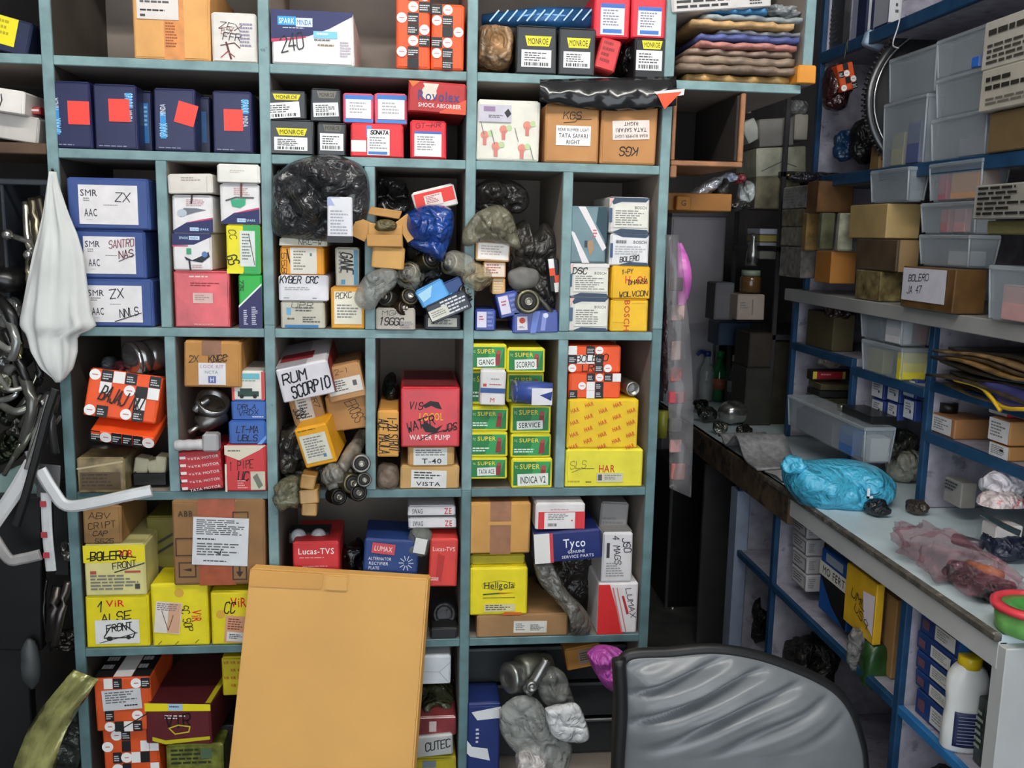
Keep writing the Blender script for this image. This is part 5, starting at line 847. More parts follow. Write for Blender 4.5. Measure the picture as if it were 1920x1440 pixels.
for k in range(nO): bm.faces.new((c_v, rings[1][k], rings[1][(k+1) % nO]))
bm.faces.new(back); bmesh.ops.delete(bm, geom=rings[0], context='VERTS'); bmesh.ops.recalc_face_normals(bm, faces=bm.faces)
link('backrest', fin(bm, 'backrest', True), VN, ch)
bm = bmesh.new(); tubebm(bm, [Vector((q.x*1.012+cen.x, Yc+.012, q.z*1.012+cen.z))-o0 for q in ov+[ov[0]]], .013, 8, False); bmesh.ops.recalc_face_normals(bm, faces=bm.faces); link('backrest_frame', fin(bm, 'backrest_frame', True), BK, ch)
q0 = [onY(1160, 1236, Yc-.01), onY(1164, 1330, Yc-.012), onY(1158, 1440, Yc-.012), onY(1158, 1580, Yc-.01)]
bm = bmesh.new(); tubebm(bm, [q-o0 for q in curve_pts(q0)], .0135, 8); bmesh.ops.recalc_face_normals(bm, faces=bm.faces); link('side_piping', fin(bm, 'side_piping', True), BK, ch)
slab('seat', -.23, -.5, .28, .23, -.04, .33, VN, ch, .015); slab('back_bracket', -.04, .02, .2, .04, .04, .45, BK, ch)
lathe('gas_column', None, None, Vector((0, -.24, .06)), (0, 0, 1), [(0, .03), (.1, .03), (.1, .02), (.22, .02)], BK, parent=ch)
for i in range(5):
    a_ = i*math.tau/5; rod('leg', None, None, [(0, -.24, .08), (.14*math.cos(a_), -.24+.14*math.sin(a_), .07), (.24*math.cos(a_), -.24+.24*math.sin(a_), .05)], [.018, .014], BK, parent=ch, raw=True)
    lathe('caster', None, None, Vector((.24*math.cos(a_), -.24+.24*math.sin(a_)-.012, .028)), (0, 1, 0), [(0, .02), (.003, .026), (.02, .026), (.023, .02)], BK, parent=ch)
tag(ch, 'office chair seen from behind with creased grey vinyl backrest and black piping', 'chair')

# ================================================================== LEFT SIDE: HANGING PARTS
rows = [(322, 92, 106), (350, 88, 112), (400, 81, 129), (440, 72, 146), (480, 62, 158), (540, 50, 165), (590, 40, 172), (608, 37, 182), (616, 40, 176), (628, 50, 146), (660, 58, 146), (690, 76, 138), (708, 98, 124), (716, 104, 116)]
bm = bmesh.new(); n = 36; Yk = -.03; c0 = onY(100, 322, Yk); rings = []
import bisect
for i in range(49):
    py = 322+(716-322)*i/48; j = max(0, min(len(rows)-2, bisect.bisect_right([q[0] for q in rows], py)-1)); A_, B_ = rows[j], rows[j+1]; s_ = (py-A_[0])/(B_[0]-A_[0]); xl, xr = A_[1]+(B_[1]-A_[1])*s_, A_[2]+(B_[2]-A_[2])*s_
    l_, r_ = onY(xl, py, Yk), onY(xr, py, Yk); m_ = (l_+r_)/2; w_ = (r_.x-l_.x)/2; ring = []
    for k in range(n):
        a_ = k*math.tau/n; fl = .42*math.sin(a_*6+.6+i*.06)+.32*math.sin(a_*11+1.4-i*.08)+.5*noise.noise(Vector((math.cos(a_)*1.6, math.sin(a_)*1.6, i*.10)))
        ring.append(bm.verts.new(Vector((m_.x+w_*math.cos(a_), Yk-(.006+w_*.34*(1+fl))*math.sin(a_)*(1 if math.sin(a_) > 0 else .3), m_.z))-c0))
    rings.append(ring)
for A_, B_ in zip(rings, rings[1:]):
    for k in range(n): bm.faces.new((A_[k], A_[(k+1) % n], B_[(k+1) % n], B_[k]))
bm.faces.new(rings[0]); bm.faces.new(rings[-1][::-1]); bmesh.ops.recalc_face_normals(bm, faces=bm.faces)
o = link('cloth_bag', fin(bm, 'cloth_bag', True), M('#d6d8d4', .75, var=.05, scale=12, bump=.25), None); o.location = c0; tag(o, 'white cloth bag tied to the left post of the teal shelf', 'cloth')
rod('nail', 'small dark nail in the left post holding the white cloth', 'nail', [(99, 322, .0), (98, 318, -.02)], .0025, steel('#444'))
CH = M('#eceded', .22, .35, var=.05); DKM = steel('#55554f', .3); BLKP = M('#141414', .35, coat=.2)
def S_(pix, Y): return [onY(x, y, Y) for x, y in pix]
strip('trim_strip', 'bent chrome trim strip resting across the left post below the dirty taped carton', 'trim', S_([(75, 880), (98, 918), (125, 948), (180, 942), (235, 930), (284, 920)], -.06), .024, .010, CH)
strip('trim_strip', 'straight chrome trim strip running off the left edge of the picture', 'trim', S_([(60, 868), (30, 920), (-20, 992)], -.05), .03, .01, CH)
strip('trim_strip', 'thin chrome strip behind the bent one on the far left', 'trim', S_([(52, 845), (70, 890), (96, 925)], -.03), .014, .006, M('#b9baba', .25, .5))
o = strip('trim_strip', 'upright white plastic strip with red letters hanging at the left', 'trim', S_([(86, 924), (89, 1000), (96, 1070)], -.05), .020, .006, M('#c9cccd', .3))
for i, (x, y) in enumerate(((82, 944), (84, 1002), (88, 1040))): bm = bmesh.new(); boxbm(bm, -.006, -.0045, -.006, .006, -.0035, .006); k_ = link('red_letter', fin(bm, 'red_letter'), ink('#a5323c'), o); k_.location = onY(x, y, -.052)-o.location
o = strip('trim_strip', 'short grey foam wrapped strip with red mark at the left edge', 'trim', S_([(-10, 1010), (16, 1048), (40, 1048), (76, 1040)], -.06), .022, .01, M('#9d9a98', .5, var=.2))
strip('wiper_arm', 'black wiper arm crossing the pile of parts on the left', 'wiper', S_([(104, 730), (88, 780), (70, 850), (45, 940), (30, 985)], -.07), .016, .01, BLKP)
strip('wiper_arm', 'dull silver wiper blade beside the black one', 'wiper', S_([(94, 740), (78, 800), (62, 850), (52, 880)], -.06), .014, .01, steel('#8d8c88', .3))
c0 = onY(60, 470, .02); e = empty('handle_box', c0)
for nm, a_ in (('side_panel', (-.055, 0, -.14, -.048, .2, .14)), ('base_panel', (-.055, 0, -.14, .05, .2, -.132)), ('rim', (-.055, -.004, .13, .05, .004, .142)), ('back', (-.055, .195, -.14, .05, .2, .14))): slab(nm, *a_, M('#2c3138', .4), e)
tag(e, 'dark open box of metal levers behind the white cloth', 'box')
lv = [((48, 380), (52, 450), (60, 470), '#b5b1a4', .007), ((62, 375), (70, 440), (78, 500), '#77705f', .012), ((74, 372), (86, 430), (96, 470), '#6b655a', .011), ((12, 440), (45, 450), (76, 462), '#c0c0bc', .006), ((54, 430), (62, 450), (72, 475), '#b9b9b4', .009), ((54, 480), (54, 510), (56, 540), '#c6bfa4', .007)]
nm_ = ['thin pale lever upright in the dark box', 'thick grey lever upright in the dark box', 'thick brown grey lever nearest the white cloth in the box', 'chrome rod with ball end sticking out left of the box', 'short chrome lever in the middle of the dark box', 'short brass coloured rod below the ball end']
for (p0, p1, p2, cc, rr), lb in zip(lv, nm_): rod('lever', lb, 'lever', [(*p0, .04), (*p1, .01), (*p2, 0)], rr, steel(cc, .25), group='levers at the left')
for x, y, lb in ((14, 440, 'steel ball knob on the rod left of the dark box'), (54, 478, 'steel ball knob on the short brass coloured rod')): lathe('ball_knob', lb, 'knob', onY(x, y, .0), (0, -1, 0), [(-.011, .003), (-.008, .008), (0, .0115), (.008, .008), (.011, .003)], steel('#bdbdb8', .2))
blob('mirror', 'black wing mirror at the left edge below the chrome rod', 'mirror', -40, 498, 52, 552, -.02, .12, BLKP, .08, 1.2, 50, 4, 2.2, rest=False)
blob('headlamp', 'glossy clear headlamp at the left edge under the black mirror', 'lamp', -20, 556, 40, 620, -.02, .1, M('#a9aba8', .08, .6, coat=.5, var=.5, scale=18), .2, 1.6, 51, 4, rest=False, rot=-30)
LP = [((2, 650, 44, 700), '#8f9190', 'silver square bracket at the left edge below the headlamp'), ((0, 690, 34, 740), '#b4b59c', 'pale lens shaped part at the left edge'), ((-10, 730, 30, 800), '#3b3f38', 'dark green grey casting at the left edge'), ((20, 770, 60, 820), '#6f6f68', 'steel block in the middle of the left pile'), ((-20, 800, 40, 880), '#2e3327', 'large dark olive casting at the left edge')]
for i, (bb, cc, lb) in enumerate(LP): blob('metal_part', lb, 'car part', *bb, -.01+.01*i, .1, steel(cc, .35), .25, 2, 52+i, 4, sq=4, rest=False, rot=20*i-30)
rl = [((40, 640), (36, 670), (26, 685), '#c9c48a', .005, 'thin yellow metal rod below the cloth bag'), ((28, 705), (30, 740), (-5, 752), '#c4c6c4', .006, 'bent bright pipe at the left edge'), ((72, 700), (50, 750), (18, 785), '#5f605c', .008, 'grey steel link in the left pile'), ((78, 740), (55, 770), (40, 800), '#8a8a86', .007, 'bright steel link in the left pile'), ((50, 808), (30, 850), (8, 890), '#a3a49c', .005, 'thin spanner like rod low in the left pile'), ((92, 735), (80, 755), (84, 760), '#a5a5a2', .006, 'short bright pin below the cloth bag'), ((112, 780), (100, 800), (94, 830), '#7d7d7a', .006, 'short grey link beside the left post'), ((8, 620), (40, 690), (60, 735), '#26282a', .009, 'black hose running down under the cloth bag'), ((60, 640), (75, 700), (70, 720), '#3a3c3e', .007, 'dark hose right of the black one'), ((-5, 560), (20, 590), (30, 640), '#1c1d1e', .012, 'thick black hose at the left edge'), ((108, 1100), (100, 1150), (96, 1200), '#4a4644', .012, 'dark pipe hanging low by the left post'), ((128, 1090), (112, 1160), (102, 1210), '#5a5654', .009, 'grey pipe hanging low by the left post'), ((88, 1085), (82, 1150), (94, 1220), '#3a3a3a', .003, 'thin wire loop hanging low at the left')]
for p0, p1, p2, cc, rr, lb in rl: rod('metal_rod', lb, 'rod', [(*p0, .0), (*p1, -.03), (*p2, -.02)], rr, steel(cc, .28) if cc not in ('#26282a', '#1c1d1e') else BLKP, group='rods and hoses at the left')
bx('mudflap', 'tall black plastic panel hanging at the left under the strips', -10, 930, 78, 1220, .02, .03, M('#101011', .4), cat='panel', rest=False, flap=False, rot=3)
bx('cover_plate', 'teal grey plate behind the chrome strips at the left', -10, 880, 68, 960, .06, .02, M('#87a39d', .5), cat='panel', rest=False, flap=False, rot=-25)
bx('visor', 'clear smoky plastic visor sheet beside the left post', 68, 870, 112, 935, -.02, .006, M('#7d7d80', .15, 0, .7), cat='panel', rest=False, flap=False, rot=6)
bx('mudflap', 'second black sheet between the white strip and the left post', 98, 900, 130, 1080, .02, .02, M('#0f1011', .45), cat='panel', rest=False, flap=False, rot=2)
bx('rubber_mat', 'broad black rubber mat lower left beside the shelf', -20, 1210, 60, 1460, .05, .03, M('#101112', .5), cat='mat', rest=False, flap=False)
lump('scoop', 'grey plastic funnel hanging in the dark at the lower left', 'funnel', onY(58, 1245, .0), (.022, .02, .06), M('#3f4344', .5), .1, 1.4, 60, 3, 2)
# clear bag of yellow film at the lower left
g = []
for i in range(15):
    row = []
    for j in range(9):
        v = i/14; u = j/8; px = 140-122*math.sin(v*1.5)+u*(46+34*v); py = 1256+184*v**1.1*1.25+u*18
        row.append(onY(px, py, -.06-.015*math.sin(j*1.7+i*.9)-.02*math.sin(u*3.14)))
    g.append(row)
sheet('film_bag', 'crinkled yellow green film bag curving at the lower left corner', 'bag', g, .002, M('#a9a76a', .15, .2, coat=.5, var=.3, scale=20, bump=.3))
blob('plastic_bag', 'dark clear bag with bright glints inside the curve of the film bag', 'bag', 84, 1310, 160, 1460, -.02, .1, M('#343935', .12, 0, .85, coat=.5), .35, 2.6, 61, 4, rest=False)
blob('bracket', 'crumpled dark bracket cluster beside the lower left post', 'car part', 98, 1180, 150, 1225, -.02, .08, steel('#3c3936', .3), .4, 3, 62, 4, rest=False)
blob('bracket', 'dull bracket pair glinting by the left post above the pipes', 'car part', 110, 1010, 140, 1060, .0, .06, steel('#8d8a84', .35), .35, 3, 63, 3, rest=False)

more = [((10, 590), (30, 640), (14, 700), '#8d8f8c', .009, 'curved grey pipe high in the left pile'), ((44, 705), (60, 760), (44, 830), '#6b6c66', .011, 'stout steel arm in the middle of the left pile'), ((0, 705), (16, 730), (40, 728), '#b9bab4', .005, 'short bright hook at the left edge'), ((84, 760), (62, 840), (50, 900), '#a3a4a2', .008, 'long bright rail leaning in the left pile'), ((24, 860), (44, 835), (62, 800), '#7c7d70', .006, 'olive steel link low in the left pile'), ((-8, 640), (18, 655), (36, 640), '#c3c4bd', .007, 'bright curved handle at the left edge'), ((4, 760), (30, 772), (60, 762), '#84857e', .008, 'cross lying steel pin in the left pile'), ((106, 740), (96, 790), (104, 850), '#4a4b4c', .008, 'dark link hanging close to the left post')]
for p0, p1, p2, cc, rr, lb in more: rod('metal_rod', lb, 'rod', [(*p0, -.02), (*p1, -.05), (*p2, -.04)], rr, M(cc, .25, .6, var=.2, scale=30), group='rods and hoses at the left')

# ================================================================== RIGHT SIDE
def lx(name, label, cat, x0, y0, x1, y1, X, th, mat, amp=.25, fq=2.4, seed=0, sub=4, sq=2.6, rot=0, zmin=None, **k):
    c = onX((x0+x1)/2, (y0+y1)/2, X); s_ = RM.row[2].dot(c-CAM)/F_PX; rx, rz = (x1-x0)/2*s_, (y1-y0)/2*s_
    return lump(name, label, cat, c, (rx, th/2, rz), mat, amp, fq, seed, sub, sq, (zmin-c.z) if zmin else None, rot, **k)
TUBM = M('#b9c3cb', .14, 0, .3, var=0); TUBR = M('#c3ccd3', .16, 0, .42, var=0)
def tub(label, x0, xc, x1, yt, yb, X, mat=None, group='clear plastic tubs', lid=True):
    tp, bt = onX(xc, yt, X), onX(xc, yb, X); Yn = (tp.y+bt.y)/2; far = onX(x0, (yt+yb)/2, X).y; Xr = onY(x1, (yt+yb)/2, Yn).x
    dp, w, z0 = max(.03, far-Yn), max(.04, Xr-X), bt.z
    s_ = snap(X, X+w, Yn, Yn+dp, z0, .03); z0 = s_+.0008 if s_ is not None else z0; h = tp.z-z0; SUP.append((X, X+w, Yn, Yn+dp, tp.z+.001))
    e = empty('plastic_tub', (X+w/2, Yn+dp/2, z0)); m_ = mat or TUBM; i = .006; t_ = .0018
    bm = bmesh.new(); o_ = [(-w/2+i, -dp/2+i), (w/2-i, -dp/2+i), (w/2-i, dp/2-i), (-w/2+i, dp/2-i)]; q_ = [(-w/2, -dp/2), (w/2, -dp/2), (w/2, dp/2), (-w/2, dp/2)]
    a_ = [bm.verts.new((*q, 0)) for q in o_]; b_ = [bm.verts.new((*q, h-.008)) for q in q_]; bm.faces.new(a_[::-1])
    for k in range(4): bm.faces.new((a_[k], a_[(k+1) % 4], b_[(k+1) % 4], b_[k]))
    bmesh.ops.bevel(bm, geom=bm.edges[:], offset=.004, segments=2, affect='EDGES'); bmesh.ops.solidify(bm, geom=bm.faces[:], thickness=t_)
    link('tub_body', fin(bm, 'tub_body'), m_, e)
    bm = bmesh.new(); boxbm(bm, -w/2-.003, -dp/2-.003, h-.011, w/2+.003, dp/2+.003, h, .003); link('lid' if lid else 'rim', fin(bm, 'lid'), TUBR, e)
    for sx, sy in ((-1, -1), (1, -1), (-1, 1)):      # moulded corner ribs
        bm = bmesh.new(); tubebm(bm, [(sx*(w/2-i), sy*(dp/2-i), .003), (sx*w/2, sy*dp/2, h-.01)], .0025, 8); link('corner_rib', fin(bm, 'corner_rib', True), TUBR, e)
    tag(e, label, 'tub', group); e['dims'] = (X, Yn, z0, w, dp, h); return e
def inside(e, name, label, cat, u0, u1, v0, v1, h0, h1, mat):
    X, Yn, z0, w, dp, h = e['dims']; o = slab(name, X+w*u0, Yn+dp*v0, z0+.004, X+w*u1, Yn+dp*v1, z0+.004+h*h1*.9, mat if not isinstance(mat, str) else paper(mat)); tag(o, label, cat); 
    me = o.data; c = Vector((X+w*(u0+u1)/2, Yn+dp*(v0+v1)/2, z0+.004))
    for v in me.vertices: v.co -= c
    o.location = c; return o
# --- top level
bxr('carton', 'black embossed carton at the top of the wall shelving', 1552, 1584, 1596, -30, 76, 1.27, M('#2b2a2e', .4), {'L': [ln('#4a4950', .2, .3, .8, .9, 8)]})
bxr('carton', 'left navy carton with white panel on the highest shelf', 1600, 1626, 1642, -20, 52, 1.26, '#1c2748', {'L': [r('#8c92a6', .02, 0, .4, 1)], 'F': [r('#c9ccd2', .2, 0, .5, .9)]})
bxr('carton', 'right navy and white carton with a number on the highest shelf', 1642, 1668, 1692, -30, 38, 1.26, '#22305a', {'L': [r('#9a9da8', 0, 0, 1, .9)], 'F': [r('#c6c8ca', .0, 0, .9, .9), ln('#222', .5, .45, .8, .75, 2)]})
rod('wire', 'thin pale wire hanging down from the highest shelf', 'wire', [onX(1692, -20, 1.24), onX(1686, 40, 1.23), onX(1674, 82, 1.22), onX(1684, 90, 1.22)], .0018, M('#b9bdbf', .4), raw=True)
o = lx('price_tag', 'pale blue and white tag box hanging below the highest shelf', 'tag', 1618, 62, 1662, 92, 1.27, .03, M('#9fb4cc', .4), .05, 1, 1, 3, 8, 18)
# flywheel ring gear
c0 = onY(1770, 190, .45); e = empty('ring_gear', c0); Rg = .212; SG = steel('#4f5052', .3); ax = Vector((-.12, -1, .06)); q = ax.normalized().to_track_quat('Z', 'Y').to_matrix().to_4x4()
lathe('ring', None, None, Vector(), ax, [(-.006, Rg*.9), (-.006, Rg), (.008, Rg), (.010, Rg*.93), (.008, Rg*.9), (-.006, Rg*.9)], SG, 64, parent=e)
lathe('bright_inner_lip', None, None, Vector(), ax, [(.006, Rg*.885), (.006, Rg*.905), (.014, Rg*.905), (.014, Rg*.885), (.006, Rg*.885)], steel('#d5d6d4', .15), 64, parent=e)
lathe('disc', None, None, Vector(), ax, [(-.012, .03), (-.012, Rg*.9), (-.004, Rg*.9), (-.004, .03)], M('#2b2b2d', .5), 48, parent=e)
bm = bmesh.new(); boxbm(bm, -.0022, 0, -.007, .0022, .008, .008, .0006); tm = fin(bm, 'tooth'); tm.materials.append(SG)
for i in range(96):
    a_ = i*math.tau/96; k_ = bpy.data.objects.new('tooth', tm); COL.objects.link(k_); k_.parent = e; k_.matrix_local = q @ Matrix.Rotation(a_, 4, 'Z') @ Matrix.Translation((0, Rg-.001, 0))
tag(e, 'large toothed flywheel ring gear standing behind the clear tubs', 'gear')
# orange checker thing wrapped in maroon film
c0 = onX(1580, 152, 1.235); e = empty('wrapped_carton', c0)
lump('maroon_film', None, None, Vector((0, .03, -.012)), (.045, .05, .075), M('#3a1a1e', .18, coat=.5, var=.4), .35, 2.6, 70, 5, parent=e)
bm = bmesh.new(); boxbm(bm, -.022, -.028, -.03, .026, .012, .045, .003); k_ = link('carton', fin(bm, 'carton'), paper('#d85420'), e); k_.matrix_local = Matrix.Rotation(math.radians(-16), 4, 'Y')
pr = Print(.048, .075); rg = random.Random(3)
for it in chk(['oKo', 'kco', 'oKc', 'cok']): pr.do(it, rg)
k2 = link('printed_design', pr.mesh('printed_design'), pr.mats, k_); fr = frame('F', .048, .04, .075)[0]; k2.matrix_local = Matrix.Translation((.002, -.008, -.03)) @ fr
tag(e, 'orange checker carton wrapped in maroon film hanging near the ring gear', 'packet')
rod('hook_wire', 'dark hook wire holding the maroon wrapped carton under the highest shelf', 'hook', [c0+Vector((0, 0, .06)), c0+Vector((.01, .01, .12)), Vector((c0.x+.012, c0.y+.01, 1.921))], .002, DKM, raw=True)
# tubs on the 1.58 shelf
t1 = tub('lower left clear tub with yellow and blue parts in front of the ring gear', 1656, 1734, 1746, 176, 302, 1.255)
inside(t1, 'carton', 'cream card box inside the lower left clear tub', 'box', .15, .5, .5, .8, 0, .55, '#b9b08a'); inside(t1, 'carton', 'slate blue card box inside the lower left clear tub', 'box', .1, .5, .12, .42, 0, .7, '#56608a')
tub('upper left clear tub stacked before the ring gear', 1668, 1754, 1764, 82, 176, 1.262)
t2 = tub('lowest clear tub of the right stack on the blue shelf', 1746, 1848, 1862, 204, 288, 1.255)
tub('middle clear tub of the right stack on the blue shelf', 1756, 1842, 1856, 126, 204, 1.26)
t3 = tub('highest clear tub of the right stack with a blue part', 1758, 1850, 1860, 44, 126, 1.26)
inside(t3, 'blue_cap', 'small bright blue cap inside the highest clear tub', 'cap', .1, .3, .15, .3, 0, .3, '#2f6fd0'); inside(t2, 'bag', 'pale folded bag inside the lowest tub of the right stack', 'bag', .2, .6, .05, .5, 0, .45, '#8f8f98')
bxr('carton', 'brown carton at the right edge under the two written cartons', 1856, 1990, 2060, 184, 262, 1.24, card('#6b5838'))
bxr('carton', 'lower off white carton covered in lettering at the upper right edge', 1842, 1990, 2060, 92, 160, 1.225, '#b5afa2', {'L': [ln('#2a2824', .08, .2, .66, .6, 2), ln('#6a655c', .1, .7, .8, .9, 2)]})
bxr('carton', 'upper off white carton with rows of print at the upper right edge', 1848, 1990, 2060, -10, 78, 1.23, '#b9b5ab', {'L': [ln('#34322e', .08, .2, .72, .42, 1), ln('#44423c', .08, .5, .8, .95, 4)]}, rot=0)
bxr('carton', 'small tan carton standing low beside the ring gear', 1632, 1648, 1662, 270, 318, 1.26, card('#7d6238'))
lx('plastic_bag', 'dark blue bag on the blue shelf left of the tan carton', 'bag', 1560, 240, 1606, 305, 1.3, .06, M('#17395c', .3), .3, 2.4, 71, 4, zmin=1.581)
lx('plastic_bag', 'black lumpy bag on the blue shelf under the ring gear', 'bag', 1590, 220, 1650, 312, 1.33, .1, M('#1b1b1d', .3), .3, 2.4, 72, 4, zmin=1.581)
# --- middle level on the ledge
XL = 1.225
wc = [(1462, 1502, 1530, 462, 522, '#87807a', 'lowest dark wrapped carton of the left stack on the ledge'), (1464, 1505, 1535, 425, 464, '#8f8778', 'second lowest dark wrapped carton of the left stack on the ledge'), (1466, 1506, 1545, 390, 427, '#85795f', 'second highest wrapped carton of the left stack on the ledge'), (1468, 1512, 1535, 346, 392, '#b5b4b0', 'silver wrapped carton with white print topping the left stack')]
for x0, xc, x1, yt, yb, cc, lb in wc: bxr('wrapped_carton', lb, x0, xc, x1, yt, yb, XL, M(cc, .25, coat=.4, var=.35, scale=40, bump=.3), {'L': [ln('#a9a8a2', .1, .1, .9, .9, 6)]} if 'silver' in lb else None, group='film wrapped cartons on the ledge')
bxr('carton', 'orange brown carton with loose flap on the ledge', 1528, 1558, 1606, 470, 532, 1.21, card('#b0742e'))
for i, (x0, xc, x1, cc) in enumerate(((1503, 1512, 1536, '#9a7c4c'), (1532, 1540, 1566, '#6e6d54'), (1566, 1574, 1602, '#a3a28c'))): bxr('taped_roll', ('brown', 'grey green', 'pale')[i]+' taped upright parcel of three above the orange brown carton', x0, xc, x1, 398, 470, 1.215, M(cc, .3, coat=.3, var=.3, scale=30), cat='parcel', bev=.012)
bxr('carton', 'brown flap carton lying across the taped parcels', 1512, 1534, 1600, 338, 398, 1.205, M('#6f4d2c', .4, coat=.25, var=.3), None)
lx('plastic_bag', 'black bag with yellow edge on top of the flap carton', 'bag', 1470, 322, 1600, 346, 1.25, .08, M('#23222a', .3), .3, 2.6, 73, 4)
lx('yellow_strip', 'bright yellow crumpled strip on top of the silver wrapped carton', 'plastic', 1474, 322, 1548, 338, 1.22, .03, M('#d6cc2a', .4), .35, 3, 74, 3)
bxr('carton', 'taped patterned carton at the bottom of the big stack on the ledge', 1604, 1650, 1692, 508, 562, XL, M('#7f704a', .25, coat=.4, var=.45, scale=30), None)
bxr('carton', 'dark brown carton between the patterned and the large tan one', 1604, 1682, 1722, 448, 508, XL, M('#574634', .5, var=.2), {'F': [r('#8f7550', .1, .02, 1, 1)]})
bxr('carton', 'large tan carton topping the big stack, its left side in shade', 1592, 1662, 1726, 380, 448, XL, card('#b59a66'))
bxr('carton', 'brown carton with white paper reading BOLERO on the ledge', 1690, 1790, 1850, 504, 570, 1.2, M('#6b4d2c', .35, coat=.3, var=.25), {'L': [st('#d3d2dc', .04, .04, .86, .82, [hw('#2a2830', 'BOLERO', .38, .28, .2, .48, -4, .14), hw('#2a2830', 'JA 47', .3, .66, .22, .36, -4, .12)])]})
tb = tub('clear tub standing on the large tan carton', 1632, 1702, 1740, 312, 380, XL)
t5 = tub('bottom right clear tub with pink parts at the edge of the ledge', 1852, 1990, 2060, 504, 592, 1.2)
inside(t5, 'pink_part', 'faded pink part inside the bottom right clear tub', 'car part', .05, .4, .4, .8, 0, .7, '#c39a98')
t6 = tub('clear tub with a pale bag standing behind the BOLERO carton', 1722, 1815, 1872, 440, 520, XL+.02)
inside(t6, 'bag', 'white folded bag inside the tub behind the BOLERO carton', 'bag', .2, .8, .1, .5, 0, .5, '#b9bbc0')
t7 = tub('clear tub with red parts in the middle of the tub stack', 1726, 1828, 1870, 376, 440, XL+.025)
inside(t7, 'red_part', 'left faded red part inside the middle clear tub', 'car part', .1, .4, .5, .65, 0, .8, '#b85a5c'); inside(t7, 'red_part', 'right pinkish red part inside the middle clear tub', 'car part', .1, .4, .2, .4, 0, .8, '#c98a8a')
t8 = tub('topmost wide tub holding an orange carton', 1742, 1840, 1892, 296, 376, XL+.02)
inside(t8, 'carton', 'bright orange carton inside the topmost wide tub', 'box', .1, .9, .1, .6, 0, .9, '#e0963c'); inside(t8, 'carton', 'crimson packet inside the topmost wide tub', 'packet', .1, .6, .68, .85, 0, .8, '#c04458')
bxr('carton', 'grey wrapped carton covered with black lettering at the right edge', 1826, 1985, 2050, 334, 408, 1.17, M('#9b9890', .35, coat=.3), {'L': [ln('#22221f', .06, .08, .8, .95, 6)]}, rest=False)
bxr('carton', 'olive carton right under the black lettered one at the right edge', 1850, 1985, 2050, 410, 440, 1.19, card('#6c6840'), rest=False)
# --- lower level bays
bxr('carton', 'olive brown carton in the bay below the left end of the ledge', 1512, 1562, 1602, 588, 652, 1.262, card('#544a30'))
lx('plastic_bag', 'tangle of dark parts with red bits on the olive brown carton', 'car part', 1535, 562, 1612, 600, 1.28, .08, M('#3a2a24', .3, var=.6, scale=30), .4, 3, 75, 4)
fl = [('#3a3a34', 762, 782), ('#4c4a38', 746, 762), ('#2c2d2c', 732, 746), ('#5a563e', 720, 732)]
for i, (cc, yt, yb) in enumerate(fl): bxr('flat_parcel', ('lowest', 'second lowest', 'third lowest', 'fourth lowest')[i]+' dark flat parcel in the bay left of the clear tubs', 1506+3*i, 1534+2*i, 1596, yt, yb, 1.262, M(cc, .3, coat=.3, var=.3), cat='parcel', group='flat parcels in the bay')
bxr('flat_parcel', 'flat parcel with red and yellow print topping the dark parcels', 1512, 1524, 1598, 694, 720, 1.258, '#2a2624', {'F': [r('#b0242c', .1, .1, .75, .8), r('#d8c04a', 0, .1, .1, .8), r('#d8c04a', .75, .1, .82, .8), ln('#e0a0a0', .2, .3, .6, .6, 1)]}, cat='parcel', rest=True)
lx('plastic_bag', 'grey scrap bag on the red printed flat parcel', 'bag', 1530, 655, 1600, 694, 1.3, .08, M('#6d6660', .3, var=.4), .4, 3, 76, 4)
t9 = tub('lower clear tub with a yellow card before the small labelled boxes', 1614, 1690, 1742, 652, 708, 1.235)
inside(t9, 'card', 'yellow card with a grey emblem inside the lower clear tub', 'card', .02, .97, .02, .12, 0, .9, '#d9cc3c'); inside(t9, 'packet', 'olive packet inside the lower clear tub', 'packet', .1, .5, .5, .9, 0, .8, '#a39a4c')
t10 = tub('upper clear tub with white roll and orange packet', 1612, 1690, 1748, 590, 652, 1.235)
inside(t10, 'white_roll', 'white roll inside the upper clear tub', 'roll', .05, .45, .05, .4, 0, .8, '#d0cdd0'); inside(t10, 'packet', 'orange red packet inside the upper clear tub', 'packet', .68, .95, .05, .4, 0, .8, '#c9502f'); inside(t10, 'packet', 'navy packet inside the upper clear tub', 'packet', .1, .5, .55, .9, 0, .9, '#2c3350')
sb = [(1634, 1658, 1666, 752, 784, 'lowest left'), (1664, 1684, 1692, 757, 790, 'lowest middle'), (1694, 1716, 1730, 750, 792, 'lowest right'), (1634, 1658, 1666, 716, 752, 'upper left'), (1664, 1688, 1696, 722, 757, 'upper middle'), (1694, 1718, 1734, 712, 750, 'upper right')]
for x0, xc, x1, yt, yb, w_ in sb: bxr('carton', f'{w_} small blue box with white label under the yellow card tub', x0, xc, x1, yt, yb, 1.27, '#2a3f80', {'L': [st('#c8ccd0', .08, .08, .92, .92, [ln('#667', .15, .15, .8, .6, 3), d('#333', .7, .6, .1)])]}, rest=True, group='small blue labelled boxes')
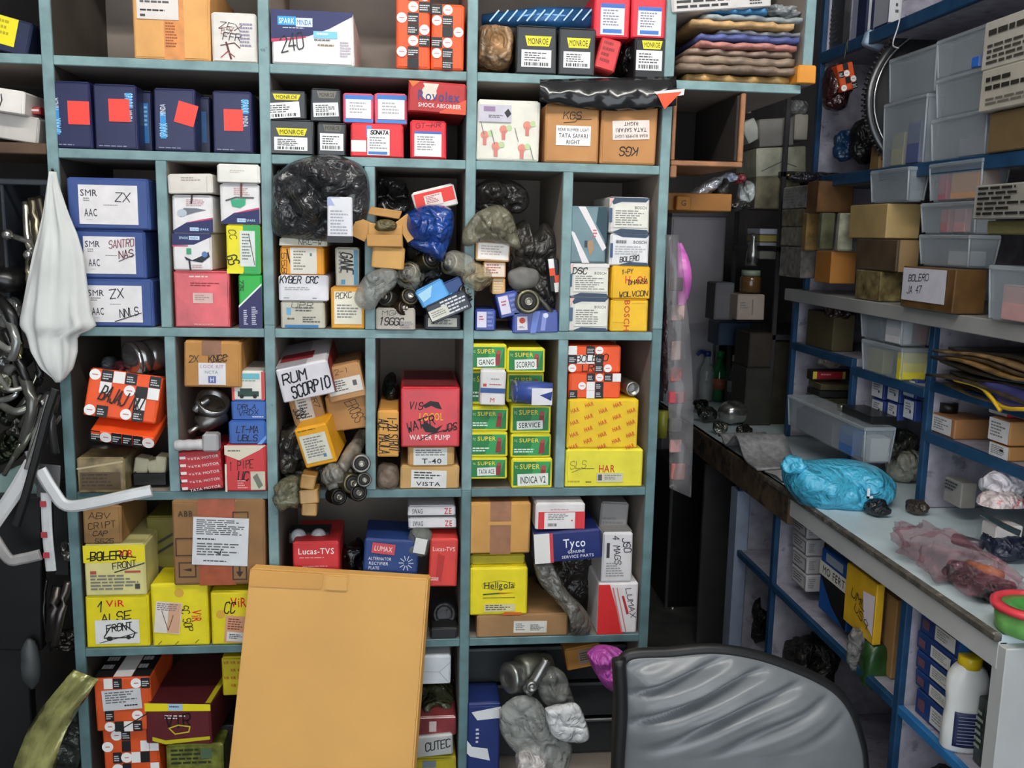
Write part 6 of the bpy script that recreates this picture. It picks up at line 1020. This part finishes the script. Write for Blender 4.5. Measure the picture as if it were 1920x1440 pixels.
# right bay: flat gaskets
rgn = random.Random(5)
for i in range(12):
    cc = ('#6d5433', '#3a3026', '#8a6a3c', '#4c3f2c', '#7d6442', '#2e2823')[i % 6]; z = 1.064+i*.0085; y0, y1 = -.42+rgn.uniform(-.05, .04), .05+rgn.uniform(-.08, .02); x0 = 1.225+rgn.uniform(-.02, .03)
    g = [[Vector((x0+(1.55-x0)*a_/4, y0+(y1-y0)*b_/8, z+.006*math.sin(b_*.9+i))) for b_ in range(9)] for a_ in range(5)]
    o = sheet('gasket_sheet', ('bottom', 'second', 'third', 'fourth', 'fifth', 'sixth', 'seventh', 'eighth', 'ninth', 'tenth', 'eleventh', 'topmost')[i]+' gasket sheet counted upward in the brown pile', 'paper', g, -.006, M(cc, .4, var=.4, scale=25, coat=.2), 'gasket sheets in the right bay')
g = [[onX(1838+(1990-1838)*b_/8, 716+14*(b_/8)+(48*math.sin(min(1, b_/3)*1.57)-8*b_/8)*a_/4, 1.222-.006*math.sin(b_+a_)) for b_ in range(9)] for a_ in range(5)]
o = sheet('edged_pouch', 'purple blue pouch with yellow binding hanging over the blue shelf edge', 'pouch', g, .003, M('#4a4a84', .4)); rod('binding', None, None, [g[4][k]-o.location+Vector((-.004, 0, 0)) for k in range(9)], .0045, M('#e0b428', .4), parent=o, raw=True); rod('binding', None, None, [onX(*q_, 1.216)-o.location for q_ in ((1790, 712), (1842, 728), (1876, 770))], .0045, M('#e0b428', .4), parent=o, raw=True)
bxr('carton', 'brown carton with white label on its side in the middle right bay', 1738, 1790, 1856, 786, 830, 1.262, card('#a8764a'), {'L': [st('#d6d3d2', .2, .05, .9, .9, [ln('#777', .1, .15, .9, .85, 5)])]}, rest=True)
lathe('tape_roll', 'black tape roll on the brown carton in the middle right bay', 'tape', onX(1778, 764, 1.3), (0, 0, 1), [(-.012, .012), (-.012, .022), (.012, .022), (.012, .012), (-.008, .011)], M('#1d1a18', .4))
bxr('carton', 'lower of two tan cartons with white labelled ends at the right edge', 1854, 1892, 1985, 838, 884, 1.255, card('#b8844c'), {'L': [st('#dcdadb', .02, .03, .98, .95, [ln('#777', .1, .15, .9, .85, 5), r('#222', .55, .3, .75, .5)])]}, rest=True, group='tan cartons with white ends')
bxr('carton', 'upper of two tan cartons with white labelled ends at the right edge', 1854, 1894, 1985, 790, 838, 1.255, card('#bd8a52'), {'L': [st('#dcdadb', .02, .03, .98, .95, [ln('#777', .1, .15, .9, .85, 5)])]}, rest=True, group='tan cartons with white ends')
bxr('carton', 'white and red carton behind the upper tan carton', 1852, 1888, 1985, 760, 790, 1.27, '#d6d2d0', {'F': [r('#c03038', 0, .1, .5, 1)]}, rest=True)
# --- on the counter
ZC = .746
t11 = tub('long clear tub with blue lid packets on the counter', 1472, 1620, 1676, 800, 872, 1.17)
inside(t11, 'carton', 'white carton at the near end of the long counter tub', 'box', .3, .95, .02, .12, 0, .7, '#dcdcd8'); inside(t11, 'packet', 'blue and red packet inside the long counter tub', 'packet', .05, .5, .14, .3, 0, .8, '#3f74b8'); inside(t11, 'bag', 'grey folded bag inside the long counter tub', 'bag', .1, .8, .4, .9, 0, .7, '#7f828c')
X_, Y_, z_, w_, d_, h_ = t11['dims']
tag(slab('black_box', X_+.03, Y_+.03, z_+h_+.001, X_+.1, Y_+.2, z_+h_+.022, M('#1c1c1e', .35)), 'small black box lying on the lid of the long counter tub', 'box')
lathe('metal_tin', 'small silver cap next to the black box on the long tub', 'cap', Vector((X_+.05, Y_+.235, z_+h_+.001)), (0, 0, 1), [(0, .014), (.014, .015), (.016, .01)], steel('#b5b2a8', .3))
c0 = onZ(1570, 945, ZC); SKY = M('#4bb6da', .3, coat=.3, var=.06)
bg = pillow('plastic_bag', 'bright sky blue plastic bag bulging over the counter edge', 'bag', [(1478,862),(1500,866),(1560,862),(1620,868),(1655,882),(1674,908),(1660,935),(1620,955),(1570,965),(1520,958),(1490,935),(1472,900)], c0.y+.03, .2, SKY, .3, 11, 77, 26)
lump('bag_ear', None, None, onY(1490, 872, c0.y)-bg.location, (.04, .03, .024), SKY, .3, 3, 78, 4, parent=bg)
bm = bmesh.new(); boxbm(bm, -.003, -.002, -.012, .003, .001, .012); boxbm(bm, -.003, -.002, -.012, .012, .001, -.007); k_ = link('white_print', fin(bm, 'white_print'), ink('#eef4f6'), bg); k_.location = onY(1628, 925, c0.y-.085)-bg.location; k_['kind'] = 'stuff'
c0 = onZ(1700, 915, ZC); lump('plastic_bag', 'clear bag with white contents beside the blue bag', 'bag', c0+Vector((.02, .06, .05)), (.05, .05, .055), M('#c9c6b8', .14, 0, .7, coat=.4, var=.4), .35, 2.6, 79, 4, 2.4, -.049)
# folded newspaper
def wave(x0, x1, y0, y1, hs, n=24): return [[Vector((x0+(x1-x0)*a_/5, y0+(y1-y0)*b_/n+.02*a_/5, ZC+.003+hs(b_/n))) for b_ in range(n+1)] for a_ in range(6)]
sheet('newspaper', 'folded grey newspaper curling up at the edge of the counter', 'newspaper', wave(.975, 1.13, .46, .80, lambda v: .055*math.exp(-((v-.55)/.16)**2)+.03*math.exp(-((v-.95)/.1)**2)), .007, M('#8f8f90', .6, var=.25, scale=60))
sheet('paper_sheet', 'loose pale paper sheet in front of the curled newspaper', 'newspaper', wave(.995, 1.12, .34, .455, lambda v: .004*math.sin(v*5)+.004), .002, M('#aeacaa', .6, var=.2, scale=60))
hp = [(1368, 782, .055, '#b5b5ae', 'round chrome headlamp bowl on the far counter'), (1320, 778, .04, '#6a6a64', 'dark metal part left of the chrome bowl'), (1345, 800, .03, '#85857c', 'small bright casting before the chrome bowl'), (1308, 758, .035, '#3f423e', 'black green part at the far end of the counter'), (1390, 806, .03, '#4c4b47', 'dark ring right of the chrome bowl')]
for i, (x, y, rr, cc, lb) in enumerate(hp):
    q_ = onZ(x, y+18, ZC); lump('metal_part', lb, 'car part', q_+Vector((.02, .03, rr*.8)), (rr, rr*.8, rr*.8), steel(cc, .22), .16 if i == 0 else .35, 2.2, 80+i, 4, 2.2, -rr*.8+.001)
def bottle(name, label, px, py, H, R_, mat, capm, cap=.12, neck=.4, kind='bottle'):
    q_ = onZ(px, py, ZC); e = empty(name, Vector((q_.x, q_.y, ZC+.0005)))
    lathe('body', None, None, Vector(), (0, 0, 1), [(0, R_*.85), (.006, R_), (H*.55, R_), (H*.68, R_*.8), (H*.78, R_*neck), (H*(1-cap), R_*neck)], mat, 20, parent=e)
    lathe('cap', None, None, Vector((0, 0, H*(1-cap))), (0, 0, 1), [(0, R_*neck*1.15), (H*cap, R_*neck*1.15), (H*cap, R_*neck*.6)], capm, 16, parent=e)
    if kind == 'spray':
        rod('trigger', None, None, [(0, 0, H*.97), (-.03, -.01, H*.99), (-.045, -.012, H*.93)], .007, capm, parent=e, raw=True)
    else: lathe('label', None, None, Vector((0, 0, H*.25)), (0, 0, 1), [(0, R_*1.01), (H*.22, R_*1.01), (H*.22, R_*.98)], M('#8f4a3a' if 'green' in label else '#9aa0a0', .5), 20, parent=e)
    tag(e, label, 'bottle')
bottle('spray_bottle', 'clear spray bottle with dark blue head on the far counter', 1322, 752, .2, .03, M('#a8b0ae', .12, 0, .5), M('#24307c', .35), .1, .4, 'spray')
bottle('soda_bottle', 'green soda bottle with a red brown label on the far counter', 1346, 752, .2, .034, M('#17693a', .08, 0, .8, coat=.5), M('#1c7a40', .3))
bottle('water_bottle', 'left of two clear bottles with white caps on the far counter', 1374, 756, .19, .026, M('#6f7674', .12, 0, .6), M('#c9c9c4', .4))
bottle('water_bottle', 'right of two clear bottles with white caps on the far counter', 1390, 766, .19, .026, M('#6f7674', .12, 0, .6), M('#c9c9c4', .4))
# right end of the counter
q_ = onZ(1800, 1060, ZC); PB = M('#a8707c', .1, 0, .34, coat=.5, var=.4, scale=24)
c1 = onZ(1785, 1050, ZC+.03); lump('plastic_bag', 'pinkish clear bubble bag of parts sprawled on the counter', 'bag', c1+Vector((.0, 0, .005)), (.075, .2, .04), PB, .26, 3.2, 85, 6, 2.4, -.034, 0)
for i, (x, y, L_, cc, lb) in enumerate(((1790, 1010, .06, '#3c3640', 'dark part in the far half of the pinkish bag'), (1815, 1060, .07, '#c9762e', 'orange brown part inside the pinkish bag'), (1840, 1085, .06, '#5a2a34', 'maroon part inside the pinkish bag'))): c_ = onZ(x, y, ZC+.03); rod('wrapped_part', lb, 'car part', [c_, c_+Vector((.02, -L_, .004))], .012, M(cc, .35), raw=True, curved=False)
for i, (x, y, s_, lb) in enumerate(((1640, 968, .035, 'black clip part lying before the blue bag'), (1800, 1098, .04, 'black knob part under the near end of the pinkish bag'), (1845, 1128, .035, 'black round cap standing by the tape tub'), (1715, 965, .03, 'dark brown scrap between blue bag and blue post'), (1880, 1050, .05, 'navy black bag behind the tape tub'))):
    c_ = onZ(x, y, ZC); lump('black_part', lb, 'car part', c_+Vector((.01, .01, s_*.55)), (s_*.9, s_, s_*.6), M('#15161a' if i < 3 else ('#3a2f28' if i == 3 else '#1b2038'), .3, coat=.3), .35, 2.4, 90+i, 4, 3, -s_*.54)
c_ = onZ(1915, 1195, ZC); e = empty('tape_tub', Vector((c_.x+.03, c_.y+.02, ZC+.0005)))
lathe('pot', None, None, Vector(), (0, 0, 1), [(0, .05), (.004, .056), (.04, .058), (.04, .05), (.02, .046)], M('#6fb05c', .35, var=.2, scale=30), 32, parent=e); lathe('red_rim', None, None, Vector((0, 0, .04)), (0, 0, 1), [(0, .05), (0, .065), (.008, .066), (.011, .06), (.011, .05), (0, .05)], M('#d8404a', .3), 32, parent=e); lathe('green_lid', None, None, Vector((0, 0, .041)), (0, 0, 1), [(0, .049), (.005, .049), (.006, .03), (.003, .02)], M('#4c9a4a', .35), 32, parent=e)
tag(e, 'round green tub with red rim at the right end of the counter', 'tub')
# lower right bay contents on the counter under the shelving
bxr('carton', 'grey white carton with dark print standing on the counter behind the pinkish bag', 1768, 1802, 1832, 905, 955, 1.28, '#9a9690', {'L': [ln('#333', .1, .1, .9, .5, 3)]}, rest=True)
lx('plastic_bag', 'white crumpled bag in the lower right bay', 'bag', 1838, 878, 1925, 938, 1.27, .08, M('#d9d5dd', .35, coat=.2), .3, 2.4, 96, 5)
lx('plastic_bag', 'white bag with red print below the white crumpled one', 'bag', 1828, 918, 1925, 978, 1.24, .08, M('#d8c9c8', .3, coat=.3, wear=('#c0282c', 28, .55)), .3, 2.4, 97, 5, zmin=.85)
bxr('carton', 'white and orange carton below the red printed bag at the right edge', 1838, 1866, 1916, 985, 1040, 1.2, '#d4cfcc', {'L': [hw('#333', 'ESA', .5, .5, .3, .7, 0, .1)], 'F': [r('#d8703c', .1, .1, .6, .55), r('#333', .3, .3, .5, .6)]}, rest=True)
strip('steel_bar', 'dull grey steel bar leaning over the red printed bag', 'bar', [onX(1840, 962, 1.2), onX(1880, 985, 1.19), onX(1912, 1000, 1.18)], .012, .006, steel('#7d7b75', .35), (-1, -.3, .3))
lx('plastic_bag', 'dark tangle of parts in the corner behind the clear bag', 'car part', 1640, 800, 1720, 870, 1.32, .1, M('#3a3a36', .3, var=.5, scale=30), .4, 3, 98, 4)
# --- under the counter
XU = 1.03
wb = [(1482, 1512, 1546, 1078, 1112), (1484, 1513, 1546, 1045, 1078), (1484, 1513, 1546, 1012, 1045), (1485, 1514, 1546, 980, 1012)]
for i, (x0, xc, x1, yt, yb) in enumerate(wb): bxr('carton', ('lowest', 'second lowest', 'second highest', 'top')[i]+' white carton with black frame print in the stack under the counter', x0, xc, x1, yt, yb, XU, '#c4c1c4', {'L': [r('#666', .1, .15, .95, .9), r('#c4c1c4', .13, .2, .92, .85), ln('#555', .2, .3, .85, .75, 3)], 'F': [ln('#888', .1, .2, .5, .8, 5)]}, rest=True, group='white cartons under the counter')
bxr('carton', 'blue and black oil carton with white banner under the counter', 1534, 1590, 1604, 1062, 1190, 1.02, '#1c4f94', {'L': [p('#141518', [(0, .4), (1, .35), (1, 1), (.5, .8)]), r('#d8d6cc', 0, .2, 1, .42), t('#222', 'MO FERT', .5, .31, .13, .8), r('#8f9aa6', .2, .02, .8, .16)]}, rest=True)
bxr('pouch', 'yellow pouch with pen writing bulging under the counter', 1580, 1640, 1656, 1092, 1215, 1.005, M('#dcae2c', .3, coat=.3, var=.12), {'L': [p('#dcd2da', [(.62, .25), (1, .2), (1, .85), (.7, .7)]), hw('#2c2208', 'UML', .5, .45, .14, .5, 12, .12), hw('#2c2208', 'US9', .62, .68, .13, .5, 20, .12)]}, cat='pouch', rest=True, bev=.014)
o = bpy.data.objects[-1] if False else None
bxr('carton', 'orange carton with white label over the yellow pouch', 1602, 1636, 1650, 1062, 1122, 1.05, '#d88a2c', {'L': [r('#dcd6d8', .4, .2, .9, .9)]}, rest=False)
bxr('carton', 'brown corrugated carton at the post under the counter', 1634, 1676, 1686, 1120, 1290, 1.04, card('#9b7748'), {'L': [r('#6d5232', .5, 0, .56, 1)]}, rest=True)
bxr('carton', 'navy carton with orange dot just under the fascia', 1640, 1668, 1682, 1092, 1122, 1.1, '#1c2044', {'L': [d('#e0a050', .4, .5, .25)]}, rest=False)
lx('paper_bag', 'crumpled grey paper bag under the counter below the oil carton', 'bag', 1586, 1170, 1628, 1262, 1.0, .03, M('#6d6d6a', .5, var=.2), .25, 2.4, 100, 4)
lx('plastic_bag', 'dark green pack below the brown corrugated carton', 'packet', 1612, 1200, 1676, 1300, 1.03, .05, M('#244a20', .35, var=.4), .15, 2, 101, 4, 4)
lx('plastic_bag', 'dark tangle of parts in the far bay under the counter', 'car part', 1392, 985, 1452, 1070, 1.12, .15, M('#2a2724', .4, var=.5, scale=25), .4, 3, 102, 4)
lx('plastic_bag', 'black heap of parts on the low board of the far bay', 'car part', 1390, 1090, 1450, 1210, 1.1, .2, M('#1d1c1b', .4, var=.5, scale=25), .35, 2.6, 103, 4)
lx('plastic_bag', 'dark heap of parts on the low board of the middle bay', 'car part', 1470, 1180, 1570, 1290, 1.1, .2, M('#272422', .4, var=.6, scale=25), .4, 3, 104, 4)
lx('plastic_bag', 'dark heap of parts at the bottom right under the counter', 'car part', 1690, 1400, 1790, 1470, 1.1, .2, M('#2e2c2a', .4, var=.5, scale=25), .4, 3, 105, 4)
bb = [(1712, 1790, 1806, 1350, 1388), (1710, 1788, 1804, 1311, 1350), (1712, 1790, 1806, 1272, 1311), (1714, 1790, 1808, 1233, 1272), (1722, 1800, 1820, 1194, 1233)]
for i, (x0, xc, x1, yt, yb) in enumerate(bb): bxr('carton', ('lowest', 'second lowest', 'middle', 'second highest', 'top')[i]+' blue carton with white label in the stack of five under the counter', x0, xc, x1, yt, yb, 1.02, M('#24407a', .35), {'L': [st('#c9cac4', .42, .2, .92, .85, [ln('#888', .1, .15, .9, .85, 4)]), r('#6a4a58', .08, .3, .26, .75)], 'F': [r('#1c5a94', 0, .1, 1, .9)]}, rest=True, group='blue cartons under the counter')
# white bottle with yellow cap
c0 = onX(1802, 1404, 1.035); s_ = RM.row[2].dot(c0-CAM)/F_PX*.94; e = empty('oil_bottle', Vector((c0.x, c0.y, .4562))); Hh = .192*s_*1000
rr = 42*s_; WP = M('#e6e8e6', .3, coat=.2, var=.02)
bm = bmesh.new(); rings = []
for h_, k_, kd in ((0, .9, .55), (.006, 1, .6), (.05, .98, .6), (.085, .9, .58), (.11, .9, .58), (.135, .97, .6), (.16, .92, .58), (.175, .74, .52), (.186, .5, .46), (.19, .44, .44), (.2, .44, .44)):
    rings.append([bm.verts.new((rr*k_*math.copysign(abs(math.cos(a_))**.8, math.cos(a_)), rr*kd*math.copysign(abs(math.sin(a_))**.8, math.sin(a_)), h_*192*s_/.2)) for a_ in [j*math.tau/32 for j in range(32)]])
for A_, B_ in zip(rings, rings[1:]):
    for k in range(32): bm.faces.new((A_[k], A_[(k+1) % 32], B_[(k+1) % 32], B_[k]))
bm.faces.new(rings[0][::-1]); bm.faces.new(rings[-1]); bmesh.ops.recalc_face_normals(bm, faces=bm.faces); link('bottle_body', fin(bm, 'bottle_body', True), WP, e)
lathe('screw_cap', None, None, Vector((0, 0, 160*s_)), (0, 0, 1), [(12*s_, 21*s_), (13*s_, 23*s_), (34*s_, 22*s_), (36*s_, 20*s_), (36*s_, 8*s_)], M('#e8c81c', .35), 24, parent=e)
g = [[Vector((rr*.62*math.sin(-.85+1.7*i/8)*1.35, -rr*.62*math.cos((-.85+1.7*i/8)*.8)*1.0-.0015, (14+72*j/6)*s_)) for i in range(9)] for j in range(7)]
o = sheet('back_label', None, None, g, .0006, ink('#272f56'), parent=e)
for j in range(9): bm = bmesh.new(); boxbm(bm, -rr*.5, -.001, 0, rr*.5, 0, .0013); k_ = link('text_line', fin(bm, 'text_line'), ink('#8a90b0'), o); k_.location = (0, -rr*.66-.002, (22+7*j)*s_)
tag(e, 'white oil bottle with yellow cap and navy text label under the counter', 'bottle'); e.rotation_euler = (0, 0, -.25)
bxr('carton', 'dark label tin partly hidden behind the counter end post', 1828, 1846, 1856, 1310, 1425, 1.03, M('#2f3a34', .3), {'L': [ln('#9aa89a', .1, .2, .9, .8, 6)]}, rest=True)
# counter end cell at the right edge
lx('plastic_bag', 'bright blue bag in the end cell right of the counter post', 'bag', 1895, 1380, 1990, 1470, 1.1, .08, M('#24509a', .35), .1, 2, 106, 4)

# ================================================================== BEHIND: PASSAGE AND FAR END
cab = empty('steel_cabinet', (1.15, 1.8, 0)); GC = M('#a19ea5', .45, var=.08, scale=4)
slab('body', -.12, -.16, 0, .1, .2, 1.485, GC, cab); slab('door', -.115, -.166, .08, .095, -.16, 1.46, GC, cab); slab('top_rim', -.125, -.175, 1.47, .105, .2, 1.495, M('#5f5c62', .4), cab); slab('door_handle', .07, -.18, .85, .08, -.166, .97, steel('#999'), cab)
tag(cab, 'narrow grey steel cabinet at the end of the passage', 'cabinet')
fr = empty('dark_rack', (1.42, 1.3, .745)); DR = M('#38363a', .6)
for z in (.32, .62, .87): slab('rack_board', -.17, -.2, z-.02, .2, .25, z, DR, fr); SUP.append((1.25, 1.62, 1.1, 1.55, .745+z))
for x in (-.17, .185): slab('rack_post', x, -.2, 0, x+.015, -.185, 1.5, DR, fr); slab('rack_post', x, .235, 0, x+.015, .25, 1.5, DR, fr)
tag(fr, 'dark rack standing on the far counter behind the blue shelving', 'rack')
YR = 1.14
bx('carton', 'dark taped carton under the stack of grey cartons at the far end', 1416, 330, 1500, 392, YR, .2, M('#857d66', .4, coat=.2, var=.4))
bx('carton', 'light grey green taped carton in the far stack', 1418, 276, 1512, 330, YR, .2, M('#c4c3ae', .4, coat=.2, var=.25), [sk('#555', [(.1, .8), (.5, .5), (.8, .7)], .03)], rot=-4)
bx('carton', 'dark grey carton with rounded corner in the far stack', 1424, 222, 1488, 274, YR, .2, M('#8d8a86', .4), rot=-5, rest=False)
bx('carton', 'cream carton right of the dark grey one in the far stack', 1490, 214, 1516, 262, YR+.02, .16, '#cdc9bc', rest=False)
blob('plastic_bag', 'silver grey film bag on top of the far carton stack', 'bag', 1476, 184, 1520, 222, YR, .1, M('#8d8f90', .2, coat=.4), .35, 2.6, 110, 4, rest=False)
bx('carton', 'slim white packet left of the dark grey far carton', 1395, 225, 1424, 265, YR+.02, .1, '#b9bdb4', cat='packet', rot=-30, rest=False)
# plank with lamps at the passage top
pl = slab('wooden_board', .5555, .22, onY(1300, 395, .22).z, onY(1372, 380, .22).x, .5, onY(1300, 362, .22).z, M('#b5762e', .55, var=.15, scale=10)); tag(pl, 'orange brown wooden board bridging the passage under the crate', 'board')
SUP.append((.56, onY(1372, 380, .22).x, .22, .5, onY(1300, 362, .22).z))
o = bx('wooden_block', 'small wooden block with a black letter in front of the board', 1268, 366, 1296, 394, .188, .03, card('#b8782c'), [t('#222', 'G', .5, .5, .4, .4)], rest=False, flap=False)
lump('lamp_shell', 'white and chrome lamp shell lying on the wooden board', 'lamp', onY(1322, 354, .26), (.058, .03, .016), M('#d5d8de', .12, .5, coat=.5, var=.3), .2, 2, 111, 4, 2.2, None, -32)
for i, (a, b, c_, e_, cc, lb) in enumerate(((1340, 328, 1372, 376, '#3c3a38', 'dark spotlight body beside the lamp shell'), (1356, 322, 1386, 342, '#b9c2d4', 'pale blue white part above the dark spotlight'), (1376, 322, 1400, 346, '#8a3038', 'dark red part at the top of the lamp heap'), (1386, 336, 1418, 384, '#a8aeac', 'crumpled white plastic at the right of the lamp heap'), (1330, 372, 1416, 398, '#2a2825', 'black mass of parts under the lamp heap'))): blob('lamp_part', lb, 'car part', a, b, c_, e_, .24, .07, M(cc, .25, coat=.4, var=.3), .3, 2.4, 112+i, 4, rest=False)
# goods on the dark rack
bx('carton', 'pale pinkish carton standing in the dark rack', 1382, 552, 1434, 600, 1.12, .12, '#a8988c', [sk('#555', [(.55, .2), (.55, .8)], .03), ln('#777', .1, .3, .4, .6, 3)])
q_ = onY(1406, 548, 1.16); e = empty('glass_jar', q_); lathe('glass', None, None, Vector(), (0, 0, 1), [(0, .03), (.004, .036), (.05, .036), (.058, .03)], M('#6b4f2c', .12, 0, .85, coat=.5), parent=e); lathe('jar_lid', None, None, Vector((0, 0, .058)), (0, 0, 1), [(0, .032), (.018, .032), (.018, .02)], M('#8c9a84', .4), parent=e); tag(e, 'brown glass jar with pale lid on the pinkish carton', 'jar')
q_ = onY(1410, 498, 1.16); lathe('silver_flask', 'silver pointed flask at the dark far end', 'flask', q_, (0, 0, 1), [(0, .022), (.05, .02), (.08, .01), (.1, .012), (.11, .006)], steel('#a9aaa8', .25))
for i, (y0, y1, cc) in enumerate(((470, 486, '#6f6c62'), (454, 468, '#8c8c94'), (440, 453, '#9a8a4a'), (428, 440, '#b4b9c6'))): bx('notebook', ('lowest', 'second lowest', 'second highest', 'topmost')[i]+' notebook of the small pile in the dark rack', 1424, y0, 1466, y1, 1.13, .12, cc, cat='book', rest=True, flap=False, group='notebooks in the dark rack')
bx('bin', 'dark blue plastic bin on the far counter under the rack board', 1346, 604, 1408, 648, 1.3, .12, M('#173048', .4), cat='bin', rest=False)
bx('carton', 'grey carton edge left of the pinkish one at the far end', 1340, 530, 1376, 600, 1.2, .1, '#5f5e62', rest=False)
bx('carton', 'tall dark brown carton on the far counter beside the blue post', 1446, 640, 1490, 800, 1.12, .12, M('#40382a', .5, var=.3), rest=True)
bx('carton', 'broad dark olive carton on the far counter behind the newspaper', 1396, 690, 1448, 800, 1.1, .14, M('#33312a', .5, var=.2), rest=True)
bx('carton', 'dark brown carton stacked on the olive one at the far end', 1404, 624, 1448, 690, 1.1, .14, M('#352c22', .5, var=.2), rest=True)
# hanging pouch strip beside the right post
g = []
for i in range(21):
    v = i/20; row = []
    for j in range(6):
        u = j/5; px = 1248+8*v+(24+22*math.sin(v*2.4))*u; py = 440+475*v+(18*u if v > .9 else 0)
        row.append(onY(px, py, -.02-.012*math.sin(u*3.14)-.006*math.sin(i*1.3+j)))
    g.append(row)
o = sheet('hanging_pouches', 'long clear plastic strip of small pouches hanging beside the right post', 'pouch', g, .0012, M('#8d8a8c', .14, 0, .3, coat=.5, var=.15))
for i, (y, cc, h_) in enumerate(((520, '#6f5a5c', 26), (572, '#a98f88', 30), (640, '#c0a79c', 36), (690, '#a5544c', 26), (735, '#b23a44', 22), (785, '#4a4846', 26), (825, '#b98a88', 24), (870, '#b56a60', 30))):
    a_, b_ = onY(1258+3*math.sin(i), y, -.028)-o.location, onY(1280+4*math.sin(i*2), y+h_, -.028)-o.location; slab('small_part', a_.x, a_.y, b_.z, b_.x, a_.y+.008, a_.z, M(cc, .4, var=.2), o)
g = [[onY(1270+a_*(4+9*math.sin(b_/10*3.14))/3*2, 455+130*b_/10, .05+.01*math.sin(b_)) for a_ in range(4)] for b_ in range(11)]
sheet('pink_bag', 'bright pink plastic bag hanging behind the pouch strip', 'bag', g, .004, M('#d26cc0', .3))
blob('dark_bag', 'black maroon hanging bag between the right post and the pouches', 'bag', 1240, 560, 1268, 740, .0, .05, M('#3a2830', .3, coat=.3), .25, 2, 120, 4, rest=False)
mach = bx('dark_cabinet', 'dark low cabinet with a bright knob in the passage', 1252, 930, 1330, 1190, 1.3, .28, M('#1a1919', .4, var=.3), cat='cabinet', rest=False)
mach.location.z = .001; lathe('knob', None, None, Vector((-.06, -.155, mach.data.vertices[7].co.z*.55)), (0, -1, 0), [(0, .006), (.008, .011), (.014, .009), (.016, .003)], steel('#d0d0cc', .12), parent=mach)  # bright knob shape stands in for a highlight on the cabinet
slab('side_rail', -.09, -.158, 0, -.078, -.15, .5, M('#4a4a4c', .4), mach)
rod('cap_tube', 'olive yellow tube standing in the gap behind the right post', 'tube', [(1243, 770, .3), (1241, 820, .3)], .014, M('#7a7a22', .4))
